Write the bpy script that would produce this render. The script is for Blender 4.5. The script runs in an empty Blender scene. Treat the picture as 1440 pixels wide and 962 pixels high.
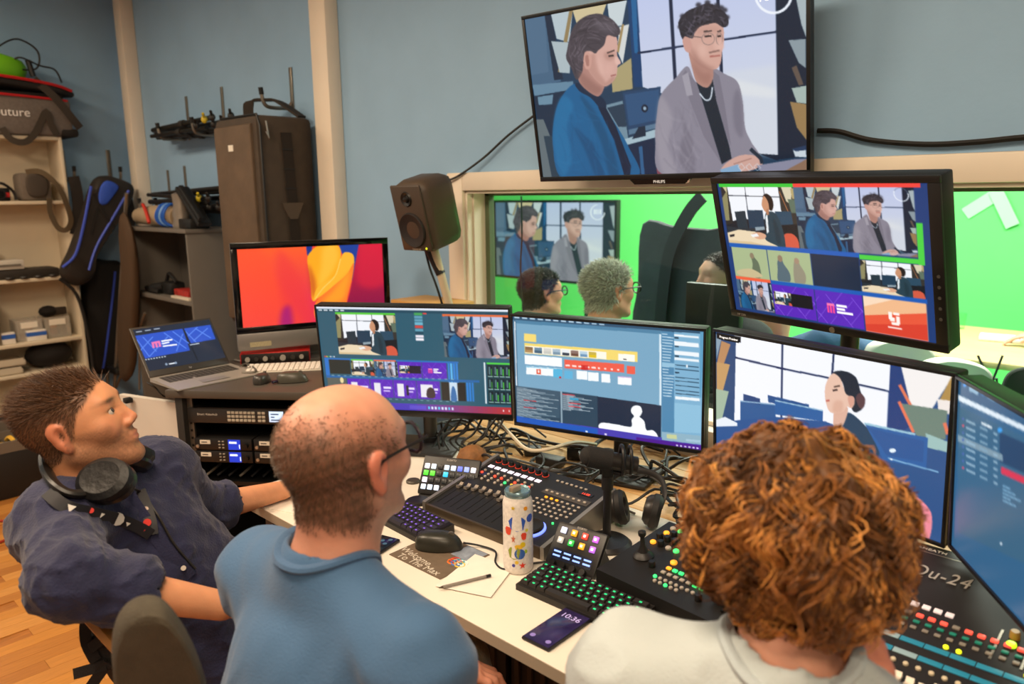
import bpy, bmesh, math, random
import numpy as np
from math import sin, cos, pi, radians, sqrt, atan2
from mathutils import Vector, Matrix, Euler

random.seed(7); RNG = np.random.default_rng(7)
SC = bpy.context.scene
COL = SC.collection

# ------------------------------------------------------------------ camera
FPX, CAMZ = 1076.0, 1.62
YAW, PITCH, ROLL = radians(43.917), radians(11.04), radians(-0.7)
_Rz = Matrix.Rotation(YAW, 3, 'Z')
_r0 = _Rz @ Vector((1, 0, 0)); _u0 = _Rz @ Vector((0, sin(PITCH), cos(PITCH))); CF = _Rz @ Vector((0, cos(PITCH), -sin(PITCH)))
CR = cos(ROLL) * _r0 + sin(ROLL) * _u0
CU = -sin(ROLL) * _r0 + cos(ROLL) * _u0
CAMP = Vector((0, 0, CAMZ))
cam = bpy.data.cameras.new('camera'); cam.sensor_width = 36; cam.lens = FPX / 1440 * 36
cam.clip_start = 0.05
cam.dof.use_dof = True; cam.dof.focus_distance = 2.05; cam.dof.aperture_fstop = 3.2
camo = bpy.data.objects.new('camera', cam); COL.objects.link(camo)
camo.matrix_world = Matrix(((CR.x, CU.x, -CF.x, 0), (CR.y, CU.y, -CF.y, 0), (CR.z, CU.z, -CF.z, CAMZ), (0, 0, 0, 1)))
SC.camera = camo

def ray(u, v): return CF + CR * ((u - 720) / FPX) + CU * ((481 - v) / FPX)
def at(u, v, d): return CAMP + ray(u, v) * d
def onz(u, v, z): r = ray(u, v); return CAMP + r * ((z - CAMZ) / r.z)
def ony(u, v, y): r = ray(u, v); return CAMP + r * (y / r.y)
def onx(u, v, x): r = ray(u, v); return CAMP + r * (x / r.x)
def proj(p):
    q = Vector(p) - CAMP; w = q.dot(CF)
    return (720 + FPX * q.dot(CR) / w, 481 - FPX * q.dot(CU) / w)

# ------------------------------------------------------------------ world, ceiling lights, exposure
SC.view_settings.view_transform = 'Standard'; SC.view_settings.look = 'None'
SC.view_settings.exposure = 0.0; SC.view_settings.gamma = 1.0
SC.view_settings.use_curve_mapping = False
w = bpy.data.worlds.new('room_ambient'); SC.world = w; w.use_nodes = True
w.node_tree.nodes['Background'].inputs[0].default_value = (1.0, 0.84, 0.68, 1)
w.node_tree.nodes['Background'].inputs[1].default_value = 0.34

def area(name, loc, size, power, col, target=None, sy=None):
    l = bpy.data.lights.new(name, 'AREA'); l.energy = power; l.color = col; l.shape = 'RECTANGLE'
    l.size = size; l.size_y = sy or size
    o = bpy.data.objects.new(name, l); COL.objects.link(o); o.location = loc
    if target is not None:
        o.rotation_euler = (Vector(target) - Vector(loc)).to_track_quat('-Z', 'Y').to_euler()
    o['kind'] = 'helper'
    return o
WARM = (1.0, 0.79, 0.57)
area('ceiling_lamp_light', (-0.9, 0.3, 2.95), 1.2, 42, WARM, sy=0.5)
area('ceiling_lamp_light', (-2.9, -0.1, 2.95), 1.2, 70, WARM, sy=0.5)
area('ceiling_lamp_light', (0.8, -0.6, 2.95), 1.2, 50, WARM, sy=0.5)
area('ceiling_lamp_light', (-5.0, 0.1, 2.95), 1.2, 38, WARM, sy=0.5)
# studio behind the glass: its own bright overhead lights, plus an added one
area('studio_overhead_light', (-3.2, 4.6, 2.9), 1.6, 130, (1.0, 0.97, 0.9), sy=1.0)
area('studio_overhead_light', (-2.6, 3.1, 2.9), 1.0, 45, (1.0, 0.97, 0.9), sy=0.6)  # added near the window to brighten the seated men's heads
area('studio_overhead_light', (-0.6, 4.4, 2.9), 1.6, 150, (1.0, 0.97, 0.9), sy=1.0)

SC.cycles.max_bounces = 7; SC.cycles.diffuse_bounces = 3; SC.cycles.glossy_bounces = 3; SC.cycles.transmission_bounces = 4
# ------------------------------------------------------------------ helpers
def lin(c):
    c = c / 255.0
    return c / 12.92 if c <= 0.04045 else ((c + 0.055) / 1.055) ** 2.4
def hx(h, a=1.0):
    h = h.lstrip('#'); return (lin(int(h[0:2], 16)), lin(int(h[2:4], 16)), lin(int(h[4:6], 16)), a)
_M = {}
def mat(h, rough=0.6, metal=0.0, var=0.0, scale=30.0, bump=0.0, bscale=None, emit=0.0, coat=0.0, alpha=1.0, key=None, sheen=0.0, sss=0.0, spec=0.5, stretch=None):
    k = key or ('m', h, rough, metal, var, scale, bump, bscale, emit, coat, alpha, sheen, sss, spec, stretch)
    if k in _M: return _M[k]
    m = bpy.data.materials.new('mat_%s_%d' % (h.strip('#'), len(_M))); m.use_nodes = True
    nt = m.node_tree; b = nt.nodes['Principled BSDF']
    b.inputs['Base Color'].default_value = hx(h); b.inputs['Roughness'].default_value = rough; b.inputs['Metallic'].default_value = metal
    b.inputs['Specular IOR Level'].default_value = spec
    if coat: b.inputs['Coat Weight'].default_value = coat; b.inputs['Coat Roughness'].default_value = 0.1
    if sheen: b.inputs['Sheen Weight'].default_value = sheen
    if sss: b.inputs['Subsurface Weight'].default_value = sss; b.inputs['Subsurface Radius'].default_value = (0.012, 0.005, 0.003); b.inputs['Subsurface Scale'].default_value = 1.0
    if emit: b.inputs['Emission Color'].default_value = hx(h); b.inputs['Emission Strength'].default_value = emit
    if alpha < 1: b.inputs['Alpha'].default_value = alpha
    if var or bump:
        tc = nt.nodes.new('ShaderNodeTexCoord'); src = tc.outputs['Object']
        if stretch:
            mp = nt.nodes.new('ShaderNodeMapping'); mp.inputs['Scale'].default_value = stretch
            nt.links.new(src, mp.inputs['Vector']); src = mp.outputs['Vector']
    if var:
        n = nt.nodes.new('ShaderNodeTexNoise'); n.inputs['Scale'].default_value = scale; n.inputs['Detail'].default_value = 5
        nt.links.new(src, n.inputs['Vector'])
        r = nt.nodes.new('ShaderNodeValToRGB'); c = hx(h)
        r.color_ramp.elements[0].position = 0.3; r.color_ramp.elements[1].position = 0.7
        r.color_ramp.elements[0].color = tuple(x * (1 - var) for x in c[:3]) + (1,)
        r.color_ramp.elements[1].color = tuple(min(1, x * (1 + var)) for x in c[:3]) + (1,)
        nt.links.new(n.outputs['Fac'], r.inputs['Fac']); nt.links.new(r.outputs['Color'], b.inputs['Base Color'])
    if bump:
        n2 = nt.nodes.new('ShaderNodeTexNoise'); n2.inputs['Scale'].default_value = bscale or scale; n2.inputs['Detail'].default_value = 4
        nt.links.new(src, n2.inputs['Vector'])
        bp = nt.nodes.new('ShaderNodeBump'); bp.inputs['Strength'].default_value = bump; bp.inputs['Distance'].default_value = 0.01
        nt.links.new(n2.outputs['Fac'], bp.inputs['Height']); nt.links.new(bp.outputs['Normal'], b.inputs['Normal'])
    _M[k] = m
    return m
def attr_mat(name, emit=0.0, rough=0.6, attr='col', sss=0.0, bump=0.0, bscale=200.0, spec=0.5):
    if name in _M: return _M[name]
    m = bpy.data.materials.new(name); m.use_nodes = True; nt = m.node_tree; b = nt.nodes['Principled BSDF']
    a = nt.nodes.new('ShaderNodeAttribute'); a.attribute_name = attr
    b.inputs['Roughness'].default_value = rough; b.inputs['Specular IOR Level'].default_value = spec
    if emit:
        b.inputs['Base Color'].default_value = (0.01, 0.01, 0.01, 1)
        nt.links.new(a.outputs['Color'], b.inputs['Emission Color']); b.inputs['Emission Strength'].default_value = emit
    else:
        nt.links.new(a.outputs['Color'], b.inputs['Base Color'])
    if sss:
        b.inputs['Subsurface Weight'].default_value = sss; b.inputs['Subsurface Radius'].default_value = (0.012, 0.004, 0.002); b.inputs['Subsurface Scale'].default_value = 0.6
    if bump:
        tc = nt.nodes.new('ShaderNodeTexCoord'); n2 = nt.nodes.new('ShaderNodeTexNoise'); n2.inputs['Scale'].default_value = bscale; n2.inputs['Detail'].default_value = 4
        nt.links.new(tc.outputs['Object'], n2.inputs['Vector'])
        bp = nt.nodes.new('ShaderNodeBump'); bp.inputs['Strength'].default_value = bump; bp.inputs['Distance'].default_value = 0.004
        nt.links.new(n2.outputs['Fac'], bp.inputs['Height']); nt.links.new(bp.outputs['Normal'], b.inputs['Normal'])
    _M[name] = m
    return m

class MB:
    """collects shapes into one mesh"""
    def __init__(s): s.v = []; s.f = []; s.M = Matrix.Identity(4)
    def xf(s, loc=(0, 0, 0), rot=(0, 0, 0)): s.M = Matrix.Translation(loc) @ Euler(rot).to_matrix().to_4x4(); return s
    def add(s, vs, fs):
        o = len(s.v); M = s.M
        s.v += [tuple(M @ Vector(p)) for p in vs]; s.f += [tuple(i + o for i in f) for f in fs]; return s
    def box(s, c, d, bev=0.0):
        x, y, z = c; a, b, e = d[0] / 2, d[1] / 2, d[2] / 2
        if bev <= 0:
            vs = [(x + i * a, y + j * b, z + k * e) for i in (-1, 1) for j in (-1, 1) for k in (-1, 1)]
            return s.add(vs, [(0, 1, 3, 2), (4, 6, 7, 5), (0, 4, 5, 1), (2, 3, 7, 6), (0, 2, 6, 4), (1, 5, 7, 3)])
        bm = bmesh.new(); bmesh.ops.create_cube(bm, size=1)
        for q in bm.verts: q.co = Vector((x + q.co.x * d[0], y + q.co.y * d[1], z + q.co.z * d[2]))
        bmesh.ops.bevel(bm, geom=bm.edges[:] + bm.verts[:], offset=min(bev, 0.49 * min(d)), segments=2, affect='EDGES', profile=0.5)
        bm.verts.index_update()
        s.add([tuple(q.co) for q in bm.verts], [[q.index for q in f.verts] for f in bm.faces]); bm.free(); return s
    def box2(s, p0, p1, bev=0.0):
        return s.box([(a + b) / 2 for a, b in zip(p0, p1)], [abs(b - a) for a, b in zip(p0, p1)], bev)
    def cyl(s, p0, p1, r0, r1=None, n=16, cap=True):
        r1 = r0 if r1 is None else r1
        p0, p1 = Vector(p0), Vector(p1); d = (p1 - p0)
        if d.length < 1e-9: return s
        q = d.to_track_quat('Z', 'Y').to_matrix(); X, Y = q.col[0], q.col[1]
        vs = []
        for p, r in ((p0, r0), (p1, r1)):
            vs += [tuple(p + X * (r * cos(2 * pi * i / n)) + Y * (r * sin(2 * pi * i / n))) for i in range(n)]
        fs = [(i, (i + 1) % n, n + (i + 1) % n, n + i) for i in range(n)]
        if cap: fs += [tuple(range(n - 1, -1, -1)), tuple(range(n, 2 * n))]
        return s.add(vs, fs)
    def lathe(s, prof, n=24, c=(0, 0, 0)):
        vs, fs = [], []; m = len(prof)
        for i in range(n):
            a = 2 * pi * i / n
            vs += [(c[0] + r * cos(a), c[1] + r * sin(a), c[2] + z) for r, z in prof]
        for i in range(n):
            j = (i + 1) % n
            fs += [(i * m + k, j * m + k, j * m + k + 1, i * m + k + 1) for k in range(m - 1)]
        if prof[0][0] > 1e-6: fs.append(tuple(i * m for i in range(n - 1, -1, -1)))
        if prof[-1][0] > 1e-6: fs.append(tuple(i * m + m - 1 for i in range(n)))
        return s.add(vs, fs)
    def ell(s, c, r, n=16, m=10):
        prof = [(sin(pi * k / m), -cos(pi * k / m)) for k in range(m + 1)]
        vs, fs = [], []
        for i in range(n):
            a = 2 * pi * i / n
            vs += [(c[0] + r[0] * q * cos(a), c[1] + r[1] * q * sin(a), c[2] + r[2] * z) for q, z in prof]
        for i in range(n):
            j = (i + 1) % n
            fs += [(i * (m + 1) + k, j * (m + 1) + k, j * (m + 1) + k + 1, i * (m + 1) + k + 1) for k in range(m)]
        return s.add(vs, fs)
    def tube(s, pts, r, n=8, smooth=0, cap=True, flat=None):
        P = np.array([tuple(p) for p in pts], float)
        if smooth: P = crom(P, smooth)
        k = len(P); R = np.full(k, r) if np.isscalar(r) else np.interp(np.linspace(0, 1, k), np.linspace(0, 1, len(r)), r)
        T = np.gradient(P, axis=0); T /= np.linalg.norm(T, axis=1)[:, None] + 1e-12
        up = np.array([0, 0, 1.0]) if abs(T[0][2]) < 0.9 else np.array([1.0, 0, 0])
        N = np.cross(T[0], up); N /= np.linalg.norm(N) + 1e-12
        vs = []
        for i in range(k):
            N = N - T[i] * N.dot(T[i]); N /= np.linalg.norm(N) + 1e-12; B = np.cross(T[i], N)
            fl = 1.0 if flat is None else flat
            for a in range(n):
                t = 2 * pi * a / n
                vs.append(tuple(P[i] + R[i] * (N * cos(t) + B * (sin(t) * fl))))
        fs = [(i * n + a, i * n + (a + 1) % n, (i + 1) * n + (a + 1) % n, (i + 1) * n + a) for i in range(k - 1) for a in range(n)]
        if cap: fs += [tuple(range(n - 1, -1, -1)), tuple(range((k - 1) * n, k * n))]
        return s.add(vs, fs)
    def ribbon(s, pts, wdt, nrm, thick=0.003, smooth=0):
        """flat strap: width along the cross of path and nrm"""
        P = np.array([tuple(p) for p in pts], float)
        if smooth: P = crom(P, smooth)
        T = np.gradient(P, axis=0); T /= np.linalg.norm(T, axis=1)[:, None] + 1e-12
        nr = np.array(nrm, float); nr /= np.linalg.norm(nr)
        vs = []
        for p, t in zip(P, T):
            b = np.cross(t, nr); L = np.linalg.norm(b); b = b / L if L > 1e-6 else np.array([1.0, 0, 0]); q = np.cross(b, t)
            for i, j in ((-1, -1), (1, -1), (1, 1), (-1, 1)): vs.append(tuple(p + b * (i * wdt / 2) + q * (j * thick / 2)))
        k = len(P)
        fs = [(i * 4 + a, i * 4 + (a + 1) % 4, i * 4 + 4 + (a + 1) % 4, i * 4 + 4 + a) for i in range(k - 1) for a in range(4)] + [(3, 2, 1, 0), tuple(range(4 * k - 4, 4 * k))]
        return s.add(vs, fs)
    def prism(s, poly, a, b, axis='z'):
        """extrude a polygon; axis z: poly=(x,y); y: poly=(x,z); x: poly=(y,z)"""
        n = len(poly)
        mk = {'z': lambda p, h: (p[0], p[1], h), 'y': lambda p, h: (p[0], h, p[1]), 'x': lambda p, h: (h, p[0], p[1])}[axis]
        vs = [mk(p, a) for p in poly] + [mk(p, b) for p in poly]
        fs = [(i, (i + 1) % n, n + (i + 1) % n, n + i) for i in range(n)] + [tuple(range(n - 1, -1, -1)), tuple(range(n, 2 * n))]
        return s.add(vs, fs)
    def mesh(s, name, smooth=True, ang=35):
        me = bpy.data.meshes.new(name); me.from_pydata(s.v, [], s.f)
        bm = bmesh.new(); bm.from_mesh(me); bmesh.ops.recalc_face_normals(bm, faces=bm.faces[:]); bm.to_mesh(me); bm.free()
        if smooth:
            me.shade_smooth(); me.set_sharp_from_angle(angle=radians(ang))
        return me
def crom(P, k, closed=False):
    """Catmull-Rom resample with k points per span"""
    P = np.array(P, float); n = len(P); out = []
    t = np.linspace(0, 1, k, endpoint=False)[:, None]
    for i in range(n if closed else n - 1):
        if closed: a, b, c, d = P[i - 1], P[i], P[(i + 1) % n], P[(i + 2) % n]
        else: a, b, c, d = P[max(i - 1, 0)], P[i], P[i + 1], P[min(i + 2, n - 1)]
        out.append(0.5 * ((2 * b) + (-a + c) * t + (2 * a - 5 * b + 4 * c - d) * t ** 2 + (-a + 3 * b - 3 * c + d) * t ** 3))
    if not closed: out.append(P[-1][None])
    return np.concatenate(out)

def thing(name, label, cat, loc=(0, 0, 0), rot=(0, 0, 0), group=None):
    o = bpy.data.objects.new(name, None); COL.objects.link(o); o.empty_display_size = 0.05
    o.location = loc; o.rotation_euler = rot if not isinstance(rot, (int, float)) else (0, 0, rot)
    o['label'] = label; o['category'] = cat
    if group: o['group'] = group
    return o
def part(par, name, mb, m, label=None, smooth=True, ang=35, loc=None, rot=None):
    me = mb.mesh(name, smooth, ang) if isinstance(mb, MB) else mb
    o = bpy.data.objects.new(name, me); COL.objects.link(o); o.parent = par
    if me.materials: 
        if me.materials[0] != m:
            o.material_slots[0].link = 'OBJECT'; o.material_slots[0].material = m
    else: me.materials.append(m)
    if loc is not None: o.location = loc
    if rot is not None: o.rotation_euler = rot
    if label: o['label'] = label
    return o
def single(name, label, cat, mb, m, loc=(0, 0, 0), rot=(0, 0, 0), group=None, smooth=True, ang=35):
    o = part(None, name, mb, m, smooth=smooth, ang=ang)
    o.location = loc; o.rotation_euler = rot if not isinstance(rot, (int, float)) else (0, 0, rot)
    o['label'] = label; o['category'] = cat
    if group: o['group'] = group
    return o
def struct(name, mb, m, par=None, smooth=False, label=None):
    o = part(par, name, mb, m, smooth=smooth)
    if par is None: o['kind'] = 'structure'
    if label: o['label'] = label
    return o
def local_pts(T, pts):
    M = Matrix.Translation(T.location) @ T.rotation_euler.to_matrix().to_4x4(); I = M.inverted()
    return [I @ Vector(p) for p in pts]
def text(par, name, body, size, m, loc, rot, extrude=0.0005, align='CENTER', shear=0.0, space=1.0):
    cu = bpy.data.curves.new(name, 'FONT'); cu.body = body; cu.size = size; cu.extrude = extrude; cu.align_x = align; cu.align_y = 'CENTER'
    cu.shear = shear; cu.space_character = space
    t = bpy.data.objects.new(name, cu); COL.objects.link(t)
    me = bpy.data.meshes.new_from_object(t.evaluated_get(bpy.context.evaluated_depsgraph_get())); me.name = name
    bpy.data.objects.remove(t); bpy.data.curves.remove(cu); me.materials.clear(); me.materials.append(m)
    o = bpy.data.objects.new(name, me); COL.objects.link(o); o.parent = par; o.location = loc; o.rotation_euler = rot
    return o
def mbw(T):
    b = MB(); b.M = (Matrix.Translation(T.location) @ T.rotation_euler.to_matrix().to_4x4()).inverted(); return b
def pillow(mb, pts, n, thick, rr=0.18, rings=6, spl=5):
    """soft padded shape: closed outline of 3D points (roughly planar), thickness along n, rounded rim"""
    P = np.array([tuple(p) for p in pts], float)
    if spl: P = crom(P, spl, True)
    c = P.mean(0); n = np.array(tuple(n), float); n /= np.linalg.norm(n); k = len(P); vs = []
    for i in range(rings + 1):
        ph = -pi / 2 + pi * i / rings; sc = 1 - rr * (1 - cos(ph)); 
        for p in P: vs.append(tuple(c + (p - c) * sc + n * (thick / 2 * sin(ph))))
    fs = [(i * k + a, i * k + (a + 1) % k, (i + 1) * k + (a + 1) % k, (i + 1) * k + a) for i in range(rings) for a in range(k)] + [tuple(range(k - 1, -1, -1)), tuple(range(rings * k, rings * k + k))]
    return mb.add(vs, fs)
BLACK = mat('#141312', 0.5); BLK2 = mat('#0d0d0d', 0.35); RUB = mat('#181716', 0.75); GREYM = mat('#5a554e', 0.4, 0.6)
# ------------------------------------------------------------------ the setting
WY, WX, CEIL = 2.25, -6.08, 3.2          # back wall plane, left wall plane, ceiling height
WALL = mat('#94b8d6', 0.75, var=0.05, scale=3, bump=0.06, bscale=60)
CREAM = mat('#e9dcc8', 0.5, var=0.03, scale=6)
WX0, WX1, WZ0, WZ1 = -2.42, 1.6, 0.84, 1.63    # window hole
b = MB(); T2 = 0.14
b.box2((WX - .2, WY, 0), (WX0, WY + T2, CEIL)); b.box2((WX1, WY, 0), (2.6, WY + T2, CEIL))
b.box2((WX0, WY, 0), (WX1, WY + T2, WZ0)); b.box2((WX0, WY, WZ1), (WX1, WY + T2, CEIL))
struct('wall_back', b, WALL)
b = MB(); b.box2((WX - .2, -2.6, 0), (WX, WY, CEIL)); struct('wall_left', b, WALL)
b = MB(); b.box2((WX - .2, -2.6, CEIL), (2.6, WY + T2, CEIL + .1)); struct('ceiling', b, mat('#e6e2da', 0.9))
b = MB(); b.box2((2.6, -2.6, 0), (2.8, WY + T2, CEIL)); struct('wall_right', b, mat('#d8d2c6', 0.9))
# floor: oak parquet, the nearest strips as single pieces
b = MB(); b.box2((WX - .2, -2.6, -.06), (2.6, WY + T2, -0.004)); flo = struct('floor', b, mat('#a8692c', 0.45, var=0.22, scale=5, stretch=(14, 2, 1)))
pm = [mat(h, 0.38, var=0.12, scale=8, stretch=(14, 1.5, 1)) for h in ('#bd7f3c', '#b27434', '#c88b46', '#a96c30', '#c2823a')]
pl = MB(); pl.box((0, 0, -0.002), (0.069, 0.499, 0.006)); plm = pl.mesh('plank', False)
k = 0
for i in range(42):
    x = -5.2 + i * 0.07
    off = (i * 0.37) % 0.5
    for j in range(5):
        y = -0.35 + off + j * 0.5
        u_, v_ = proj((x, y, 0))
        if -60 < u_ < 330 and 560 < v_ < 1030 and k < 290:
            o = part(flo, 'plank', plm, pm[random.randrange(5)], smooth=False, loc=(x, y, 0)); k += 1
# pilasters on the back wall
def post(n, x0, x1, d):
    b = MB(); b.box2((x0, WY - d, 0), (x1, WY, CEIL), 0.006); struct('trim_%d' % n, b, CREAM, smooth=True)
post(1, -5.86, -5.74, 0.09)
post(2, -3.44, -3.30, 0.075)
# window casing, reveal, green-edged sash and pane
b = MB(); cw = 0.095
b.box2((WX0 - cw, WY - .03, WZ0 - .1), (WX0, WY, WZ1 + .075), 0.006); b.box2((WX0, WY - .03, WZ1), (WX1, WY, WZ1 + .075), 0.006)
b.box2((WX0 - cw - .02, WY - .06, WZ0 - .12), (WX1, WY, WZ0), 0.006)
wc = struct('window_1', b, CREAM, smooth=True)
b = MB()
b.box2((WX0, WY - .012, WZ0), (WX0 + .012, WY + .02, WZ1), 0.003); b.box2((WX0, WY - .012, WZ1 - .012), (WX1, WY + .02, WZ1), 0.003)
struct('window_bead', b, CREAM, wc)
b = MB()
b.box2((WX0 + .0, WY + .02, WZ0), (WX0 + .02, WY + T2, WZ1)); b.box2((WX0, WY + .02, WZ1 - .012), (WX1, WY + T2, WZ1)); b.box2((WX0, WY, WZ0 - .001), (WX1, WY + T2, WZ0 + .015))
struct('window_reveal', b, CREAM, wc)
b = MB(); gy = WY + 0.10
b.box2((WX0 + .02, gy - .015, WZ0 + .015), (WX0 + .045, gy + .015, WZ1 - .012)); b.box2((WX0 + .02, gy - .015, WZ1 - .022), (WX1, gy + .015, WZ1 - .012))
struct('window_gasket', b, mat('#5d6b4e', 0.6), wc)
gm = bpy.data.materials.new('mat_window_glass'); gm.use_nodes = True; nt = gm.node_tree
for n in list(nt.nodes):
    if n.type != 'OUTPUT_MATERIAL': nt.nodes.remove(n)
tr = nt.nodes.new('ShaderNodeBsdfTransparent'); tr.inputs[0].default_value = (0.92, 0.97, 0.93, 1)
gl = nt.nodes.new('ShaderNodeBsdfGlossy'); gl.inputs['Roughness'].default_value = 0.01
fr = nt.nodes.new('ShaderNodeFresnel'); fr.inputs['IOR'].default_value = 1.5
mx = nt.nodes.new('ShaderNodeMixShader'); ge = nt.nodes.new('ShaderNodeNewGeometry'); su = nt.nodes.new('ShaderNodeMath'); su.operation = 'SUBTRACT'; su.inputs[0].default_value = 1.0; nt.links.new(ge.outputs['Backfacing'], su.inputs[1]); ml = nt.nodes.new('ShaderNodeMath'); ml.operation = 'MULTIPLY'; nt.links.new(fr.outputs[0], ml.inputs[0]); nt.links.new(su.outputs[0], ml.inputs[1]); nt.links.new(ml.outputs[0], mx.inputs[0]); nt.links.new(tr.outputs[0], mx.inputs[1]); nt.links.new(gl.outputs[0], mx.inputs[2])
nt.links.new(mx.outputs[0], nt.nodes['Material Output'].inputs['Surface'])
GLASS = gm
b = MB(); b.box2((WX0 + .03, gy - .003, WZ0 + .02), (WX1, gy + .003, WZ1 - .02)); struct('window_pane', b, GLASS, wc)
# ------------------------------------------------------------------ pictures on the screens: painted as colours on a fine grid
def homog(src, dst):
    A = []; B = []
    for (x, y), (u, v) in zip(src, dst):
        A.append([x, y, 1, 0, 0, 0, -u * x, -u * y]); B.append(u); A.append([0, 0, 0, x, y, 1, -v * x, -v * y]); B.append(v)
    h = np.linalg.solve(np.array(A, float), np.array(B, float)); return np.append(h, 1).reshape(3, 3)
UNIT = [(0, 0), (1, 0), (1, 1), (0, 1)]
def rgb(h): h = h.lstrip('#'); return np.array([int(h[i:i + 2], 16) / 255 for i in (0, 2, 4)])
class Canvas:
    SS = 2
    def __init__(s, w, h, bg='#101418'):
        s.w, s.h = w, h; s.W, s.Hh = w * s.SS, h * s.SS
        s.im = np.empty((s.Hh, s.W, 3)); s.im[:] = rgb(bg); s.stack = []; s.A = np.eye(3)
    def push(s, quad=None, rect=None):
        """coordinates that follow are in the frame of quad (4 corners TL TR BR BL); they land in rect (x0,y0,x1,y1) of the current frame"""
        s.stack.append(s.A); A = s.A
        if rect is not None:
            x0, y0, x1, y1 = rect; A = A @ np.array([[x1 - x0, 0, x0], [0, y1 - y0, y0], [0, 0, 1]])
            s.clip = s._bb(A)
        if quad is not None: A = A @ homog(quad, UNIT)
        s.A = A; return s
    clip = None
    def _bb(s, A):
        q = (A @ np.array([[0, 1, 1, 0], [0, 0, 1, 1], [1, 1, 1, 1.0]])); q = q[:2] / q[2]
        return (q[0].min() * s.W, q[1].min() * s.Hh, q[0].max() * s.W, q[1].max() * s.Hh)
    def pop(s): s.A = s.stack.pop(); s.clip = None; return s
    def tr(s, P):
        P = np.array(P, float); q = s.A @ np.vstack([P.T, np.ones(len(P))]); return np.stack([q[0] / q[2] * s.W, q[1] / q[2] * s.Hh], 1)
    def _mask(s, P, pad=0):
        x0, y0 = np.floor(P.min(0)) - pad; x1, y1 = np.ceil(P.max(0)) + pad
        if s.clip: x0, y0, x1, y1 = max(x0, s.clip[0]), max(y0, s.clip[1]), min(x1, s.clip[2]), min(y1, s.clip[3])
        x0, y0 = int(max(0, x0)), int(max(0, y0)); x1, y1 = int(min(s.W, x1)), int(min(s.Hh, y1))
        if x1 <= x0 or y1 <= y0: return None
        xs = np.arange(x0, x1) + 0.5; ys = np.arange(y0, y1) + 0.5
        m = np.zeros((y1 - y0, x1 - x0), bool)
        n = len(P)
        for i in range(n):
            ax, ay = P[i]; bx, by = P[(i + 1) % n]
            if ay == by: continue
            c = (ys >= min(ay, by)) & (ys < max(ay, by))
            if not c.any(): continue
            xi = ax + (ys[c] - ay) * (bx - ax) / (by - ay)
            m[c] ^= xs[None, :] < xi[:, None]
        return (x0, y0, x1, y1), m
    def _put(s, P, col, alpha=1.0, blur=0, col2=None):
        r = s._mask(P, int(blur * 2 + 1) if blur else 0)
        if r is None: return s
        (x0, y0, x1, y1), m = r; a = m.astype(float)
        if blur:
            k = max(1, int(blur))
            for _ in range(2):
                for ax in (0, 1):
                    c = np.cumsum(np.pad(a, [(k + 1, k) if d == ax else (0, 0) for d in (0, 1)], mode='edge'), axis=ax)
                    a = (np.take(c, range(2 * k + 1, c.shape[ax]), ax) - np.take(c, range(0, c.shape[ax] - 2 * k - 1), ax)) / (2 * k + 1)
        a = a[..., None] * alpha
        c = rgb(col)
        if col2 is not None:
            t = np.linspace(0, 1, y1 - y0)[:, None, None]; c = c * (1 - t) + rgb(col2) * t
        s.im[y0:y1, x0:x1] = s.im[y0:y1, x0:x1] * (1 - a) + c * a
        return s
    def poly(s, P, col, alpha=1.0, blur=0, col2=None): return s._put(s.tr(P), col, alpha, blur, col2)
    def spl(s, P, col, alpha=1.0, blur=0, col2=None): return s._put(s.tr(crom(P, 7, True)), col, alpha, blur, col2)
    def rect(s, x0, y0, x1, y1, col, alpha=1.0, col2=None): return s.poly([(x0, y0), (x1, y0), (x1, y1), (x0, y1)], col, alpha, 0, col2)
    def ell(s, x, y, rx, ry, col, alpha=1.0, blur=0): 
        t = np.linspace(0, 2 * pi, 28, endpoint=False); return s.poly(np.stack([x + rx * np.cos(t), y + ry * np.sin(t)], 1), col, alpha, blur)
    def line(s, P, wd, col, alpha=1.0, smooth=False):
        P = np.array(P, float)
        if smooth: P = crom(P, 8)
        T = np.gradient(P, axis=0); N = np.stack([-T[:, 1], T[:, 0]], 1); N /= np.linalg.norm(N, axis=1)[:, None] + 1e-9
        return s.poly(np.concatenate([P + N * wd / 2, (P - N * wd / 2)[::-1]]), col, alpha)
    def done(s):
        k = s.SS; im = s.im.reshape(s.h, k, s.w, k, 3).mean((1, 3)); p = np.pad(im, ((1, 1), (1, 1), (0, 0)), mode='edge')
        b_ = (p[:-2, 1:-1] + p[2:, 1:-1] + p[1:-1, :-2] + p[1:-1, 2:]) / 4; return im * .72 + b_ * .28
    def mesh(s, name, width, height):
        """grid in the local xz plane, facing -y"""
        im = s.done(); h, w_ = im.shape[:2]
        X = np.linspace(-width / 2, width / 2, w_); Z = np.linspace(height / 2, -height / 2, h)
        gx, gz = np.meshgrid(X, Z); v = np.stack([gx, np.zeros_like(gx), gz], -1).reshape(-1, 3)
        idx = np.arange(h * w_).reshape(h, w_)
        f = np.stack([idx[:-1, :-1], idx[1:, :-1], idx[1:, 1:], idx[:-1, 1:]], -1).reshape(-1, 4)
        me = bpy.data.meshes.new(name); me.from_pydata(v.tolist(), [], f.tolist())
        a = me.color_attributes.new('col', 'FLOAT_COLOR', 'POINT')
        l = np.where(im <= 0.04045, im / 12.92, ((im + 0.055) / 1.055) ** 2.4).reshape(-1, 3)
        a.data.foreach_set('color', np.concatenate([l, np.ones((len(l), 1))], 1).astype(np.float32).ravel())
        return me

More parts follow.
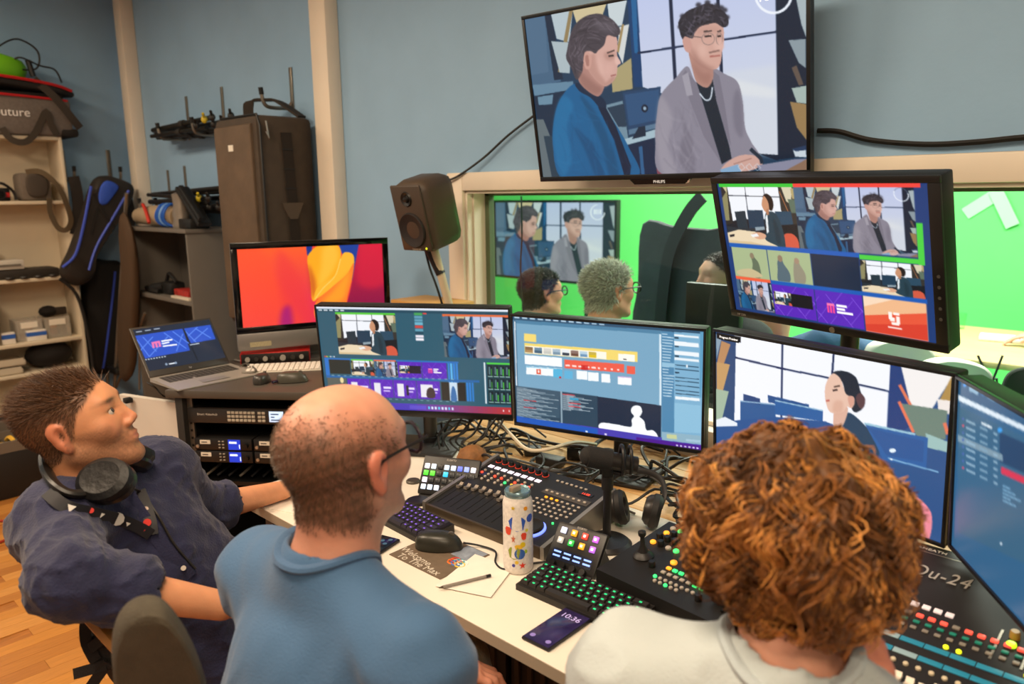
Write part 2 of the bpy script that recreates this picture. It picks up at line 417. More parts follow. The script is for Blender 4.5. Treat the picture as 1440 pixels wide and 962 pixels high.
def inside(P, x, y):
    c = False; n = len(P)
    for i in range(n):
        (ax, ay), (bx, by) = P[i], P[i - 1]
        if (ay > y) != (by > y) and x < (bx - ax) * (y - ay) / (by - ay) + ax: c = not c
    return c
def strokes(c, region, n, field, cols, wd, ln, alpha, seed):
    r = random.Random(seed); P = [tuple(p) for p in crom(region, 5, True)]; xs = [p[0] for p in P]; ys = [p[1] for p in P]
    for _ in range(n):
        x, y = r.uniform(min(xs), max(xs)), r.uniform(min(ys), max(ys))
        if not inside(P, x, y): continue
        q = [(x, y)]; a = field(x, y) + r.uniform(-.3, .3); k = r.uniform(-.25, .25)
        for j in range(4):
            a += k; x += cos(a) * ln / 4; y += sin(a) * ln / 4
            if not inside(P, x, y): break
            q.append((x, y))
        if len(q) > 2: c.line(q, wd * r.uniform(.6, 1.4), r.choice(cols), alpha)
# --- picture B: two seated people in a newsroom set (traced in the frame of the big screen)
QB = [(85, 108), (1337, -113), (1335, 738), (160, 775)]
def art_B(c, rect, tint=True, timer=True):
    big = (rect[2] - rect[0]) * c.w > 150
    c.push(rect=rect); c.rect(0, 0, 1, 1, '#1c3852'); c.push(quad=QB); S = c.spl; P = c.poly; c.clip = c._bb(c.stack[-1])
    P([(85, 108), (200, 80), (245, 370), (110, 400)], '#41607c'); P([(85, 108), (175, 88), (190, 330), (105, 345)], '#54718c', .5)
    P([(175, 88), (205, 82), (255, 360), (215, 365)], '#14273d')
    P([(203, 82), (302, 66), (285, 205), (228, 190)], '#aebdc4'); P([(300, 68), (455, 36), (432, 95), (330, 165)], '#c8ba93')
    P([(288, 60), (305, 56), (250, 330), (232, 330)], '#8d7a55'); P([(455, 36), (545, 18), (520, 135), (468, 140)], '#c1ccd0')
    P([(508, 140), (552, 128), (522, 295), (498, 240)], '#ccd0ce'); P([(204, 200), (292, 206), (285, 335), (240, 332)], '#a6b4ba')
    P([(470, 330), (560, 270), (565, 400), (475, 415)], '#a4986f'); P([(520, 130), (530, 128), (505, 250), (495, 240)], '#9b8458')
    P([(545, 16), (592, 6), (612, 392), (572, 392)], '#103a66'); P([(560, 16), (585, 10), (590, 250), (575, 250)], '#1e5f92')
    P([(588, 6), (1200, -100), (1206, 682), (1112, 672), (960, 620), (700, 420), (610, 392)], '#b9c3e3', col2='#ced3dc')
    P([(965, 330), (1200, 300), (1206, 682), (1112, 672), (1060, 560)], '#cbd1dc', .8, 6); P([(980, 350), (1200, 400), (1200, 440), (1000, 420)], '#dcdfe0', .6, 5)
    c.line([(735, -20), (757, 410)], 15, '#15233d'); c.line([(942, -60), (960, 340)], 15, '#15233d'); c.line([(588, 250), (760, 225), (960, 195), (1202, 160)], 9, '#1a2a48')
    P([(1198, -92), (1337, -113), (1336, 680), (1206, 695)], '#101f33'); P([(1206, 675), (1120, 670), (1206, 700)], '#101f33')
    P([(1255, 196), (1331, 190), (1331, 312), (1300, 290)], '#86949c'); P([(1272, -60), (1335, -80), (1333, 185), (1312, 130)], '#a3b0b5')
    P([(1268, 396), (1332, 385), (1332, 460), (1290, 455)], '#a0b1ab'); P([(1260, 452), (1332, 462), (1332, 612), (1290, 560)], '#93774f'); P([(1268, 310), (1290, 300), (1320, 380), (1300, 385)], '#5d4f47')
    P([(118, 385), (300, 368), (300, 402), (126, 432)], '#5f8199'); P([(122, 432), (300, 402), (290, 520), (210, 600), (150, 600)], '#132a41')
    P([(140, 435), (210, 425), (205, 465), (145, 470)], '#789db3', .8); P([(130, 530), (165, 530), (210, 640), (235, 775), (160, 775)], '#5d6a70'); P([(165, 600), (205, 600), (245, 775), (200, 775)], '#243a4a')
    P([(440, 470), (520, 450), (545, 620), (500, 600)], '#6d8899'); P([(450, 480), (525, 462), (535, 560), (500, 560)], '#23384c')
    P([(520, 415), (690, 390), (682, 560), (546, 592)], '#203f61'); P([(530, 425), (682, 402), (676, 530), (548, 556)], '#2a4e75'); P([(546, 572), (682, 542), (682, 562), (546, 594)], '#53718b'); c.ell(618, 482, 15, 17, '#101f33'); c.ell(618, 482, 7, 8, '#8fa7bb')
    P([(528, 612), (670, 568), (672, 602), (592, 642), (528, 636)], '#9db5c1'); P([(590, 560), (620, 556), (622, 598), (560, 612)], '#15263a'); P([(522, 640), (672, 602), (695, 760), (560, 765)], '#0f2440'); P([(590, 645), (605, 640), (615, 760), (600, 762)], '#2b5a86')
    S([(668, 645), (690, 645), (706, 756), (672, 758)], '#7c4252')
    # left person
    S([(312, 378), (252, 428), (216, 512), (206, 640), (245, 778), (420, 775), (590, 765), (545, 645), (485, 545), (445, 490), (430, 452), (380, 420)], '#155a8a')
    S([(252, 430), (216, 512), (210, 640), (245, 770), (290, 700), (270, 560), (300, 470)], '#1d6a9b', .8, 4); S([(300, 560), (350, 600), (390, 640), (440, 775), (400, 775), (350, 660)], '#0f4670', .8, 4); S([(330, 430), (400, 500), (470, 640), (500, 770), (460, 770), (420, 620)], '#10486f', .8, 4)
    S([(308, 380), (345, 382), (432, 440), (447, 478), (430, 495), (380, 440), (330, 412)], '#122740'); P([(410, 478), (446, 480), (490, 560), (555, 725), (550, 765), (525, 768), (480, 615)], '#0f2038')
    S([(345, 290), (325, 368), (405, 432), (440, 388), (432, 330)], '#a97d74'); S([(350, 180), (440, 165), (492, 180), (500, 222), (497, 258), (513, 290), (500, 302), (496, 330), (491, 350), (468, 378), (436, 388), (390, 352), (362, 300)], '#cba196')
    S([(395, 250), (420, 330), (450, 385), (420, 385), (380, 345), (362, 300)], '#b3877c', .8, 4); S([(345, 256), (365, 244), (384, 270), (376, 314), (354, 312)], '#c4968a'); S([(355, 265), (368, 260), (372, 300), (360, 302)], '#a3756b')
    S([(274, 238), (298, 150), (345, 102), (410, 84), (470, 104), (512, 152), (495, 182), (455, 176), (440, 215), (412, 240), (400, 252), (376, 240), (352, 250), (345, 300), (340, 332), (315, 362), (290, 310), (270, 272)], '#453f47')
    HB = [(274, 238), (298, 150), (345, 102), (410, 84), (470, 104), (512, 152), (495, 182), (455, 176), (440, 215), (412, 240), (400, 252), (376, 240), (352, 250), (345, 300), (340, 332), (315, 362), (290, 310), (270, 272)]
    strokes(c, HB, 190 if big else 30, lambda x, y: atan2(x - 395, -(y - 250)) + pi * .93, ['#5f5660', '#2c2830', '#4d464e', '#38323a', '#6f6670'], 5, 60, .5, 3)
    S([(395, 120), (455, 115), (490, 150), (470, 165), (420, 150)], '#7a727c', .35, 6)
    S([(440, 250), (470, 245), (492, 262), (470, 280), (445, 275)], '#a87d73', .6, 4); S([(490, 262), (513, 288), (500, 300), (488, 290)], '#dcb5aa', .8, 2); S([(400, 265), (430, 290), (440, 340), (415, 330)], '#d8afa4', .6, 7); S([(450, 300), (480, 305), (470, 335), (445, 335)], '#d3a89d', .6, 5); S([(330, 330), (400, 380), (430, 400), (400, 425), (340, 385)], '#8a635b', .6, 5)
    c.line([(452, 250), (486, 238)], 6, '#4a3a38'); c.line([(458, 263), (482, 260)], 7, '#3a3030'); c.line([(468, 346), (492, 340)], 6, '#9d6560'); S([(470, 352), (490, 350), (470, 378), (440, 386)], '#a67a6f', .6, 3)
    strokes(c, [(252, 440), (220, 520), (212, 640), (250, 770), (560, 765), (480, 560), (400, 470)], 60 if big else 8, lambda x, y: 1.1 + (x - 350) * .002, ['#1f6fa4', '#0f4a78', '#0d3f68', '#2478ab'], 9, 120, .13, 9)
    # right person
    S([(810, 305), (760, 350), (692, 422), (672, 505), (664, 622), (692, 757), (950, 752), (1010, 705), (1125, 690), (1088, 620), (1062, 560), (1052, 450), (1030, 370), (975, 337), (918, 315), (850, 372)], '#85818f')
    S([(692, 430), (672, 510), (668, 620), (695, 750), (760, 745), (720, 640), (740, 520)], '#99949f', .7, 5); S([(760, 470), (790, 560), (770, 680), (800, 750), (840, 750), (820, 600)], '#6c6876', .7, 4); S([(1030, 400), (1050, 470), (1050, 600), (1015, 560), (1010, 450)], '#6e6a79', .7, 4)
    strokes(c, [(700, 440), (675, 520), (675, 640), (700, 745), (900, 745), (860, 560), (800, 430)], 60 if big else 8, lambda x, y: 1.3 + (x - 780) * .002, ['#97929e', '#716d7b', '#65616f', '#a5a0ab'], 9, 120, .13, 10)
    P([(848, 372), (918, 345), (936, 450), (992, 640), (1002, 692), (958, 716), (922, 612), (898, 555)], '#142230'); P([(800, 320), (850, 375), (925, 610), (958, 715), (880, 600), (815, 440), (785, 345)], '#777381'); P([(785, 345), (812, 330), (832, 425), (805, 430)], '#9b97a3')
    P([(918, 320), (950, 345), (972, 460), (1000, 640), (985, 610), (936, 450)], '#75717f'); S([(815, 240), (832, 320), (850, 372), (896, 394), (922, 352), (915, 300), (860, 290)], '#b08478')
    c.line([(862, 418), (888, 446), (910, 438), (919, 392)], 6, '#c9d2dd', 1, True)
    S([(833, 140), (900, 112), (962, 130), (972, 190), (963, 245), (955, 292), (935, 317), (900, 312), (850, 282), (818, 240), (812, 180)], '#cba093'); S([(818, 200), (850, 270), (900, 308), (930, 315), (880, 318), (830, 270)], '#ad8176', .8, 4)
    S([(788, 186), (812, 176), (828, 215), (820, 246), (798, 236)], '#c4958a'); S([(774, 152), (772, 115), (810, 74), (860, 54), (900, 41), (945, 57), (985, 90), (991, 130), (968, 142), (935, 124), (900, 130), (866, 140), (842, 166), (832, 188), (800, 180), (787, 190)], '#2c2b35')
    HC = [(774, 152), (772, 115), (810, 74), (860, 54), (900, 41), (945, 57), (985, 90), (991, 130), (968, 142), (935, 124), (900, 130), (866, 140), (842, 166), (832, 188), (800, 180), (787, 190)]
    strokes(c, HC, 200 if big else 30, lambda x, y: 1.9 * sin(x * .05) + 1.5 * cos(y * .06), ['#4d4955', '#1c1a22', '#3b3842', '#15141a', '#605a68'], 6, 34, .55, 5)
    for hx_, hy_ in ((985, 100), (975, 70), (940, 50), (790, 95), (900, 38), (860, 48), (780, 140), (960, 60)): c.ell(hx_, hy_, 13, 10, '#2c2b35', .9, 2)
    S([(850, 150), (900, 135), (950, 140), (955, 165), (900, 165), (855, 175)], '#b58a7e', .5, 5); S([(860, 215), (890, 220), (895, 260), (865, 255)], '#d9b2a5', .6, 6); S([(925, 195), (945, 200), (958, 232), (940, 240), (928, 228)], '#d6ada0', .7, 3); S([(840, 230), (860, 270), (900, 300), (935, 312), (900, 318), (845, 285)], '#9a7066', .55, 5); S([(826, 290), (880, 330), (915, 330), (905, 380), (860, 365)], '#94695f', .6, 6)
    c.line([(818, 178), (874, 184)], 4, '#6b5a58')
    for ex, rx in ((902, 28), (951, 14)):
        t = np.linspace(0, 2 * pi, 24); c.line(np.stack([ex + rx * np.cos(t), 190 + 25 * np.sin(t)], 1), 3, '#8b7672'); c.line([(ex - rx * .6, 180), (ex + rx * .5, 178)], 8, '#3a2f30'); c.line([(ex - rx * .7, 160), (ex + rx * .6, 156)], 6, '#3a2f30')
    c.line([(905, 248), (952, 238)], 8, '#7d5f58', .8); c.line([(908, 264), (955, 259)], 7, '#a8675f'); S([(955, 190), (972, 225), (955, 235), (945, 225)], '#d9b0a3', .8, 2)
    S([(985, 705), (1040, 678), (1100, 678), (1142, 706), (1100, 737), (1020, 748), (955, 742)], '#c89f94'); c.line([(1010, 715), (1090, 690)], 5, '#9c736a', .8); c.line([(1085, 650), (1130, 690), (1136, 712)], 16, '#1c2a3a')
    P([(950, 738), (1030, 715), (1050, 760), (960, 762)], '#7fa3c4'); P([(1112, 720), (1285, 692), (1336, 690), (1225, 748), (1130, 748)], '#85859a'); P([(1225, 748), (1336, 690), (1336, 742)], '#886a56')
    P([(1272, 652), (1330, 640), (1331, 684), (1282, 682)], '#c3ced6'); P([(1268, 650), (1330, 634), (1331, 654), (1284, 660)], '#1d3556')
    for k in range(3): c.line([(1030 + k * 35, 725), (1045 + k * 35, 712), (1060 + k * 35, 730), (1045 + k * 35, 742), (1030 + k * 35, 727)], 3, '#d5dde4', .8)
    if timer:
        t = np.linspace(-0.35, pi + 0.4, 30); c.line(np.stack([1190 + 80 * np.cos(t), 0 + 82 * np.sin(t)], 1), 11, '#e8edf6')
        t = np.linspace(pi + 0.4, 2 * pi - .35, 30); c.line(np.stack([1190 + 80 * np.cos(t), 0 + 82 * np.sin(t)], 1), 9, '#6f7b94', .7)
    c.pop(); c.pop()
# --- picture A: a presenter at a desk
QA = [(172, 108), (556, 103), (558, 348), (180, 330)]
def art_A(c, rect):
    c.push(rect=rect); c.rect(0, 0, 1, 1, '#1b2028'); c.push(quad=QA); c.clip = c._bb(c.stack[-1]); P, S = c.poly, c.spl
    P([(206, 98), (476, 98), (480, 232), (250, 234), (215, 242)], '#eff2f8'); P([(172, 108), (206, 100), (212, 250), (176, 260)], '#2b2a29'); P([(172, 152), (204, 120), (198, 240), (174, 240)], '#8d8860'); P([(180, 105), (206, 100), (200, 130)], '#cbbf9a')
    c.line([(300, 98), (300, 240)], 3.5, '#1d2531'); c.line([(398, 98), (400, 240)], 3.5, '#1d2531'); c.line([(206, 140), (478, 143)], 3, '#1d2531')
    P([(474, 98), (560, 98), (560, 262), (486, 250)], '#33322f'); P([(492, 104), (548, 103), (536, 172), (512, 160)], '#d6cdb0'); P([(520, 150), (557, 152), (557, 205), (532, 205)], '#5d705f'); c.line([(480, 120), (515, 200)], 4, '#b5734a'); P([(540, 110), (557, 105), (557, 150), (545, 150)], '#b3a271')
    P([(230, 205), (286, 200), (292, 270), (238, 276)], '#22343f'); P([(296, 198), (380, 196), (380, 266), (298, 274)], '#1e3b51'); P([(444, 200), (530, 200), (536, 256), (454, 258)], '#28495f'); P([(454, 256), (558, 250), (558, 350), (498, 350)], '#141a21'); P([(180, 262), (240, 270), (330, 270), (330, 290), (180, 295)], '#273038')
    P([(330, 265), (380, 262), (380, 275), (330, 280)], '#8fa0aa'); P([(176, 290), (240, 276), (330, 284), (425, 315), (480, 348), (176, 332)], '#e8d5b4'); P([(176, 318), (300, 325), (420, 345), (176, 334)], '#d8bf95')
    S([(476, 298), (518, 288), (549, 310), (549, 352), (486, 352)], '#d25a43')
    S([(400, 204), (442, 206), (466, 240), (480, 300), (476, 350), (430, 337), (376, 312), (392, 270), (385, 240)], '#25404d'); S([(430, 230), (455, 270), (455, 330), (435, 320)], '#1b323d', .8, 2); P([(391, 222), (403, 210), (400, 282), (388, 292)], '#e7ecef')
    S([(390, 142), (410, 130), (436, 146), (441, 176), (430, 197), (414, 192), (408, 165)], '#231d1d'); S([(386, 152), (397, 140), (413, 160), (416, 190), (405, 207), (388, 197), (379, 176)], '#c9916f'); P([(398, 195), (414, 188), (412, 214), (398, 216)], '#b27c5e')
    S([(308, 294), (345, 285), (382, 296), (370, 312), (330, 311)], '#d9a688'); P([(300, 296), (335, 290), (345, 302), (310, 306)], '#eef0f0'); P([(188, 298), (216, 294), (212, 304), (190, 307)], '#22242a')
    c.pop(); c.pop()
def art_logo(c, rect, bg='#5a27b8', line='#7d4fd6', white=True):
    c.push(rect=rect); c.rect(0, 0, 1, 1, bg); c.clip = c._bb(c.A)
    for k in range(9):
        x = -0.3 + k * 0.18; c.line([(x, 0.1 + .3 * (k % 3)), (x + .22, 0.5 + .3 * (k % 3))], .018, line); c.line([(x + .2, -.05 + .25 * (k % 4)), (x - .05, .4 + .25 * (k % 4))], .014, line)
    if white:
        for k in range(3): c.rect(.24 + k * .06, .36, .24 + k * .06 + .042, .64, '#ff4a92')
        c.rect(.24, .36, .40, .43, '#ff7ab0')
        for k in range(3): c.rect(.45, .36 + k * .1, .45 + (.22, .17, .33)[k], .36 + k * .1 + .065, '#ffffff')
    c.pop()
# ------------------------------------------------------------------ monitors
SCR = attr_mat('mat_display_glow', emit=1.05, rough=0.25)
BEZ = mat('#0f0f10', 0.35); GLOSS = mat('#08080a', 0.12); PLAST = mat('#1b1a1a', 0.5)
def screen_quad(center, yaw, tilt, w, h, roll=0.0):
    R = Matrix.Rotation(yaw, 3, 'Z') @ Matrix.Rotation(tilt, 3, 'X') @ Matrix.Rotation(roll, 3, 'Y')
    return [proj(Vector(center) + R @ Vector((sx * w / 2, 0, sz * h / 2))) for sx, sz in ((-1, 1), (1, 1), (1, -1), (-1, -1))]
def monitor(name, label, cat, center, yaw, tilt, w, h, bez, canvas, base_z, stand='pole', roll=0.0, thick=0.045, back=0.06, body_m=None, bez_m=None, base=(0.24, 0.2), chin=0.0):
    """thing at its foot; the head is tilted; display faces local -y"""
    R = Matrix.Rotation(yaw, 3, 'Z')
    foot = Vector(center) + R @ Vector((0, back + 0.02, 0)); foot.z = base_z
    T = thing(name, label, cat, foot, yaw)
    hc = R.transposed() @ (Vector(center) - foot)
    l, r_, t, bt = bez
    body = MB(); body.box((0, thick / 2 + .002, -chin / 2), (w, thick, h + chin), 0.006); body.box((0, thick + .015, -.02), (w * .45, .03, h * .5), 0.008)
    B = part(T, 'housing', body, body_m or PLAST, loc=hc, rot=(tilt, roll, 0))
    f = MB(); z0, z1 = -h / 2, h / 2
    f.box2((-w / 2, -.004, z1 - t), (w / 2, .004, z1), .0015); f.box2((-w / 2, -.004, z0), (w / 2, .004, z0 + bt), .0015)
    f.box2((-w / 2, -.004, z0 + bt), (-w / 2 + l, .004, z1 - t), .0015); f.box2((w / 2 - r_, -.004, z0 + bt), (w / 2, .004, z1 - t), .0015)
    part(B, 'bezel', f, bez_m or BEZ)
    dw, dh = w - l - r_, h - t - bt
    d = part(B, 'display', canvas.mesh('display', dw, dh), SCR, loc=((l - r_) / 2, 0.0005, (bt - t) / 2))
    if stand == 'pole':
        s = MB(); s.cyl((0, back + .02, 0.012), (0, back + .02, hc.z + .02), 0.024, n=20); s.box((0, back - .0, hc.z), (.07, .06, .09), .008)
        part(T, 'stand_pole', s, mat('#4a4641', 0.4, 0.5), 'grey metal stand pole')
        s = MB(); s.box((0, back * .5, 0.007), (base[0], base[1], 0.014), 0.005); s.cyl((0, back + .02, .014), (0, back + .02, .03), .036, n=20); part(T, 'stand_base', s, PLAST)
    return T, B, dw, dh
# canvases
def canvas_multiview():
    c = Canvas(330, 206, '#1d3b74')
    c.rect(0.01, 0, .42, .028, '#39c43c'); c.rect(.42, 0, .97, .028, '#f0463e')
    art_A(c, (.02, .03, .42, .455)); art_B(c, (.42, .03, .945, .455))
    c.rect(.945, .24, .97, .50, '#4ad044'); c.rect(.70, .463, .97, .495, '#4ad044'); c.rect(.02, .455, .70, .485, '#1c5bb4')
    for k, (x0, x1) in enumerate(((.03, .235), (.24, .465))):
        c.rect(x0, .485, x1, .715, '#a9b88c')
        c.push(rect=(x0, .485, x1, .715))
        if k == 0: c.spl([(.52, .2), (.6, .16), (.64, .3), (.74, .5), (.74, .95), (.5, .95), (.56, .5)], '#55604f', .8); c.spl([(.1, .8), (.5, .7), (.8, .9), (.5, 1), (.1, .95)], '#c9b98f'); c.ell(.57, .25, .06, .1, '#8f7f66')
        else: c.spl([(.22, .35), (.32, .15), (.36, .4), (.48, .7), (.45, 1), (.18, 1), (.2, .6)], '#4f6272', .9); c.spl([(.6, .4), (.68, .2), (.75, .4), (.85, .7), (.8, 1), (.58, 1)], '#938a78', .9); c.ell(.29, .25, .06, .11, '#927c66'); c.ell(.68, .28, .06, .1, '#a58b74')
        c.pop()
    c.rect(.47, .485, .695, .715, '#1c2b42'); art_A(c, (.70, .50, .965, .72))
    c.rect(.03, .715, .97, .745, '#1c5bb4'); c.rect(.03, .715, .235, .74, '#f0603e'); art_B(c, (.03, .742, .235, .975), timer=False)
    art_logo(c, (.24, .745, .465, .985), white=False); art_A(c, (.245, .80, .34, .90)); c.rect(.34, .80, .45, .90, '#15151c')
    art_logo(c, (.468, .745, .695, .99)); c.rect(.70, .745, .965, .995, '#f0b98c')
    c.push(rect=(.70, .745, .965, .995)); c.poly([(0, .55), (1, .25), (1, 1), (0, 1)], '#e8583c'); c.poly([(0, .8), (1, .55), (1, 1), (0, 1)], '#d9412f'); c.poly([(0, 0), (.5, 0), (0, .3)], '#f7d9bd')
    for (a, b_, d, e) in ((.4, .35, .46, .55), (.48, .35, .58, .42), (.42, .5, .5, .6), (.52, .45, .58, .66), (.44, .62, .56, .7), (.38, .76, .6, .8)): c.rect(a, b_, d, e, '#fff4ee')
    c.pop(); return c
def canvas_switcher():
    c = Canvas(330, 186, '#2c5a6d')
    c.rect(0, 0, 1, .025, '#dfe6f2'); c.rect(0, .025, 1, .05, '#244a5c')
    for k in range(5): c.rect(.01 + k * .03, .03, .03 + k * .03, .042, '#c9d6de')
    c.rect(.10, .055, .42, .075, '#55c83c'); art_A(c, (.10, .075, .42, .46)); c.rect(.665, .055, 1, .075, '#e06a3c'); art_B(c, (.665, .075, 1, .46), timer=False)
    for k, h in enumerate(('#46a05a', '#5f9cb4', '#5f9cb4', '#6bb0c8', '#c84a46', '#5f9cb4', '#244a5c', '#e6e0ea', '#f0ecf4')): c.rect(.52, .045 + k * .03, .562, .07 + k * .03, h)
    c.rect(.565, .045, .585, .06, '#e04a44')
    c.rect(.015, .50, .735, .52, '#2a6fb8'); c.rect(.015, .50, .037, .70, '#2a74c8')
    for k in range(6): c.rect(.017 + k * .01, .48, .024 + k * .01, .495, ('#e04a44', '#e0c244', '#46a05a', '#c8d0e0', '#5f9cb4', '#c8d0e0')[k])
    c.rect(.04, .515, .155, .655, '#26302e'); c.rect(.16, .505, .28, .52, '#55c83c'); art_A(c, (.16, .52, .285, .665)); c.rect(.285, .505, .405, .52, '#e06a3c'); art_B(c, (.285, .52, .41, .67), timer=False)
    art_logo(c, (.412, .515, .54, .68), white=False); art_A(c, (.42, .555, .475, .63)); c.rect(.475, .555, .535, .63, '#221c2c'); art_logo(c, (.543, .515, .672, .68))
    for k in range(4): c.rect(.677 + k * .014, .52, .688 + k * .014, .71, '#2f7fd0' if k != 1 else '#5ab4f0')
    c.rect(.015, .675, .84, .695, '#2466a8'); c.rect(.02, .70, .125, .87, '#5c625c'); c.ell(.10, .72, .01, .03, '#e8d8a0')
    for k in range(4):
        art_logo(c, (.13 + k * .126, .70, .253 + k * .126, .88), white=False); c.rect(.15 + k * .126, .735, .185 + k * .126 + (.03 if k == 3 else 0), .86, '#e8e6ee'); c.rect(.2 + k * .126 + (.02 if k == 3 else 0), .77, .242 + k * .126, .79, '#e6dcff'); c.rect(.2 + k * .126 + (.02 if k == 3 else 0), .805, .235 + k * .126, .82, '#cbb8f4')
    c.rect(.45, .75, .462, .85, '#22222a'); c.spl([(.56, .79), (.58, .76), (.6, .79), (.6, .86), (.56, .86)], '#3c2c34')
    c.rect(.638, .705, .765, .885, '#232322'); c.rect(.68, .705, .722, .885, '#c9dcec'); c.spl([(.69, .78), (.70, .74), (.712, .78), (.716, .885), (.686, .885)], '#3a6ea8')
    for k in range(3): c.rect(.77 + k * .014, .70, .78 + k * .014, .885, '#2f7fd0')
    for k in range(40): c.rect(.045 + (k % 20) * .034, (.665 if k < 20 else .885) + .004, .06 + (k % 20) * .034, (.665 if k < 20 else .885) + .014, '#7fa6b4', .8)
    c.rect(.865, .5, .873, .90, '#dfe9ee'); c.rect(.88, .50, 1, .905, '#1c3a44'); c.rect(.88, .50, 1, .515, '#4fd04a')
    for r in range(3):
        for k in range(4):
            x, y = .885 + k * .03, .53 + r * .125
            c.rect(x, y, x + .024, y + .1, '#10222a'); c.rect(x + .004, y + .01, x + .012, y + .085, '#5a7c84'); c.rect(x + .016, y + .03, x + .02, y + .095, '#58dc4c'); c.rect(x, y + .098, x + .024, y + .106, '#9fc6c0')
    c.rect(0, .93, 1, 1, '#4a3ab4'); 
    for k in range(20): c.rect(.5 + k * .025, .93, .526 + k * .025, 1, '#%02x%02x%02x' % (90 + k * 5, 56, 170 - k * 6))
    for k in range(8): c.rect(.56 + k * .018, .952, .57 + k * .018, .978, '#d9e2ff' if k % 3 else '#5ac8f0')
    c.rect(.46, .945, .55, .985, '#5d4cc8'); c.rect(.955, .955, .96, .972, '#f0d8e0'); c.rect(.985, .955, .99, .972, '#f0d8e0')
    return c
def canvas_keyer():
    c = Canvas(330, 196, '#78a6c3'); c.push(quad=[(85, 62), (1225, 150), (1195, 885), (100, 690)]); P = c.poly
    def q(x0, y0, x1, y1, col, sl=.085, a=1.0): P([(x0, y0), (x1, y0 + (x1 - x0) * sl), (x1, y1 + (x1 - x0) * sl), (x0, y1)], col, a)
    P([(85, 62), (1225, 150), (1225, 172), (86, 84)], '#31536f'); P([(86, 84), (960, 148), (960, 170), (86, 104)], '#4f82a3')
    for k in range(12): q(95 + k * 45, 66 + k * 3.6, 125 + k * 45, 74 + k * 3.6, '#b9d4e6')
    P([(88, 84), (105, 86), (112, 480), (96, 475)], '#4a6f8b'); P([(94, 95), (100, 95), (106, 476), (101, 475)], '#e6f0f6')
    P([(950, 170), (962, 172), (955, 606), (944, 604)], '#dfeef6'); P([(962, 150), (1040, 158), (1030, 775), (955, 765)], '#4f86ad'); P([(1040, 156), (1225, 170), (1197, 800), (1030, 778)], '#7eb0d0'); P([(1035, 590), (1195, 610), (1192, 780), (1030, 768)], '#8ebfdb')
    for k in range(22): q(966, 165 + k * 18, 1000 + (k * 37) % 40, 171 + k * 18, '#bcd8e8', .1)
    P([(962, 342), (1040, 350), (1040, 376), (962, 368)], '#93c0da')
    for y, h in ((170, 12), (212, 26), (270, 26), (312, 16), (550, 18)): q(1040, y, 1190, y + h, '#eef4f8', .1)
    for y in (355, 380, 430, 452, 480, 510, 530): q(1042, y, 1188, y + 5, '#27445a', .11)
    for y in (188, 240, 300, 400): q(1042, y, 1068, y + 9, '#1d3346')
    q(1110, 358, 1120, 376, '#f0f6fa'); P([(1200, 155), (1225, 158), (1200, 560), (1190, 560)], '#5d9cc0')
    q(150, 165, 220, 212, '#f4d978'); q(152, 222, 816, 284, '#f3d873'); q(155, 238, 630, 282, '#fbf6e6', .086)
    for k, col in enumerate(('#8a6a4a', '#6c8aa0', '#d8d4cc', '#a8bccc', '#e8ecf0', '#8a7068', '#b8d0e0', '#c8b048')): q(155 + k * 53, 244 + k * 4.6, 200 + k * 53, 278 + k * 4.6, col); q(158 + k * 53, 262 + k * 4.6, 200 + k * 53, 278 + k * 4.6, ('#b08a5a', '#4a6478', '#c8c8c0', '#7a94a8', '#3c4450', '#6a4a3c', '#6c94b8', '#e0c020')[k])
    q(640, 284, 690, 324, '#f3d873', .08); q(700, 288, 800, 330, '#fdf9ee', .08); q(730, 318, 750, 326, '#555555')
    q(152, 294, 368, 348, '#f6f9fb'); q(382, 322, 735, 374, '#ee5f4c'); q(750, 362, 800, 410, '#ee5f4c')
    for k in range(9): q(388 + k * 38, 352 + k * 3.6, 414 + k * 38 - (k > 4) * 14, 362 + k * 3.6, '#ffe9e4')
    q(480, 355, 520, 384, '#c81e1e', .085, .8)
    q(160, 360, 368, 408, '#f4f8fa'); P([(158, 362), (368, 380), (368, 432), (316, 428), (316, 378), (158, 366)], '#58b4dc'); q(218, 378, 244, 408, '#e0563c'); q(226, 384, 236, 400, '#fbe6e0'); q(350, 424, 362, 434, '#c82828')
    q(380, 388, 430, 436, '#62b2da'); 
    for x, y in ((452, 388), (518, 398), (598, 408)): q(x, y, x + (64 if x < 590 else 52), y + 52, '#f4f8fa')
    q(695, 424, 778, 474, '#f8f8fa'); q(695, 424, 778, 430, '#c8a8d8')
    P([(96, 475), (575, 545), (575, 790), (100, 690)], '#2a4458'); P([(96, 476), (350, 512), (350, 672), (100, 650)], '#4f6b7e', .45)
    for k in range(26):
        n = 60 + (k * 53) % 190; q(104, 484 + k * 7.0, 104 + n, 488 + k * 7.0, '#9fb2be' if k % 3 else '#7e95a4', .13)
        if k in (11, 17): q(142, 482 + k * 7.0, 215, 486 + k * 7.0, '#e0444a', .13)
    for k in range(15):
        n = 30 + (k * 47) % 160; q(368, 526 + k * 6.6, 368 + n, 530 + k * 6.6, '#a9bac5', .13)
        if k in (0, 8, 11): q(368 + (k > 2) * 34, 526 + k * 6.6, 440 + (k > 2) * 34, 531 + k * 6.6, '#e0444a', .13)
        if k in (4, 5): q(410, 524 + k * 6.6, 460, 529 + k * 6.6, '#3fb4e0', .13)
    P([(355, 512), (366, 514), (366, 710), (356, 708)], '#93aab8'); P([(572, 545), (955, 606), (948, 838), (572, 750)], '#1b2a40')
    c.spl([(780, 612), (800, 603), (828, 610), (838, 640), (828, 665), (822, 672), (850, 700), (862, 752), (900, 755), (925, 780), (928, 812), (860, 806), (760, 775), (592, 745), (592, 705), (680, 715), (768, 732), (774, 690), (788, 668), (774, 648), (772, 628)], '#f8fafc')
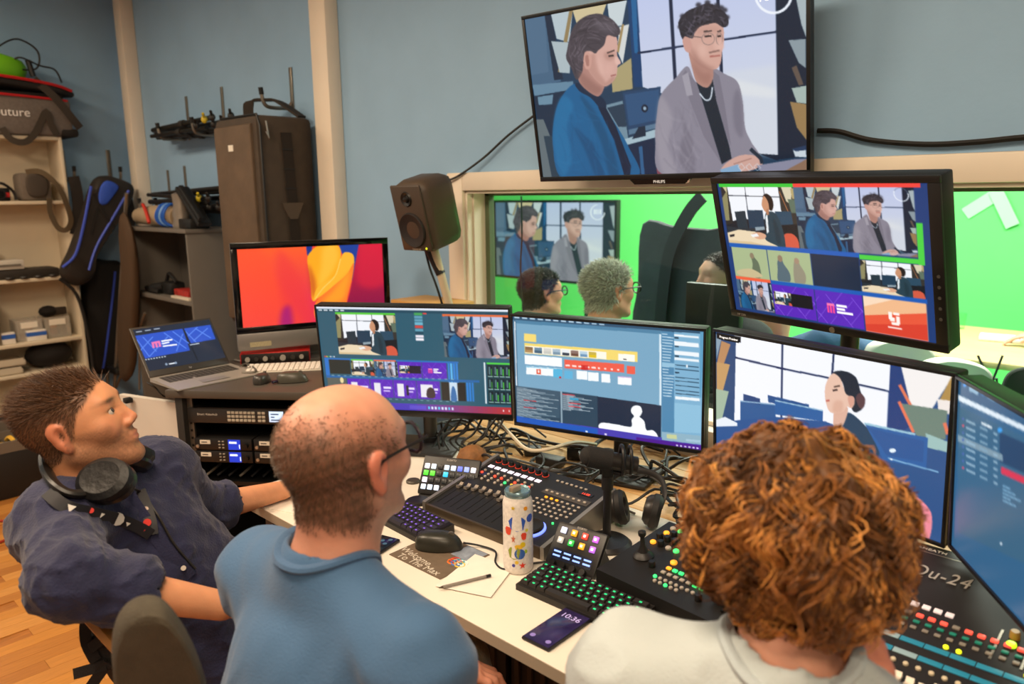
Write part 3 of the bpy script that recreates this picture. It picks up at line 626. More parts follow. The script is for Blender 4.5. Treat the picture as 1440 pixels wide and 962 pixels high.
    P([(100, 662), (500, 722), (955, 800), (1196, 850), (1195, 885), (100, 692)], '#4a3fb0'); P([(100, 655), (572, 740), (572, 790), (500, 775), (100, 692)], '#1f58b8'); P([(800, 795), (1196, 855), (1195, 887), (800, 818)], '#4e1a8e')
    P([(955, 765), (1192, 795), (1192, 850), (955, 815)], '#8fb2c4'); q(985, 780, 1045, 806, '#c8cf9a', .12); q(1100, 812, 1190, 826, '#a6c6d8', .12)
    for k in range(6): q(1040 + k * 25, 846 + k * 4, 1052 + k * 25, 854 + k * 4, '#e6dcff')
    q(500, 750, 512, 760, '#e6f0ff'); q(612, 768, 624, 780, '#e6dcff')
    c.pop(); return c
def canvas_closeup(quad):
    c = Canvas(340, 202, '#2b5287'); c.push(quad=[((u - 990) * 2.347, (v - 450) * 2.347) for u, v in quad]); P, S = c.poly, c.spl
    P([(100, 50), (620, 140), (604, 440), (100, 345)], '#f3f5fc'); P([(38, 40), (106, 56), (100, 345), (36, 385)], '#2a4a76'); P([(58, 70), (88, 82), (46, 205), (42, 150)], '#b98a60'); P([(42, 140), (86, 148), (60, 245), (42, 240)], '#c49a66'); P([(40, 228), (82, 236), (58, 335), (38, 340)], '#a3b8a0'); P([(40, 48), (60, 55), (42, 130)], '#8aa0b0')
    c.line([(259, 76), (255, 330)], 6, '#1a2c57'); c.line([(428, 106), (420, 210)], 7, '#1a2c57'); c.line([(103, 125), (260, 162), (430, 196)], 6, '#1a2c57'); c.line([(510, 214), (615, 238)], 6, '#1a2c57')
    P([(614, 140), (660, 150), (690, 345), (620, 390), (600, 380)], '#233f78'); P([(648, 150), (822, 182), (752, 292), (680, 282)], '#f2eeec'); P([(770, 275), (818, 182), (820, 300), (775, 270)], '#b08d50'); P([(768, 262), (812, 268), (808, 312), (772, 305)], '#efe6e0')
    c.line([(644, 215), (680, 282)], 10, '#e0795a'); P([(650, 276), (802, 300), (795, 395), (700, 382)], '#6f8478'); c.line([(642, 270), (690, 372)], 10, '#e8795a'); P([(730, 374), (802, 402), (800, 437), (733, 420)], '#9dbfbc'); c.line([(792, 340), (803, 378)], 12, '#e8795a')
    P([(120, 268), (236, 280), (236, 335), (120, 345)], '#2f5a92'); P([(130, 244), (185, 260), (186, 280), (130, 270)], '#27467a'); P([(210, 248), (346, 280), (346, 300), (212, 272)], '#27508a'); P([(234, 266), (392, 300), (392, 335), (234, 312)], '#2d5f9e'); c.line([(234, 266), (392, 300)], 4, '#9cc0d8'); c.line([(120, 268), (236, 280)], 4, '#8fb2d0')
    P([(40, 340), (120, 330), (236, 320), (400, 335), (560, 400), (600, 470), (580, 700), (40, 600)], '#2c5590'); P([(38, 330), (70, 320), (110, 340), (110, 350), (40, 352)], '#e8eef6'); 
    S([(478, 306), (522, 340), (562, 392), (575, 450), (520, 470), (425, 400), (445, 368), (465, 330)], '#21405b'); S([(430, 300), (472, 288), (466, 330), (440, 378), (428, 372)], '#dcb09c')
    S([(424, 176), (460, 169), (500, 190), (517, 240), (531, 262), (525, 290), (500, 306), (486, 290), (490, 255), (468, 250), (455, 205)], '#1e2836'); S([(404, 206), (424, 178), (450, 196), (468, 245), (492, 254), (496, 274), (486, 292), (470, 287), (455, 306), (418, 306), (403, 278), (398, 240)], '#e6bfab')
    S([(500, 258), (515, 242), (531, 262), (525, 290), (512, 290)], '#5a3f44'); c.line([(428, 222), (448, 218)], 5, '#4a3630'); c.line([(424, 234), (440, 231)], 6, '#3c2c2c'); c.line([(402, 268), (414, 266)], 6, '#c0645a'); S([(430, 270), (456, 270), (455, 305), (425, 305)], '#d3a28c', .6, 3); S([(474, 256), (492, 254), (494, 276), (482, 288)], '#d69f8c')
    P([(528, 340), (738, 390), (732, 492), (590, 462), (566, 410)], '#2a5fa0'); P([(540, 356), (726, 400), (722, 470), (600, 446), (575, 405)], '#285694'); c.line([(528, 342), (696, 378)], 7, '#9cc6d8'); c.ell(621, 431, 11, 7, '#e6f2fa'); c.line([(606, 456), (772, 502)], 5, '#78a8d0'); c.ell(617, 460, 4, 3, '#ffffff')
    S([(600, 560), (640, 556), (690, 575), (748, 636), (738, 728), (690, 715), (600, 700)], '#f08d9b')
    P([(42, 42), (122, 58), (121, 76), (42, 62)], '#10141c')
    c.pop(); return c
def canvas_list(quad):
    c = Canvas(220, 134, '#2c5f86'); c.push(quad=[((u - 990) * 2.347, (v - 450) * 2.347) for u, v in quad]); P = c.poly
    def q(x0, y0, x1, y1, col, sl=.47): P([(x0, y0), (x1, y0 + (x1 - x0) * sl), (x1, y1 + (x1 - x0) * sl), (x0, y1)], col)
    P([(830, 180), (1500, 480), (1500, 560), (830, 250)], '#27577c'); q(840, 250, 1500, 268, '#dbe7f0'); q(838, 285, 1500, 700, '#35617f'); q(975, 372, 1500, 470, '#1f3f60', .45); q(980, 485, 1500, 508, '#d8304a', .45)
    q(838, 380, 985, 402, '#7f98a6', .45)
    for k, x in ((0, 860), (1, 920), (2, 860)): c.ell(x, 218 + (x - 860) * .45, 5, 5, '#4aa0f0')
    for k in range(9): q(875 + (k % 2) * 60, 212 + (k % 2) * 28 + (k // 2) * 5, 905 + (k % 2) * 60, 217 + (k % 2) * 28 + (k // 2) * 5, '#8fb4cc')
    for k in range(8):
        y = 330 + k * 23
        q(865, y, 895, y + 7, '#93b2c6'); q(910, y + 22, 935, y + 29, '#7fa2b8'); q(955, y + 42, 968, y + 49, '#93b2c6'); c.ell(855, y - 2, 4, 4, '#c8506a' if k in (1, 7) else '#4a64a8')
    q(915, 338, 950, 346, '#e4eef4'); c.ell(976, 366, 8, 8, '#3aa0f0')
    for k in range(5): q(985, 545 + k * 12, 1010 + (k * 17) % 50, 550 + k * 12, '#7fb0d0')
    c.ell(980, 738, 4, 4, '#e8f4fc'); c.pop(); return c
def canvas_petals():
    c = Canvas(240, 138, '#ef3b33'); c.push(quad=[(487, 80), (1063, 65), (1082, 398), (512, 412)]); P, S = c.poly, c.spl
    P([(487, 80), (760, 72), (790, 310), (800, 410), (512, 412)], '#fb5a28', col2='#e0245c'); S([(487, 60), (560, 60), (640, 200), (700, 330), (730, 420), (500, 430), (480, 200)], '#fd4f2e', .75, 14); S([(640, 90), (700, 150), (760, 300), (790, 420), (690, 420), (650, 260)], '#ee3a3a', .7, 12); S([(660, 345), (690, 330), (700, 420), (655, 420)], '#9c1478', .8, 8)
    P([(880, 66), (975, 64), (950, 260), (900, 120)], '#123c96'); P([(750, 72), (775, 70), (770, 130), (755, 110)], '#0f2f86')
    P([(965, 66), (1066, 62), (1082, 398), (900, 405), (930, 280)], '#d2183a', col2='#7c0c44'); S([(985, 66), (1066, 62), (1072, 250), (960, 240)], '#da1c3c', .7, 10)
    S([(756, 130), (770, 95), (800, 70), (850, 62), (885, 80), (890, 130), (870, 200), (820, 260), (790, 310), (775, 300), (768, 220)], '#fca81c'); S([(820, 80), (870, 75), (880, 130), (850, 200), (800, 250), (810, 160)], '#fdc040', .8, 8); S([(760, 150), (790, 230), (785, 300), (770, 260)], '#b83a20', .6, 6)
    S([(895, 115), (920, 102), (944, 122), (938, 190), (880, 240), (800, 300), (784, 305), (800, 250), (870, 200)], '#fbb430'); S([(944, 150), (940, 210), (920, 300), (905, 400), (800, 402), (790, 320), (850, 260), (915, 200)], '#f8782a'); S([(930, 180), (915, 280), (890, 320), (820, 320), (860, 270)], '#fda428', .8, 8); c.line([(890, 130), (868, 205), (820, 258), (788, 305)], 3, '#ffd870', 1, True)
    c.pop(); return c
def canvas_laptop():
    c = Canvas(170, 110, '#202a3c'); c.push(quad=[(90, 410), (398, 375), (455, 530), (145, 580)]); P = c.poly
    P([(100, 435), (290, 410), (314, 498), (132, 528)], '#2b55c8'); P([(295, 410), (400, 397), (418, 455), (315, 470)], '#2b55c8')
    for a, b_ in (((105, 450), (150, 520)), ((130, 440), (180, 500)), ((110, 500), (170, 440)), ((150, 520), (230, 440)), ((215, 425), (300, 490)), ((250, 420), (312, 470)), ((260, 500), (290, 430)), ((310, 440), (350, 405)), ((330, 460), (390, 410)), ((340, 410), (400, 450)), ((300, 420), (340, 465))): c.line([a, b_], 4, '#5a86ea')
    for k in range(3): P([(162 + k * 13, 462 - k * 2), (171 + k * 13, 460 - k * 2), (175 + k * 13, 484 - k * 2), (166 + k * 13, 486 - k * 2)], '#f078b4')
    P([(162, 462), (195, 456), (197, 464), (164, 470)], '#f078b4')
    for k, n in enumerate((45, 32, 62)): P([(202 + k * 2, 456 + k * 10), (202 + n, 450 + k * 10), (202 + n, 456 + k * 10), (203 + k * 2, 462 + k * 10)], '#f4f6ff')
    P([(292, 410), (296, 409), (345, 540), (340, 541)], '#0f1624')
    for k in range(8): P([(132 + k * 11, 530 - k * 1.6), (138 + k * 11, 529 - k * 1.6), (139 + k * 11, 534 - k * 1.6), (133 + k * 11, 535 - k * 1.6)], '#c8d2e0')
    P([(315, 474), (352, 468), (353, 472), (316, 478)], '#b8c4d4'); P([(226, 549), (250, 545), (251, 550), (227, 554)], '#e6ecf4'); c.ell(216, 552, 5, 5, '#8ea0b8'); c.ell(254, 547, 5, 5, '#8ea0b8')
    for k in range(3): P([(104 + k * 36, 418 - k * 5), (128 + k * 36, 415 - k * 5), (128 + k * 36, 419 - k * 5), (104 + k * 36, 422 - k * 5)], '#a8b4c8')
    c.pop(); return c
DZ = 0.74
# big wall screen
cB = Canvas(420, 240); art_B(cB, (0, 0, 1, 1))
TVC = CAMP + (Vector((-1.44, 2.165, 1.94)) - CAMP) * .95
T, B, dw, dh = monitor('wall_television', 'large wall screen showing two seated men, hung above the window', 'television', TVC, radians(5.0), radians(11.0), 0.936, 0.5434, (.0115, .0115, .0115, .016), cB, TVC.z, stand=None, thick=0.03, back=0.03)
s = MB(); s.prism([(-.105, -.2717), (-.09, -.287), (.09, -.287), (.105, -.2717)], -.006, .02, 'y'); part(B, 'logo_plate', s, GLOSS)
text(B, 'lettering', 'PHILIPS', 0.013, mat('#e8e8e8', 0.4, emit=.2), (0, -.0065, -.2795), (pi / 2, 0, 0))
text(B, 'timer', '13:31', 0.04, mat('#eef2fa', 0.5, emit=.9), (0.3694, -.0004, 0.2075), (pi / 2, 0, 0), 0.0001)
s = MB(); s.box((0, .10, 0), (.3, .16, .2), .004); part(T, 'wall_bracket', s, GREYM)
# two-column mid monitors on the desk
m1 = monitor('desk_monitor', 'monitor in front of the bald man showing a video switcher with purple tiles', 'monitor', (-1.95, 1.555, 1.072), radians(33), radians(6), .66, .385, (.006, .006, .006, .022), canvas_switcher(), DZ)
m2 = monitor('desk_monitor', 'monitor with pale blue editing screen and white keyed silhouette', 'monitor', (-1.335, 1.771, 1.07), radians(14.2), radians(3), .613, .365, (.008, .008, .008, .012), canvas_keyer(), DZ, base=(.26, .18))
c3 = (-0.667, 1.688, 1.091); q3 = screen_quad(c3, radians(-13.75), radians(3.6), .597, .349)
m3 = monitor('desk_monitor', 'monitor behind the red-haired person showing a woman in profile', 'monitor', c3, radians(-13.75), radians(3.6), .613, .365, (.008, .008, .008, .008), canvas_closeup(q3), DZ, base=(.16, .12))
s = MB(); s.box((0, 0, 0), (.066, .0006, .014)); pv = part(m3[1], 'caption_box', s, mat('#0c0e14', .5), loc=(-.255, -.0008, .1635))
text(pv, 'lettering', 'Program Preview', 0.0085, mat('#f4f6fa', .5, emit=.9), (0, -.0006, 0), (pi / 2, 0, 0), 0.0001)
c4 = CAMP + (Vector((-0.203, 1.424, 1.074)) - CAMP) * .955; q4 = screen_quad(c4, radians(-55), radians(3), .57, .333)
m4 = monitor('desk_monitor', 'dark blue list screen at the right edge above the mixing console', 'monitor', c4, radians(-55), radians(3), .586, .349, (.008, .008, .008, .008), canvas_list(q4), DZ, base=(.12, .1), back=.38)
s = MB(); s.box2((-.02, .05, m4[1].location.z - .02), (.02, .40, m4[1].location.z + .02), .004); s.v = [(x, y - .0, z) for x, y, z in s.v]; part(m4[0], 'support_arm', s, PLAST).location.y = m4[1].location.y + .0
HPC = CAMP + (Vector((-0.851, 2.10, 1.437)) - CAMP) * 0.93
hp = monitor('raised_monitor', 'thick black monitor raised on a pole, showing a multiview grid', 'monitor', HPC, radians(-13.5), radians(16.5), .642, .4185, (.0186, .028, .017, .0205), canvas_multiview(), DZ, thick=.05, base=(.2, .07), roll=radians(.8), body_m=mat('#171412', .45), bez_m=mat('#171412', .4))
s = MB()
for k in range(5): s.cyl((.308, -.004, -.02 - k * .026), (.308, -.0055, -.02 - k * .026), .004, n=8)
part(hp[1], 'buttons', s, mat('#4b4742', .5))
s = MB(); s.cyl((0.02, -.004, -.199), (0.02, -.006, -.199), .008, n=16); part(hp[1], 'round_badge', s, mat('#a79c8c', .3, .8))
text(hp[1], 'lettering', 'HP Z30i', .009, mat('#8d867c', .5), (-.28, -.0052, -.2), (pi / 2, 0, 0))
# all-in-one computer and laptop
ic = (-2.823, 1.738, 1.251)
IM = monitor('all_in_one_computer', 'silver-chinned all-in-one computer with red and orange petal wallpaper', 'computer', ic, radians(69.9), 0, .65, .37, (.026, .026, .026, .026), canvas_petals(), .93, stand=None, thick=.02, back=.05, bez_m=GLOSS, body_m=mat('#8d8a86', .35, .7))
# lift the display glass above the aluminium chin
s = MB(); s.box2((-.325, -.004, -.185 - .072), (.325, .018, -.185), .004); part(IM[1], 'chin', s, mat('#84807c', .38, .5), 'grey aluminium chin')
s = MB(); s.box((-.235, -.0045, -.232), (.085, .001, .02)); part(IM[1], 'sticker', s, mat('#a89c7c', .8, var=.2, scale=200))
s = MB(); s.prism([(-.09, 0), (.09, 0), (.085, .008), (-.085, .008)], -.08, .11, 'y'); s.box2((-.07, .06, .0), (.07, .075, .2), .003); part(IM[0], 'stand_foot', s, mat('#8d8a86', .35, .7))
# ------------------------------------------------------------------ left background: bookcase, bags, hooks, cabinet
SHX, SHB, SY0, SY1 = -5.8, -6.07, 0.86, 1.725
SW = mat('#dccdb2', 0.55, var=.03, scale=5)
bc = thing('bookcase', 'tall cream open bookcase against the left wall, packed with gear', 'bookcase', (-5.93, 1.3, 0))
b = mbw(bc); b.box2((SHB, SY1 - .02, 0), (SHX, SY1, 2.02), .002); part(bc, 'side_panel', b, SW)
b = mbw(bc); b.box2((SHB, SY0, 0), (SHX, SY0 + .02, 2.02), .002); part(bc, 'side_panel', b, SW)
b = mbw(bc); b.box2((SHB, SY0 + .02, 0.02), (SHB + .006, SY1 - .02, 2.0)); part(bc, 'back_panel', b, SW)
SZ = [2.02, 1.605, 1.10, 0.675, 0.47, 0.08]
for z in SZ:
    b = mbw(bc); b.box2((SHB + .008, SY0 + .02, z - .022), (SHX - (0 if z > 2 else .004), SY1 - .02, z), .002); part(bc, 'shelf', b, SW)
# grey kit bag with red trim on top
GREYC = mat('#6f655d', .9, var=.12, scale=60, bump=.15, bscale=400); REDT = mat('#c2181c', .6); BLKC = mat('#1c1714', .85, bump=.2, bscale=300)
kb = thing('kit_bag', 'grey kit bag with red trim and white lettering on top of the bookcase', 'bag', (-5.93, 1.45, 2.02))
b = mbw(kb); b.box2((-6.07, 1.02, 2.022), (-5.775, 1.80, 2.265), .025); part(kb, 'body', b, GREYC)
b = mbw(kb); b.box2((-6.075, 1.715, 2.02), (-5.77, 1.83, 2.075), .02); part(kb, 'corner_patch', b, BLKC)
b = mbw(kb); b.box2((-6.06, 1.02, 2.24), (-5.80, 1.77, 2.295), .02); part(kb, 'open_mouth', b, mat('#15100d', .9))
b = mbw(kb); b.tube([(-5.773, 1.02, 2.278), (-5.77, 1.5, 2.265), (-5.78, 1.78, 2.252)], .008, 6, 4); part(kb, 'red_trim', b, REDT)
b = mbw(kb); pillow(b, [(-6.07, 1.0, 2.35), (-5.79, 1.0, 2.37), (-5.78, 1.5, 2.35), (-5.80, 1.80, 2.31), (-6.05, 1.81, 2.32)], (0, 0, 1), .045, .08); part(kb, 'lid', b, BLKC)
b = mbw(kb); b.tube([(-5.785, 1.0, 2.39), (-5.772, 1.4, 2.38), (-5.775, 1.7, 2.35), (-5.80, 1.82, 2.32)], .010, 6, 4); part(kb, 'red_trim', b, REDT)
b = mbw(kb); b.ribbon([(-5.79, 1.60, 2.375), (-5.76, 1.70, 2.27), (-5.755, 1.79, 2.14), (-5.765, 1.835, 2.08)], .05, (1, 0, 0), .005, 4); part(kb, 'shoulder_strap', b, mat('#3a322a', .9))
b = mbw(kb); b.ribbon([(-5.76, 1.38, 2.06), (-5.75, 1.42, 1.99), (-5.748, 1.49, 1.975), (-5.755, 1.55, 2.02), (-5.765, 1.60, 2.10), (-5.765, 1.645, 2.175), (-5.763, 1.66, 2.10), (-5.763, 1.69, 2.03)], .04, (1, 0, 0), .005, 4); part(kb, 'handle_strap', b, mat('#3d342a', .9))
text(kb, 'lettering', 'Aputure', .075, mat('#f2ede6', .6), (5.93 - 5.77, 1.425 - 1.45, .14), (pi / 2, 0, pi / 2), .001)
gb = thing('light_bag', 'lime green pouch lying on the grey kit bag', 'pouch', (-5.92, 1.25, 2.30))
b = mbw(gb); pillow(b, [(-6.02, 1.05, 2.47), (-5.83, 1.05, 2.47), (-5.82, 1.40, 2.455), (-5.88, 1.58, 2.43), (-6.0, 1.55, 2.44)], (0, 0.2, 1), .15, .25); part(gb, 'body', b, mat('#7fd417', .5, bump=.3, bscale=25))
b = mbw(gb); b.ribbon([(-5.82, 1.1, 2.50), (-5.82, 1.3, 2.505), (-5.85, 1.48, 2.48)], .02, (0, 0, 1), .004, 3); part(gb, 'strap', b, BLKC)
b = MB(); P0 = [(x_, y_, z_ + .09) for x_, y_, z_ in ((-5.9, 1.2, 2.42), (-5.88, 1.32, 2.50), (-5.86, 1.38, 2.46), (-5.86, 1.40, 2.40), (-5.85, 1.44, 2.47), (-5.84, 1.55, 2.53), (-5.85, 1.66, 2.47), (-5.86, 1.64, 2.36), (-5.88, 1.5, 2.36), (-5.85, 1.55, 2.42), (-5.84, 1.66, 2.38), (-5.82, 1.74, 2.36), (-5.81, 1.77, 2.28))]
b.tube(P0, .006, 6, 6); b.cyl((-5.86, 1.62, 2.40), (-5.86, 1.6, 2.50), .018, n=8); b.cyl((-5.88, 1.31, 2.59), (-5.88, 1.27, 2.55), .015, n=8)
single('power_cable', 'black coiled power cable looping above the grey kit bag', 'cable', b, mat('#171310', .5))
# second shelf: camera and camera bag
ca = thing('camera', 'small black camera with red detail at the left of the second shelf', 'camera', (-5.9, 1.32, 1.606))
b = mbw(ca); b.box2((-5.97, 1.25, 1.607), (-5.85, 1.40, 1.69), .01); b.cyl((-5.86, 1.33, 1.65), (-5.80, 1.33, 1.65), .038, .034, 16); part(ca, 'body', b, BLACK)
b = mbw(ca); b.cyl((-5.81, 1.33, 1.65), (-5.798, 1.33, 1.65), .026, n=16); part(ca, 'lens', b, GLOSS)
b = mbw(ca); b.box2((-5.852, 1.37, 1.63), (-5.846, 1.395, 1.66)); part(ca, 'red_tab', b, REDT)
b = mbw(ca); b.ribbon([(-5.85, 1.27, 1.68), (-5.81, 1.34, 1.72), (-5.83, 1.41, 1.67), (-5.82, 1.42, 1.612)], .018, (1, 0, 0), .003, 4); part(ca, 'strap', b, BLKC)
cb = thing('camera_bag', 'brown-grey camera bag with a hanging strap on the second shelf', 'bag', (-5.9, 1.56, 1.606))
b = mbw(cb); b.box2((-6.0, 1.455, 1.607), (-5.83, 1.64, 1.785), .025); part(cb, 'body', b, mat('#6b6055', .9, var=.1, scale=40))
b = mbw(cb); pillow(b, [(-5.825, 1.50, 1.64), (-5.825, 1.60, 1.64), (-5.825, 1.61, 1.76), (-5.825, 1.50, 1.77)], (1, 0, 0), .035, .2); part(cb, 'front_pocket', b, mat('#453c33', .9))
b = mbw(cb); b.ribbon([(-5.84, 1.50, 1.79), (-5.80, 1.58, 1.79), (-5.775, 1.66, 1.70), (-5.775, 1.70, 1.58), (-5.78, 1.715, 1.47), (-5.78, 1.68, 1.41), (-5.78, 1.63, 1.43), (-5.785, 1.60, 1.53), (-5.79, 1.605, 1.62)], .035, (1, 0.2, 0), .004, 5); part(cb, 'strap', b, mat('#5c4c36', .9))
# third shelf: panels, small box, case
lp = thing('video_light', 'white flat video light lying on the third shelf', 'lamp', (-5.9, 1.25, 1.16))
b = mbw(lp); b.box2((-6.02, .95, 1.165), (-5.83, 1.42, 1.225), .006); part(lp, 'panel', b, mat('#c9c2b4', .4))
b = mbw(lp); b.box2((-5.832, .95, 1.185), (-5.826, 1.40, 1.20)); part(lp, 'groove', b, mat('#6d655a', .5))
b = MB(); b.box2((-6.03, .93, 1.102), (-5.82, 1.62, 1.160), .008); single('flat_case', 'dark flat case under the white video light on the third shelf', 'case', b, mat('#2b241d', .7))
sb = thing('small_device', 'little black device box standing on the white video light', 'device', (-5.9, 1.22, 1.226))
b = mbw(sb); b.box2((-5.96, 1.16, 1.227), (-5.88, 1.29, 1.325), .004); part(sb, 'body', b, mat('#241d17', .5))
b = mbw(sb); b.box2((-5.881, 1.215, 1.27), (-5.878, 1.225, 1.28)); part(sb, 'led', b, mat('#ffe8c0', .5, emit=.8))
for k in range(4):
    b = MB(); y = 1.32 + k * .085; b.lathe([(.0, 0), (.026, 0), (.03, .008), (.026, .016), (0, .018)], 12)
    single('lens_cap', ['black round cap nearest the left on the third shelf edge', 'second black cap on the third shelf edge', 'third black cap on the third shelf edge', 'black round cap nearest the bookcase end panel'][k], 'cap', b, mat('#2a2520', .5), (-5.815, y, 1.1015), group='caps on the third shelf edge')
# fourth shelf: drawers, clear bins, little boxes
dr = thing('drawer_unit', 'beige little drawer unit at the left of the fourth shelf', 'drawer unit', (-5.9, 1.17, .676))
b = mbw(dr); b.box2((-6.0, 1.05, .677), (-5.83, 1.235, 1.0), .004); part(dr, 'body', b, mat('#8f8270', .6))
for k in range(3):
    b = mbw(dr); b.box2((-5.83, 1.06, .69 + k * .1), (-5.82, 1.225, .78 + k * .1), .003); part(dr, 'drawer', b, mat('#857967', .6))
CLR = mat('#cfc7b8', .15, alpha=.35, key='clearbox')
for k, (y0, y1, lab) in enumerate(((1.33, 1.49, 'clear plastic bin of small parts beside the blue and white boxes'), (1.50, 1.66, 'clear plastic bin with orange parts at the end of the fourth shelf'))):
    t = thing('storage_bin', lab, 'bin', (-5.93, (y0 + y1) / 2, .676))
    b = mbw(t); zt = .82
    b.box2((-6.02, y0, .677), (-5.87, y1, .683)); b.box2((-5.874, y0, .68), (-5.87, y1, zt)); b.box2((-6.02, y0, .68), (-6.016, y1, zt)); b.box2((-6.02, y0, .68), (-5.87, y0 + .004, zt)); b.box2((-6.02, y1 - .004, .68), (-5.87, y1, zt)); part(t, 'shell', b, CLR)
    b = mbw(t); b.box2((-5.869, y0 + .03, .765), (-5.866, y1 - .03, .805)); part(t, 'paper_label', b, mat('#efe6d4', .7))
    for j in range(5):
        b = mbw(t); x, y = random.uniform(-6.0, -5.9), random.uniform(y0 + .02, y1 - .05); b.box2((x, y, .684), (x + .03, y + .04, .684 + random.uniform(.03, .09)), .003); part(t, 'content', b, mat(['#4a4038', '#d07a28', '#c9bda8', '#2a241f', '#8a4a24'][j], .6))
b = MB(); b.ell((0, 0, 0), (.05, .06, .04), 12, 6); single('cloth_cap', 'crumpled black cloth cap on the clear bins', 'cap', b, mat('#16110d', .9, bump=.4, bscale=30), (-5.94, 1.55, .855))
b = MB(); b.box((0, 0, .03), (.04, .1, .05), .003); single('battery_pack', 'black and orange battery pack on the end bin', 'battery', b, mat('#2c231b', .5), (-5.93, 1.61, .822))
BOXW = mat('#e9e2d6', .6); BOXB = mat('#2f62b8', .5)
for k, (y0, y1, x, h, lab) in enumerate(((1.235, 1.315, -5.84, .075, 'small blue and white carton at the left by the drawer unit'), (1.385, 1.50, -5.845, .07, 'small blue and white carton lying before the clear bin'), (1.222, 1.234, -5.85, .16, 'thin white card standing upright by the drawer unit'))):
    t = thing('carton', lab, 'carton', (x, (y0 + y1) / 2, .676), group='small cartons on the fourth shelf')
    b = mbw(t); b.box2((x - .05, y0, .677), (x, y1, .677 + h), .002); part(t, 'box', b, BOXW)
    b = mbw(t); b.box2((x - .051, y0 - .0005, .677 + h * .45), (x + .0008, y1 + .0005, .677 + h * .85)); part(t, 'blue_band', b, BOXB)
# fifth shelf and floor level
b = MB(); b.ell((0, 0, .09), (.12, .15, .09), 16, 8); single('round_bag', 'round black bag on the fifth shelf behind the seated man', 'bag', b, mat('#17110c', .9, bump=.3, bscale=20), (-5.93, 1.52, .471))
for k in range(2):
    b = MB(); b.box((0, 0, .02), (.2, .30, .035), .004); b.box((.1, 0, .03), (.004, .28, .04)); single('paper_tray', ['lower white paper tray on the fifth shelf', 'upper white paper tray on the fifth shelf'][k], 'tray', b, mat('#cfc2aa', .5), (-5.92, 1.18 + .02 * k, .472 + .055 * k))
b = MB(); b.box((0, 0, .13), (.3, .34, .25), .01); single('equipment_case', 'black equipment case standing low before the bookcase', 'case', b, mat('#1b140f', .7), (-5.55, 1.28, 0))
tb = thing('tool_tray', 'open tray of yellow and white parts on a dark trunk', 'tray', (-5.0, .95, .0))
b = mbw(tb); b.box2((-5.25, .62, 0.0), (-4.75, 1.22, .26), .01); part(tb, 'trunk', b, mat('#17120e', .6))
b = mbw(tb)
for x0, y0, x1, y1 in ((-5.25, .62, -4.75, .635), (-5.25, 1.205, -4.75, 1.22), (-5.25, .62, -5.235, 1.22), (-4.765, .62, -4.75, 1.22), (-5.25, .9, -4.75, .91), (-5.0, .62, -4.99, 1.22)): b.box2((x0, y0, .26), (x1, y1, .32))
part(tb, 'divider', b, mat('#6d6255', .6))
for k in range(26):
    b = mbw(tb); x, y = random.uniform(-5.2, -4.82), random.uniform(.66, 1.17); a = random.uniform(0, pi); L = random.uniform(.04, .1)
    b.tube([(x, y, .275), (x + L * .5 * cos(a), y + L * .5 * sin(a), .30), (x + L * cos(a), y + L * sin(a), .285)], .012, 6, 3); part(tb, 'small_part', b, mat(['#e0971c', '#d9d0c0', '#8a8074', '#2a241f', '#e7b23a'][k % 5], .5))
b = MB(); t_ = np.linspace(0, 1.8 * pi, 14); b.tube([(-4.3 + .16 * cos(a), .75 + .12 * sin(a), .009) for a in t_], .006, 6); single('red_cable', 'thin red cable ring lying on the floor by the trunk', 'cable', b, mat('#a5321e', .5))
b = MB(); b.box2((-4.75, .52, 0), (-4.1, .60, .06), .01); single('floor_bar', 'dark bar lying on the floor in front of the trunk', 'bar', b, mat('#1c140e', .6))
# hooks
STEEL = mat('#8d8478', .35, .7)
def hook_back(x, z0, z1, L, lab, y=WY):
    t = thing('wall_hook', lab, 'hook', (x, y, z0), group='steel hooks on the back wall')
    b = mbw(t); b.box2((x - .014, y - .008, z0), (x + .014, y - .001, z1), .002); part(t, 'plate', b, STEEL)
    b = mbw(t); b.tube([(x, y - .008, z0 + .03), (x, y - .03, z0 + .005), (x, y - .06, z0), (x, y - L + .03, z0), (x, y - L, z0 + .02), (x, y - L - .01, z0 + .07)], .010, 8, 4); part(t, 'arm', b, STEEL)
    b = mbw(t); b.cyl((x, y - L - .0085, z0 + .06), (x, y - L - .0125, z0 + .095), .0125, n=10); part(t, 'rubber_tip', b, RUB)
def hook_left(y, z0, z1, L, lab):
    x = WX; t = thing('wall_hook', lab, 'hook', (x, y, z0), group='steel hooks on the left wall')
    b = mbw(t); b.box2((x + .001, y - .014, z0), (x + .008, y + .014, z1), .002); part(t, 'plate', b, STEEL)
    b = mbw(t); b.tube([(x + .008, y, z0 + .03), (x + .03, y, z0 + .005), (x + .06, y, z0), (x + L - .03, y, z0), (x + L, y, z0 + .02), (x + L + .01, y, z0 + .07)], .010, 8, 4); part(t, 'arm', b, STEEL)
    b = mbw(t); b.cyl((x + L + .0085, y, z0 + .06), (x + L + .0125, y, z0 + .095), .0125, n=10); part(t, 'rubber_tip', b, RUB)
hook_back(-5.03, 1.98, 2.25, .19, 'upper hook nearest the corner post, under folded stands'); hook_back(-4.54, 1.98, 2.26, .19, 'upper hook between the folded stands and the brown case'); hook_back(-3.755, 2.07, 2.28, .17, 'hook carrying the tall brown case'); 
hook_back(-5.42, 1.52, 1.80, .2, 'lower hook nearest the corner post'); hook_back(-5.15, 1.52, 1.82, .2, 'lower hook under the second folded stand bundle')
hook_left(1.80, 1.74, 1.95, .2, 'left wall hook beside the bookcase'); hook_left(2.10, 1.74, 1.96, .2, 'left wall hook beside the corner post')
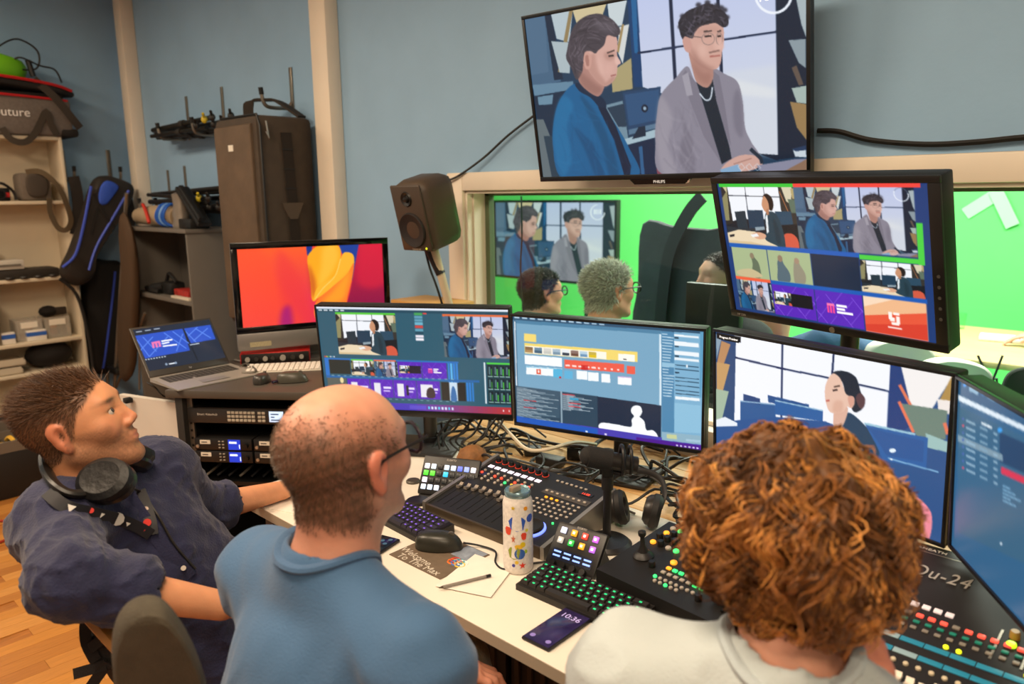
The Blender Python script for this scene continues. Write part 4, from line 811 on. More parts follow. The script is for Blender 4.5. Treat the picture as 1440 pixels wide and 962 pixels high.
# folded stands lying across the hooks
def bundle(lab, base, bars, knobs):
    t = thing('folded_stands', lab, 'light stand', base, group='folded light stands on the wall hooks')
    for p0, p1, r in bars:
        b = mbw(t); b.cyl(p0, p1, r, n=10); part(t, 'tube', b, mat('#1d1a17', .4, .3))
        b = mbw(t); d = (Vector(p1) - Vector(p0)); q = Vector(p0) + d * .5; b.cyl(q, q + d.normalized() * .05, r * 1.5, n=10); part(t, 'collar', b, mat('#2b2723', .5))
    for i, p in enumerate(knobs):
        b = mbw(t); b.ell(p, (.022, .018, .022), 8, 6); b.cyl(p, (p[0] + .03, p[1] - .02, p[2] + .03), .008, n=6); part(t, 'knob', b, mat('#c9b52a' if i == 1 else '#1a1714', .5))
bars = []
for k in range(7):
    y = 2.2 - .025 * k; z = 2.0 + .02 * (k % 3); bars.append(((-5.32 + .03 * k, y, z), (-4.28 - .02 * k, y + .02, z + .015 * ((k * 3) % 4 - 1.5)), .012 + .003 * (k % 2)))
bundle('folded black stands lying on the upper wall hooks', (-4.8, 2.1, 1.99), bars, [(-4.45 + .07 * i, 2.03 + .02 * (i % 3), 2.02 + .03 * (i % 2)) for i in range(6)])
bars = []
for k in range(9):
    y = 2.2 - .024 * k; z = 1.545 + .045 * (k % 3) ; bars.append(((-5.5 + .04 * k, y, z), (-4.2 - .03 * k, y + .02, z + .02 * ((k * 3) % 4 - 1.5)), .012 + .004 * (k % 2)))
bundle('larger bundle of folded black stands on the lower hooks above the cabinet', (-4.9, 2.1, 1.53), bars, [(-4.55 + .08 * i, 2.0 + .02 * (i % 3), 1.56 + .05 * (i % 2)) for i in range(6)])
# backpack, tripod bag, stand
def pxl(L, x): return [onx(u, v, x) for u, v in L]
NYL = mat('#221b15', .7, bump=.35, bscale=18, var=.2, scale=12); PIPE = mat('#4158c8', .5)
bp = thing('rucksack', 'black rucksack with blue piping hanging from the left wall hooks', 'backpack', (-5.9, 1.95, 1.0))
b = mbw(bp); pillow(b, pxl([(130, 256), (146, 247), (166, 251), (186, 262), (180, 288), (152, 330), (131, 366), (126, 392), (106, 402), (84, 386), (96, 356), (113, 308)], -5.72), (1, 0, 0), .15, .16); part(bp, 'body', b, NYL)
b = mbw(bp); pillow(b, pxl([(141, 262), (152, 254), (166, 262), (160, 274), (148, 288), (138, 284)], -5.65), (1, 0, 0), .04, .2); part(bp, 'blue_lining', b, mat('#2f55c0', .7, bump=.3, bscale=30))
for L in ([(128, 262), (118, 315), (106, 358), (88, 376)], [(181, 268), (160, 304), (136, 346), (125, 380)]):
    b = mbw(bp); b.tube(pxl(L, -5.645), .009, 6, 5); part(bp, 'piping', b, PIPE)
b = mbw(bp); b.ribbon(pxl([(103, 248), (108, 270), (110, 300), (106, 330)], -5.80), .07, (1, 0, 0), .012, 4); part(bp, 'shoulder_strap', b, NYL)
b = mbw(bp); b.ribbon(pxl([(178, 275), (184, 300), (182, 322), (172, 335)], -5.78), .06, (1, 0, 0), .012, 4); part(bp, 'shoulder_strap', b, NYL)
b = mbw(bp); b.ribbon(pxl([(132, 272), (146, 300), (160, 318)], -5.642), .02, (1, 0, 0), .006, 4); b.ribbon(pxl([(150, 262), (135, 300), (128, 330)], -5.644), .02, (1, 0, 0), .006, 4); part(bp, 'cross_strap', b, BLKC)
b = mbw(bp); b.tube(pxl([(84, 392), (108, 415), (124, 470), (134, 540)], -5.72), .012, 6, 4); part(bp, 'hanging_strap', b, BLKC)
t = thing('tripod_bag', 'long black tripod bag with blue piping hanging below the rucksack', 'bag', (-5.95, 2.0, 0.4))
b = mbw(t); pillow(b, pxl([(120, 372), (150, 366), (172, 374), (174, 430), (166, 500), (156, 522), (128, 520), (116, 450)], -6.0), (1, 0, 0), .13, .12); part(t, 'body', b, mat('#14100d', .7, bump=.3, bscale=14))
b = mbw(t); b.tube(pxl([(162, 382), (157, 430), (148, 500), (145, 518)], -5.93), .008, 6, 4); part(t, 'piping', b, PIPE)
t = thing('light_stand', 'slim steel light stand leaning beside the grey cabinet', 'light stand', (-5.5, 1.95, 0))
for a, c_, r in (((178, 272), (160, 560), .012), ((204, 440), (163, 545), .009), ((196, 470), (196, 548), .007), ((150, 505), (152, 560), .012)):
    b = mbw(t); b.cyl(ony(*a, 1.9), ony(*c_, 1.9), r, n=8); part(t, 'tube', b, STEEL)
b = mbw(t); b.box(ony(162, 520, 1.9), (.2, .06, .05), .01); b.box(ony(148, 512, 1.9), (.12, .05, .04), .01); part(t, 'clamp', b, BLACK)
b = MB(); pillow(b, [ony(u, v, 1.86) for u, v in ((172, 300), (186, 330), (192, 400), (190, 470), (186, 525), (172, 530), (170, 440), (176, 380))], (0, -1, 0), .06, .2)
single('brown_garment', 'brown cloth cover hanging against the side of the grey cabinet', 'cover', b, mat('#4a3520', .8, bump=.4, bscale=12))
# grey cabinet
CABM = mat('#6b655d', .6, var=.05, scale=6); CX0, CX1, CY0, CY1, CZT = -5.33, -4.41, 1.9, 2.235, 1.435
cab = thing('open_cabinet', 'dark grey open cabinet below the wall hooks', 'cabinet', (-4.87, 2.07, 0))
for nm, p0, p1 in (('top', (CX0, CY0 - .01, CZT - .022), (CX1 + .01, CY1, CZT)), ('side_panel', (CX0, CY0, 0), (CX0 + .02, CY1, CZT - .022)), ('side_panel', (CX1 - .02, CY0, 0), (CX1, CY1, CZT - .022)), ('back_panel', (CX0 + .02, CY1 - .01, 0), (CX1 - .02, CY1, CZT - .022)), ('shelf', (CX0 + .02, CY0 + .01, .985), (CX1 - .02, CY1 - .01, 1.01)), ('shelf', (CX0 + .02, CY0 + .01, .5), (CX1 - .02, CY1 - .01, .52))):
    b = mbw(cab); b.box2(p0, p1, .0015); part(cab, nm, b, CABM)
z = 1.011
t = thing('camera_part', 'black camera with handle on the cabinet shelf', 'camera', (-4.95, 2.0, z)); b = mbw(t); b.box2((-5.0, 1.96, z), (-4.86, 2.06, z + .08), .015); b.cyl((-4.98, 1.98, z + .05), (-5.1, 1.95, z + .03), .03, n=12); part(t, 'body', b, BLACK); b = mbw(t); b.tube([(-5.0, 2.0, z + .08), (-4.95, 2.0, z + .13), (-4.85, 2.0, z + .08)], .012, 8, 4); part(t, 'handle', b, BLACK)
b = MB(); b.box2((-4.78, 1.95, z), (-4.58, 2.04, z + .05), .003); single('red_box', 'small red and white box on the cabinet shelf', 'box', b, mat('#a52a22', .5, var=.35, scale=25))
b = MB(); b.box2((-4.75, 1.915, z), (-4.5, 1.945, z + .015), .002); single('white_leaflet', 'white leaflet lying at the cabinet shelf edge', 'leaflet', b, mat('#d8cdb8', .6))
b = MB(); b.box2((-4.62, 2.06, z), (-4.47, 2.16, z + .14), .01); b.cyl((-4.55, 2.1, z + .14), (-4.5, 2.1, z + .2), .02, n=8); single('black_gadget', 'dark gadget at the back of the cabinet shelf', 'device', b, BLACK)
b = MB(); b.tube([(-5.25, 1.97, z + .02), (-5.1, 1.94, z + .02), (-5.0, 1.95, z + .015)], .018, 8, 4); single('short_rod', 'black rod lying at the left of the cabinet shelf', 'rod', b, BLACK)
# on top of the cabinet
b = MB(); b.tube([(-5.28, 1.98, CZT + .065), (-5.0, 1.98, CZT + .07), (-4.72, 2.0, CZT + .065)], [.05, .065, .06], 14, 5); single('canvas_roll', 'beige canvas roll lying on the grey cabinet', 'roll', b, mat('#a48f72', .9, bump=.4, bscale=15))
t = thing('rope_coil', 'coil of bright blue rope on the canvas roll', 'rope', (-4.8, 1.96, CZT))
for k in range(5):
    b = mbw(t); aa = np.linspace(0, 2 * pi, 22); b.tube([(-4.86 + k * .03 + .01 * sin(3 * a), 1.985 + .07 * cos(a), CZT + .075 + .068 * sin(a)) for a in aa], .007, 6); part(t, 'loop', b, mat('#2462c8' if k != 2 else '#7fb0e8', .6))
t = thing('pliers', 'red-handled pliers on top of the grey cabinet', 'pliers', (-4.98, 1.93, CZT))
b = mbw(t); b.tube([(-5.05, 1.92, CZT + .14), (-4.99, 1.91, CZT + .10), (-4.93, 1.90, CZT + .03)], .011, 8, 3); part(t, 'handle', b, mat('#c03020', .5)); b = mbw(t); b.tube([(-5.1, 1.93, CZT + .15), (-5.05, 1.92, CZT + .14)], .009, 6); part(t, 'jaw', b, STEEL)
t = thing('clamp_head', 'grey metal clamp with black plates on the cabinet', 'clamp', (-4.6, 1.98, CZT))
b = mbw(t); b.lathe([(0.05, 0), (.055, .02), (.045, .05), (.05, .09), (.04, .14), (.045, .2), (.02, .21)], 14, (-4.62, 1.97, CZT)); part(t, 'column', b, mat('#8a8074', .4, .4))
b = mbw(t); b.xf((-4.47 + 4.6, .0, .13), (0, radians(38), 0)); b.box((0, 0, 0), (.34, .08, .03), .006); b.box((0.02, -.03, .04), (.3, .03, .03), .006); part(t, 'plate', b, BLACK)
b = mbw(t); b.box2((-4.58, 1.93, CZT), (-4.42, 2.05, CZT + .06), .01); part(t, 'base', b, BLACK)
# tall brown case on its hook
cs = thing('light_case', 'tall soft brown equipment case hanging beside the white post', 'case', (-3.78, 2.05, .95))
CB = mat('#43382d', .8, var=.12, scale=20, bump=.15, bscale=250); CB2 = mat('#5a4836', .7, var=.18, scale=7, bump=.5, bscale=9)
k0 = ony(437, 168, 2.19).x; k1 = onx(358, 160, k0); kx0 = ony(300, 178, k1.y).x; kz = k1.z
b = mbw(cs); b.box2((kx0, k1.y, .95), (k0, 2.20, kz), .03); part(cs, 'shell', b, CB)
b = mbw(cs); pillow(b, [(kx0 + .03, k1.y - .002, .98), (k0 - .03, k1.y - .002, .98), (k0 - .03, k1.y - .002, kz - .04), (kx0 + .03, k1.y - .002, kz - .04)], (0, -1, 0), .03, .04, 4, 0); part(cs, 'front_panel', b, CB2, 'brown padded front panel')
b = mbw(cs); b.tube([(k0 + .003, k1.y + .02, 1.0), (k0 + .004, k1.y + .02, kz - .05), (k0 - .02, k1.y + .02, kz + .002), (kx0 + .05, k1.y + .02, kz + .004)], .006, 6); part(cs, 'zip', b, BLACK)
b = mbw(cs); b.tube([(k0 + .01, k1.y + .05, kz - .03), (k0 + .012, k1.y + .055, kz - .08), (k0 + .012, k1.y + .06, kz - .11), (k0 + .012, k1.y + .045, kz - .08)], .004, 6); part(cs, 'zip_pull', b, mat('#c9c2b6', .3, .8))
b = mbw(cs); b.box2((kx0 + (k0 - kx0) * .42, k1.y - .02, kz - .165), (kx0 + (k0 - kx0) * .53, k1.y - .016, kz - .135)); part(cs, 'badge', b, mat('#e6dfd0', .5))
b = mbw(cs); ym = (k1.y + 2.2) / 2; b.ribbon([(k0 + .004, ym, kz - .08), (k0 + .006, ym + .01, kz - .4), (k0 + .004, ym + .02, .96)], .055, (1, 0, 0), .008); part(cs, 'webbing', b, mat('#241c15', .85))
for k in range(4):
    b = mbw(cs); b.box((k0 + .008, ym + .003 * k, kz - .16 - k * .095), (.006, .062, .006)); part(cs, 'stitch_bar', b, BLACK)
b = mbw(cs); b.prism([(ym - .05, kz - .42), (ym + .07, kz - .42), (ym + .03, kz - .50), (ym - .01, kz - .50)], k0 + .004, k0 + .014, 'x'); part(cs, 'strap_loop', b, mat('#54483c', .85))
b = mbw(cs); hx0, hy, hz = -3.755, 2.11, 2.085
b.ribbon([(kx0 + (k0 - kx0) * .5, 1.97, kz + .005), (hx0 - .05, 2.03, kz + .09), (hx0, 2.10, hz + .02), (hx0 + .05, 2.14, kz + .09), (k0 - .05, 2.17, kz + .005)], .05, (0, 0, 1), .012, 5); part(cs, 'carry_handle', b, mat('#2b231b', .8))
# ------------------------------------------------------------------ desks
WHT = mat('#eae0d0', .45, var=.02, scale=4)
dk = thing('white_desk', 'long white work desk with the consoles and keyboards on it', 'desk', (-.75, 1.35, 0))
b = mbw(dk); b.box2((-2.12, .985, .715), (1.0, 1.70, .74), .003); part(dk, 'desktop', b, WHT)
b = mbw(dk); b.box2((-2.12, .983, .7145), (1.0, .985, .7405)); part(dk, 'edge_band', b, mat('#a89a86', .5))
for x in (-2.05, -1.62, -.38, .9):
    for y in (1.08, 1.62):
        b = mbw(dk); b.box2((x - .025, y - .025, 0), (x + .025, y + .025, .715), .003); part(dk, 'leg', b, mat('#4d4034', .5))
b = mbw(dk); b.box2((-2.05, 1.64, .25), (.9, 1.655, .715)); part(dk, 'modesty_panel', b, mat('#1c1613', .7))
wd = thing('wooden_desk', 'light wooden bench of planks behind the white desk', 'desk', (-.8, 1.97, 0))
for k in range(6):
    b = mbw(wd); y = 1.706 + k * .0885; b.box2((-2.12, y, .705), (1.0, y + .085, .7385), .002); part(wd, 'plank', b, mat(['#c9a06a', '#c2965e', '#cfa974'][k % 3], .5, var=.12, scale=6, stretch=(2, 20, 2)))
for x in (-2.05, .9):
    b = mbw(wd); b.box2((x - .03, 1.75, 0), (x + .03, 2.2, .705)); part(wd, 'trestle', b, mat('#8a6a44', .6))
# equipment under the desk
ub = thing('underdesk_cabinet', 'dark brown cabinet with slatted doors under the white desk', 'cabinet', (-1.0, 1.45, 0))
b = mbw(ub); b.box2((-1.55, 1.32, 0), (-.45, 1.62, .66)); part(ub, 'body', b, mat('#171210', .7))
for k in range(4):
    b = mbw(ub); x = -1.54 + k * .27; b.box2((x, 1.30, .02), (x + .25, 1.32, .64), .003); d = part(ub, 'door', b, mat('#221a15', .6))
    for j in range(5):
        b = mbw(ub); b.box2((x + .02 + j * .045, 1.292, .06), (x + .035 + j * .045, 1.30, .60)); part(d, 'slat', b, mat('#3a2c20', .6))
ud = thing('power_unit', 'black rack unit with a glowing red lamp under the left desk end', 'device', (-2.1, 1.15, .40))
b = mbw(ud); b.box2((-2.02, 1.02, .45), (-1.7, 1.5, .55), .005); part(ud, 'body', b, BLACK)
b = mbw(ud); b.box2((-2.0, 1.05, 0), (-1.72, 1.5, .45)); part(ud, "plinth", b, BLACK)
b = mbw(ud); b.ell((-1.93, 1.018, .51), (.006, .004, .006), 8, 6); part(ud, 'red_lamp', b, mat('#ff2818', .4, emit=2.5))
b = mbw(ud); b.cyl((-1.98, 1.02, .50), (-1.98, 1.01, .50), .012, n=12); part(ud, 'dial', b, mat('#8a8378', .4, .6))
# ------------------------------------------------------------------ rack with laptop, computer, keyboard, mice
RKZ = .93; RA = onz(244, 548, RKZ); RB = onz(443, 551.5, RKZ); RYAW = atan2(RB.y - RA.y, RB.x - RA.x); RW = (RB - RA).length + .02
rk = thing('equipment_rack', 'black equipment rack with blue-lit receivers and a routing panel', 'rack', (RA.x, RA.y, 0), RYAW)
DK = mat('#2a2622', .5, var=.05, scale=10)
b = MB(); b.box2((-.03, -.01, RKZ - .03), (RW + .02, .70, RKZ), .004); part(rk, 'top_plate', b, mat('#4d463e', .45, var=.06, scale=8))
for x0, x1 in ((-.0, .028), (RW - .028, RW)):
    b = MB(); b.box2((x0, 0.0, 0), (x1, .68, RKZ - .03), .002); part(rk, 'side_panel', b, DK)
    b = MB(); xr = x1 + .001 if x0 <= 0 else x0 - .021; b.box2((xr, .03, .05), (xr + .02, .04, RKZ - .04)); r = part(rk, 'rail', b, mat('#8a8378', .35, .8))
    h = MB()
    for k in range(26): h.box((xr + .01, .0295, .1 + k * .029), (.008, .002, .008))
    part(r, 'rail_holes', h, BLK2)
b = MB(); b.box2((.03, .60, 0), (RW - .03, .62, RKZ - .03)); b.box2((.03, .0, 0), (RW - .03, .6, .06)); part(rk, 'back_panel', b, BLK2)
# routing panel
u0, u1 = .055, RW - .055; z1 = RKZ - .075
b = MB(); b.box2((u0 - .02, .02, z1 - .055), (u1 + .02, .3, z1), .002); vh = part(rk, 'routing_panel', b, mat('#2f2b28', .4))
b = MB(); b.box2((u0 + .02, .019, z1 + .001), (u1, .3, z1 + .004)); part(vh, 'panel_top', b, BLK2)
kb_ = MB(); kb_.box((0, 0, 0), (.0125, .004, .0095), .001); kbm = kb_.mesh('push_button')
for r in range(3):
    for k in range(9):
        part(vh, 'push_button', kbm, mat('#b5ab99', .5), loc=(u0 + .14 + k * .0155 + (.008 if k > 6 else 0), .018, z1 - .013 - r * .0145))
b = MB(); b.box2((u0 + .293, .0175, z1 - .046), (u0 + .347, .02, z1 - .006), .001); part(vh, 'lcd', b, mat('#bcd4f4', .3, emit=.9))
b = MB()
for k, n in enumerate((.03, .014, .034)): b.box2((u0 + .30, .0168, z1 - .018 - k * .011), (u0 + .30 + n, .0175, z1 - .014 - k * .011))
part(vh, 'lcd_text', b, mat('#22406e', .5))
b = MB(); b.cyl((u0 + .372, .018, z1 - .026), (u0 + .372, .006, z1 - .026), .011, n=16); part(vh, 'knob', b, BLK2)
text(vh, 'lettering', 'Smart Videohub', .012, mat('#cfc7ba', .5), (u0 + .055, .0194, z1 - .022), (pi / 2, 0, 0), .0002)
text(vh, 'lettering', 'Blackmagic', .009, mat('#cfc7ba', .5), (u0 + .41, .0194, z1 - .028), (pi / 2, 0, 0), .0002)
# four wireless receivers in two rows
for r in range(2):
    for cc in range(2):
        x0 = .05 + cc * .23; zz = z1 - .115 - r * .048
        b = MB(); b.box2((x0, .02, zz - .044), (x0 + .222, .28, zz), .002); rc = part(rk, 'receiver', b, mat('#1a1817', .4))
        b = MB(); b.box2((x0 + .022, .0185, zz - .021), (x0 + .062, .02, zz - .006)); part(rc, 'tape_label', b, mat('#e4dac8', .7))
        b = MB(); b.box2((x0 + .028, .018, zz - .016), (x0 + .05, .0185, zz - .012)); part(rc, 'label_text', b, mat('#4a443c', .7))
        b = MB(); b.box2((x0 + .132, .018, zz - .041), (x0 + .178, .02, zz - .003)); sc_ = part(rc, 'display', b, mat('#1838c8', .3, emit=.7))
        b = MB(); b.box2((x0 + .136, .0172, zz - .017), (x0 + .165, .018, zz - .010)); b.box2((x0 + .174, .0172, zz - .036), (x0 + .177, .018, zz - .02)); part(sc_, 'readout', b, mat('#cfe0ff', .4, emit=1.0))
        b = MB(); b.cyl((x0 + .2, .02, zz - .024), (x0 + .2, .008, zz - .024), .010, n=14); part(rc, 'knob', b, BLK2)
        b = MB(); b.cyl((x0 + .012, .02, zz - .03), (x0 + .012, .016, zz - .03), .006, n=12); part(rc, 'jack', b, mat('#c9c0b0', .3, .8))
        b = MB()
        for i in range(3):
            for j in range(2): b.box((x0 + .098 + j * .014, .0185, zz - .01 - i * .012), (.007, .003, .004))
        part(rc, 'small_buttons', b, mat('#a79e90', .5))
b = MB(); b.box2((.03, .03, z1 - .30), (RW - .03, .55, z1 - .285)); part(rk, 'cable_shelf', b, BLK2)
for k in range(9):
    b = MB(); x = .06 + k * .045; b.tube([(x, .06, z1 - .275), (x + .03, .12, z1 - .25), (x - .02 + .01 * k, .2, z1 - .265), (x + .05, .3, z1 - .24)], .006, 6, 4); part(rk, 'patch_cable', b, BLK2 if k % 3 else mat('#8f877a', .3, .7))
# white board leaning beside the rack
b = MB(); wl = thing('white_board', 'white flat board with a black latch standing left of the rack', 'board', (at(172, 553, 3.05).x, at(172, 553, 3.05).y, 0))
p0 = at(170, 554, 3.08); p1 = at(250, 546, 2.93); p1.z = p0.z
b = mbw(wl); d_ = (p1 - p0).normalized(); n_ = Vector((d_.y, -d_.x, 0)) * .012
b.add([p0 - n_, p1 - n_, p1 + n_, p0 + n_, (p0 - n_) - Vector((0, 0, p0.z - .01)), (p1 - n_) - Vector((0, 0, p0.z - .01)), (p1 + n_) - Vector((0, 0, p0.z - .01)), (p0 + n_) - Vector((0, 0, p0.z - .01))], [(0, 1, 2, 3), (4, 7, 6, 5), (0, 4, 5, 1), (1, 5, 6, 2), (2, 6, 7, 3), (3, 7, 4, 0)]); part(wl, 'panel', b, mat('#cfc8bd', .5), smooth=False)
b = mbw(wl); b.box(at(180, 563, 3.02), (.03, .03, .02), .004); part(wl, 'latch', b, BLACK)
# laptop
LA = onz(211, 532, .945); LB = onz(324, 511, .945); LY = atan2(LB.y - LA.y, LB.x - LA.x); LC = (LA + LB) / 2
lt = thing('laptop', 'open silver laptop showing a blue slide, on the left corner of the rack', 'laptop', (LC.x, LC.y, .931), LY)
SIL = mat('#b9b2a8', .35, .5)
b = MB(); b.prism([(0, .014), (-.225, .004), (-.225, .0), (0, .0)], -.165, .165, 'x'); part(lt, 'base', b, SIL)
def slope(y): return .014 + (-y) / .225 * -.010
km = MB(); km.box((0, 0, 0), (.016, .0145, .0016), .0004); kmm = km.mesh('key')
kg = mat('#3c3833', .5)
for r in range(5):
    for k in range(15):
        y = -.028 - r * .0185
        if r == 4 and 4 < k < 9:
            continue
        part(lt, 'key', kmm, kg, loc=(-.132 + k * .0189, y, slope(y) + .0008), rot=(radians(2.5), 0, 0))
b = MB(); y = -.028 - 4 * .0185; b.box((0.0, y, slope(y) + .0008), (.074, .0145, .0016)); part(lt, 'space_bar', b, kg)
b = MB(); b.box((0, -.165, slope(-.165) + .0004), (.105, .065, .0006)); part(lt, 'touchpad', b, mat('#a39c98', .3, .4))
tl = radians(-37 + 0); R_ = Matrix.Rotation(tl, 4, 'X')
b = MB(); b.box((0, .004, .112), (.33, .007, .222), .003); ld = part(lt, 'lid', b, mat('#6f6a64', .4, .5), loc=(0, .004, .014), rot=(tl, 0, 0))
b = MB(); b.box((0, -.0005, .112), (.326, .003, .218), .001); part(ld, 'bezel', b, mat('#3b3733', .4))
part(ld, 'display', canvas_laptop().mesh('display', .312, .185), SCR, loc=(0, -.0025, .12))
text(ld, 'logo', 'hp', .012, mat('#d8d4cc', .3, .8), (0, -.0023, .014), (pi / 2, 0, 0), .0002, shear=.2)
b = MB(); b.tube([LA + Vector((.02, -.02, -.01)), onz(218, 545, .915), onz(228, 556, .87), onz(242, 560, .86), onz(256, 556, .89)], .0035, 6, 5); single('charger_cable', 'thin black cable hanging from the laptop side', 'cable', b, BLACK)
# things on the rack top
def rk_pt(u, v, z=RKZ): return onz(u, v, z)
p = rk_pt(388, 512); fi = thing('audio_interface', 'red audio interface with black knob panel under the computer', 'audio interface', (p.x, p.y, RKZ + .001), radians(58))
b = MB(); b.box2((-.14, .0, .002), (.14, .15, .05), .004); part(fi, 'case', b, mat('#b01a14', .35, .3))
b = MB(); b.box2((-.136, -.003, .005), (.136, .001, .047), .001); fp = part(fi, 'front_panel', b, mat('#17120f', .4))
for k, (x, r) in enumerate(((-.11, .010), (-.075, .008), (-.04, .010), (-.01, .008), (.03, .012), (.07, .010), (.105, .009))):
    b = MB(); b.cyl((x, -.003, .026), (x, -.014, .026), r, n=14); part(fp, 'knob', b, mat('#2d2823' if k % 2 else '#9c948a', .4))
p = rk_pt(400, 519); wk = thing('white_keyboard', 'slim white keyboard lying in front of the all-in-one computer', 'keyboard', (p.x, p.y, RKZ + .001), radians(52))
b = MB(); b.prism([(-.058, .003), (.058, .011), (.058, .0), (-.058, .0)], -.15, .15, 'x'); part(wk, 'base', b, mat('#d9d2c4', .4))
for r in range(5):
    for k in range(14):
        y = -.042 + r * .021; part(wk, 'key', kmm, mat('#f0eadf', .5), loc=(-.134 + k * .0206, y, .008 + r * .0015), rot=(radians(4), 0, 0))
def mouse(name, lab, p, z, yaw, col, L=.105, Wd=.06, H=.036):
    t = thing(name, lab, 'mouse', (p.x, p.y, z), yaw)
    vs, fs = [], []; n, m_ = 20, 7
    b = MB()
    for i in range(m_ + 1):
        ph = pi / 2 * i / m_
        for k in range(n):
            a = 2 * pi * k / n; ex = abs(cos(a)) ** .75 * (1 if cos(a) > 0 else -1); ey = abs(sin(a)) ** .85 * (1 if sin(a) > 0 else -1)
            r = cos(ph) ** .55 if i < m_ else 0.0
            vs.append((Wd / 2 * r * ex * (1 - .12 * ey * (ey > 0)), L / 2 * r * ey - .008 * sin(ph), H * sin(ph) + .002))
    fs = [(i * n + k, i * n + (k + 1) % n, (i + 1) * n + (k + 1) % n, (i + 1) * n + k) for i in range(m_) for k in range(n)] + [tuple(range(n - 1, -1, -1))]
    b.add(vs, fs); part(t, 'shell', b, mat(col, .35), ang=80)
    b = MB(); b.cyl((-.004, L * .25, H * .86), (.004, L * .25, H * .86), .009, n=12); part(t, 'wheel', b, mat('#5a544c', .5))
    b = MB(); b.tube([(0, L * .05, H + .0022), (0, L * .2, H * .93 + .002), (0, L * .42, H * .55 + .003)], .001, 5, 3); part(t, 'button_seam', b, BLK2)
    return t
mouse('computer_mouse', 'small dark mouse left of the pen on the rack top', rk_pt(369, 538), RKZ + .001, radians(35), '#3c3833', .09, .055, .034); mouse('computer_mouse', 'larger dark mouse right of the pen on the rack top', rk_pt(412, 537), RKZ + .001, radians(-35), '#4a463c', .115, .062, .038)
p = rk_pt(396, 538); b = MB(); b.cyl((0, -.04, .008), (0, .05, .008), .006, n=8); b.cyl((0, .05, .008), (0, .062, .008), .006, .001, n=8); single('pen', 'dark purple pen between the two mice on the rack', 'pen', b, mat('#2b2035', .4), (p.x, p.y, RKZ + .001), radians(5))
b = MB(); pts = [rk_pt(u, v, RKZ + .01) for u, v in ((330, 506), (345, 510), (352, 518), (338, 516), (348, 512), (360, 522), (340, 524))]; b.tube(pts, .005, 6, 5); single('usb_cable', 'small grey cable knot beside the audio interface', 'cable', b, mat('#6b655c', .4, .4))
# crate behind the monitors, speaker
c0 = ony(549, 421, 2.02); c1 = ony(617, 428, 2.02)
b = MB(); b.box2((c0.x, 2.02, .74), (c1.x, 2.22, c0.z), .004); single('wooden_box', 'plain wooden box end behind the switcher monitor', 'box', b, mat('#c89a52', .5, var=.12, scale=8, stretch=(1, 1, 8)))
spc = ony(585, 305, 1.93); sp = thing('studio_speaker', 'rounded dark brown studio speaker tilted down on its stand', 'speaker', spc, (radians(14), 0, radians(4)))
SPM = mat('#4b3d30', .5, var=.05, scale=20)
b = MB(); b.box((0, .07, 0), (.185, .19, .285), .045); part(sp, 'cabinet', b, SPM, ang=60)
b = MB(); b.box((0, -.024, 0), (.165, .012, .262), .02); fpn = part(sp, 'front_baffle', b, mat('#43362a', .5), ang=60)
b = MB().xf((0, -.03, -.045), (pi / 2, 0, 0)); b.lathe([(0, .0), (.02, -.004), (.055, .006), (.066, .01), (.07, .004), (.07, -.01)], 28); part(fpn, 'woofer', b, mat('#181210', .6, bump=.3, bscale=300))
b = MB().xf((0, -.03, .078), (pi / 2, 0, 0)); b.lathe([(0, .012), (.010, .009), (.014, .0), (.026, .006), (.03, .0)], 20); part(fpn, 'tweeter', b, mat('#120d0a', .4))
b = MB(); b.ell((.055, -.031, -.118), (.004, .003, .004), 8, 6); part(fpn, 'status_led', b, mat('#d8e020', .4, emit=2.0))
text(fpn, 'lettering', 'GENELEC', .012, mat('#b9a894', .5), (0, -.031, -.123), (pi / 2, 0, 0), .0003)
s0 = ony(611, 352, 2.02); s1 = ony(634, 438, 2.08); s2 = s0 + (s1 - s0) * ((s0.z - .74) / (s0.z - s1.z))
ss = thing('speaker_stand', 'pale leaning pole that carries the studio speaker', 'stand', (s2.x, s2.y, .74))
b = mbw(ss); b.cyl(s2, s0, .017, n=14); part(ss, 'pole', b, mat('#c9b79a', .5))
b = mbw(ss); b.cyl(s0 - (s0 - s2).normalized() * .1, s0 + Vector((-.04, -.02, .05)), .02, n=12); b.box(s0 + Vector((-.05, 0, .05)), (.08, .06, .02), .004); part(ss, 'clamp', b, BLACK)
b = mbw(ss); b.cyl(s2 + Vector((0, 0, .002)), s2 + Vector((0, 0, .02)), .09, n=20); part(ss, 'foot', b, BLACK)
b = MB(); o_ = Vector((-.03, -.012, 0)); b.tube([s0 + o_ + Vector((-.02, 0, .02)), s0 + o_ + (s1 - s0) * .3 + Vector((-.015, 0, 0)), s0 + o_ + (s1 - s0) * .8, s2 + o_ + Vector((0, 0, .03))], .005, 6, 5); single('speaker_cable', 'black cable running down the pale speaker pole', 'cable', b, BLACK)
b = MB(); b.tube([ony(608, 266, 2.16), ony(625, 256, 2.2), ony(645, 247, 2.21), ony(680, 222, 2.225), ony(715, 190, 2.23), ony(757, 158, 2.23)], .005, 6, 6); single('wall_cable', 'black cable from the speaker up to the wall screen', 'cable', b, BLACK)
b = MB(); b.tube([ony(1150, 184, 2.235), ony(1180, 185, 2.235), ony(1225, 197, 2.235), ony(1300, 203, 2.235), ony(1370, 200, 2.235), ony(1460, 192, 2.235), ony(1600, 190, 2.235)], .008, 6, 6); single('wall_cable', 'thick black cable sagging along the wall right of the screen', 'cable', b, BLACK)
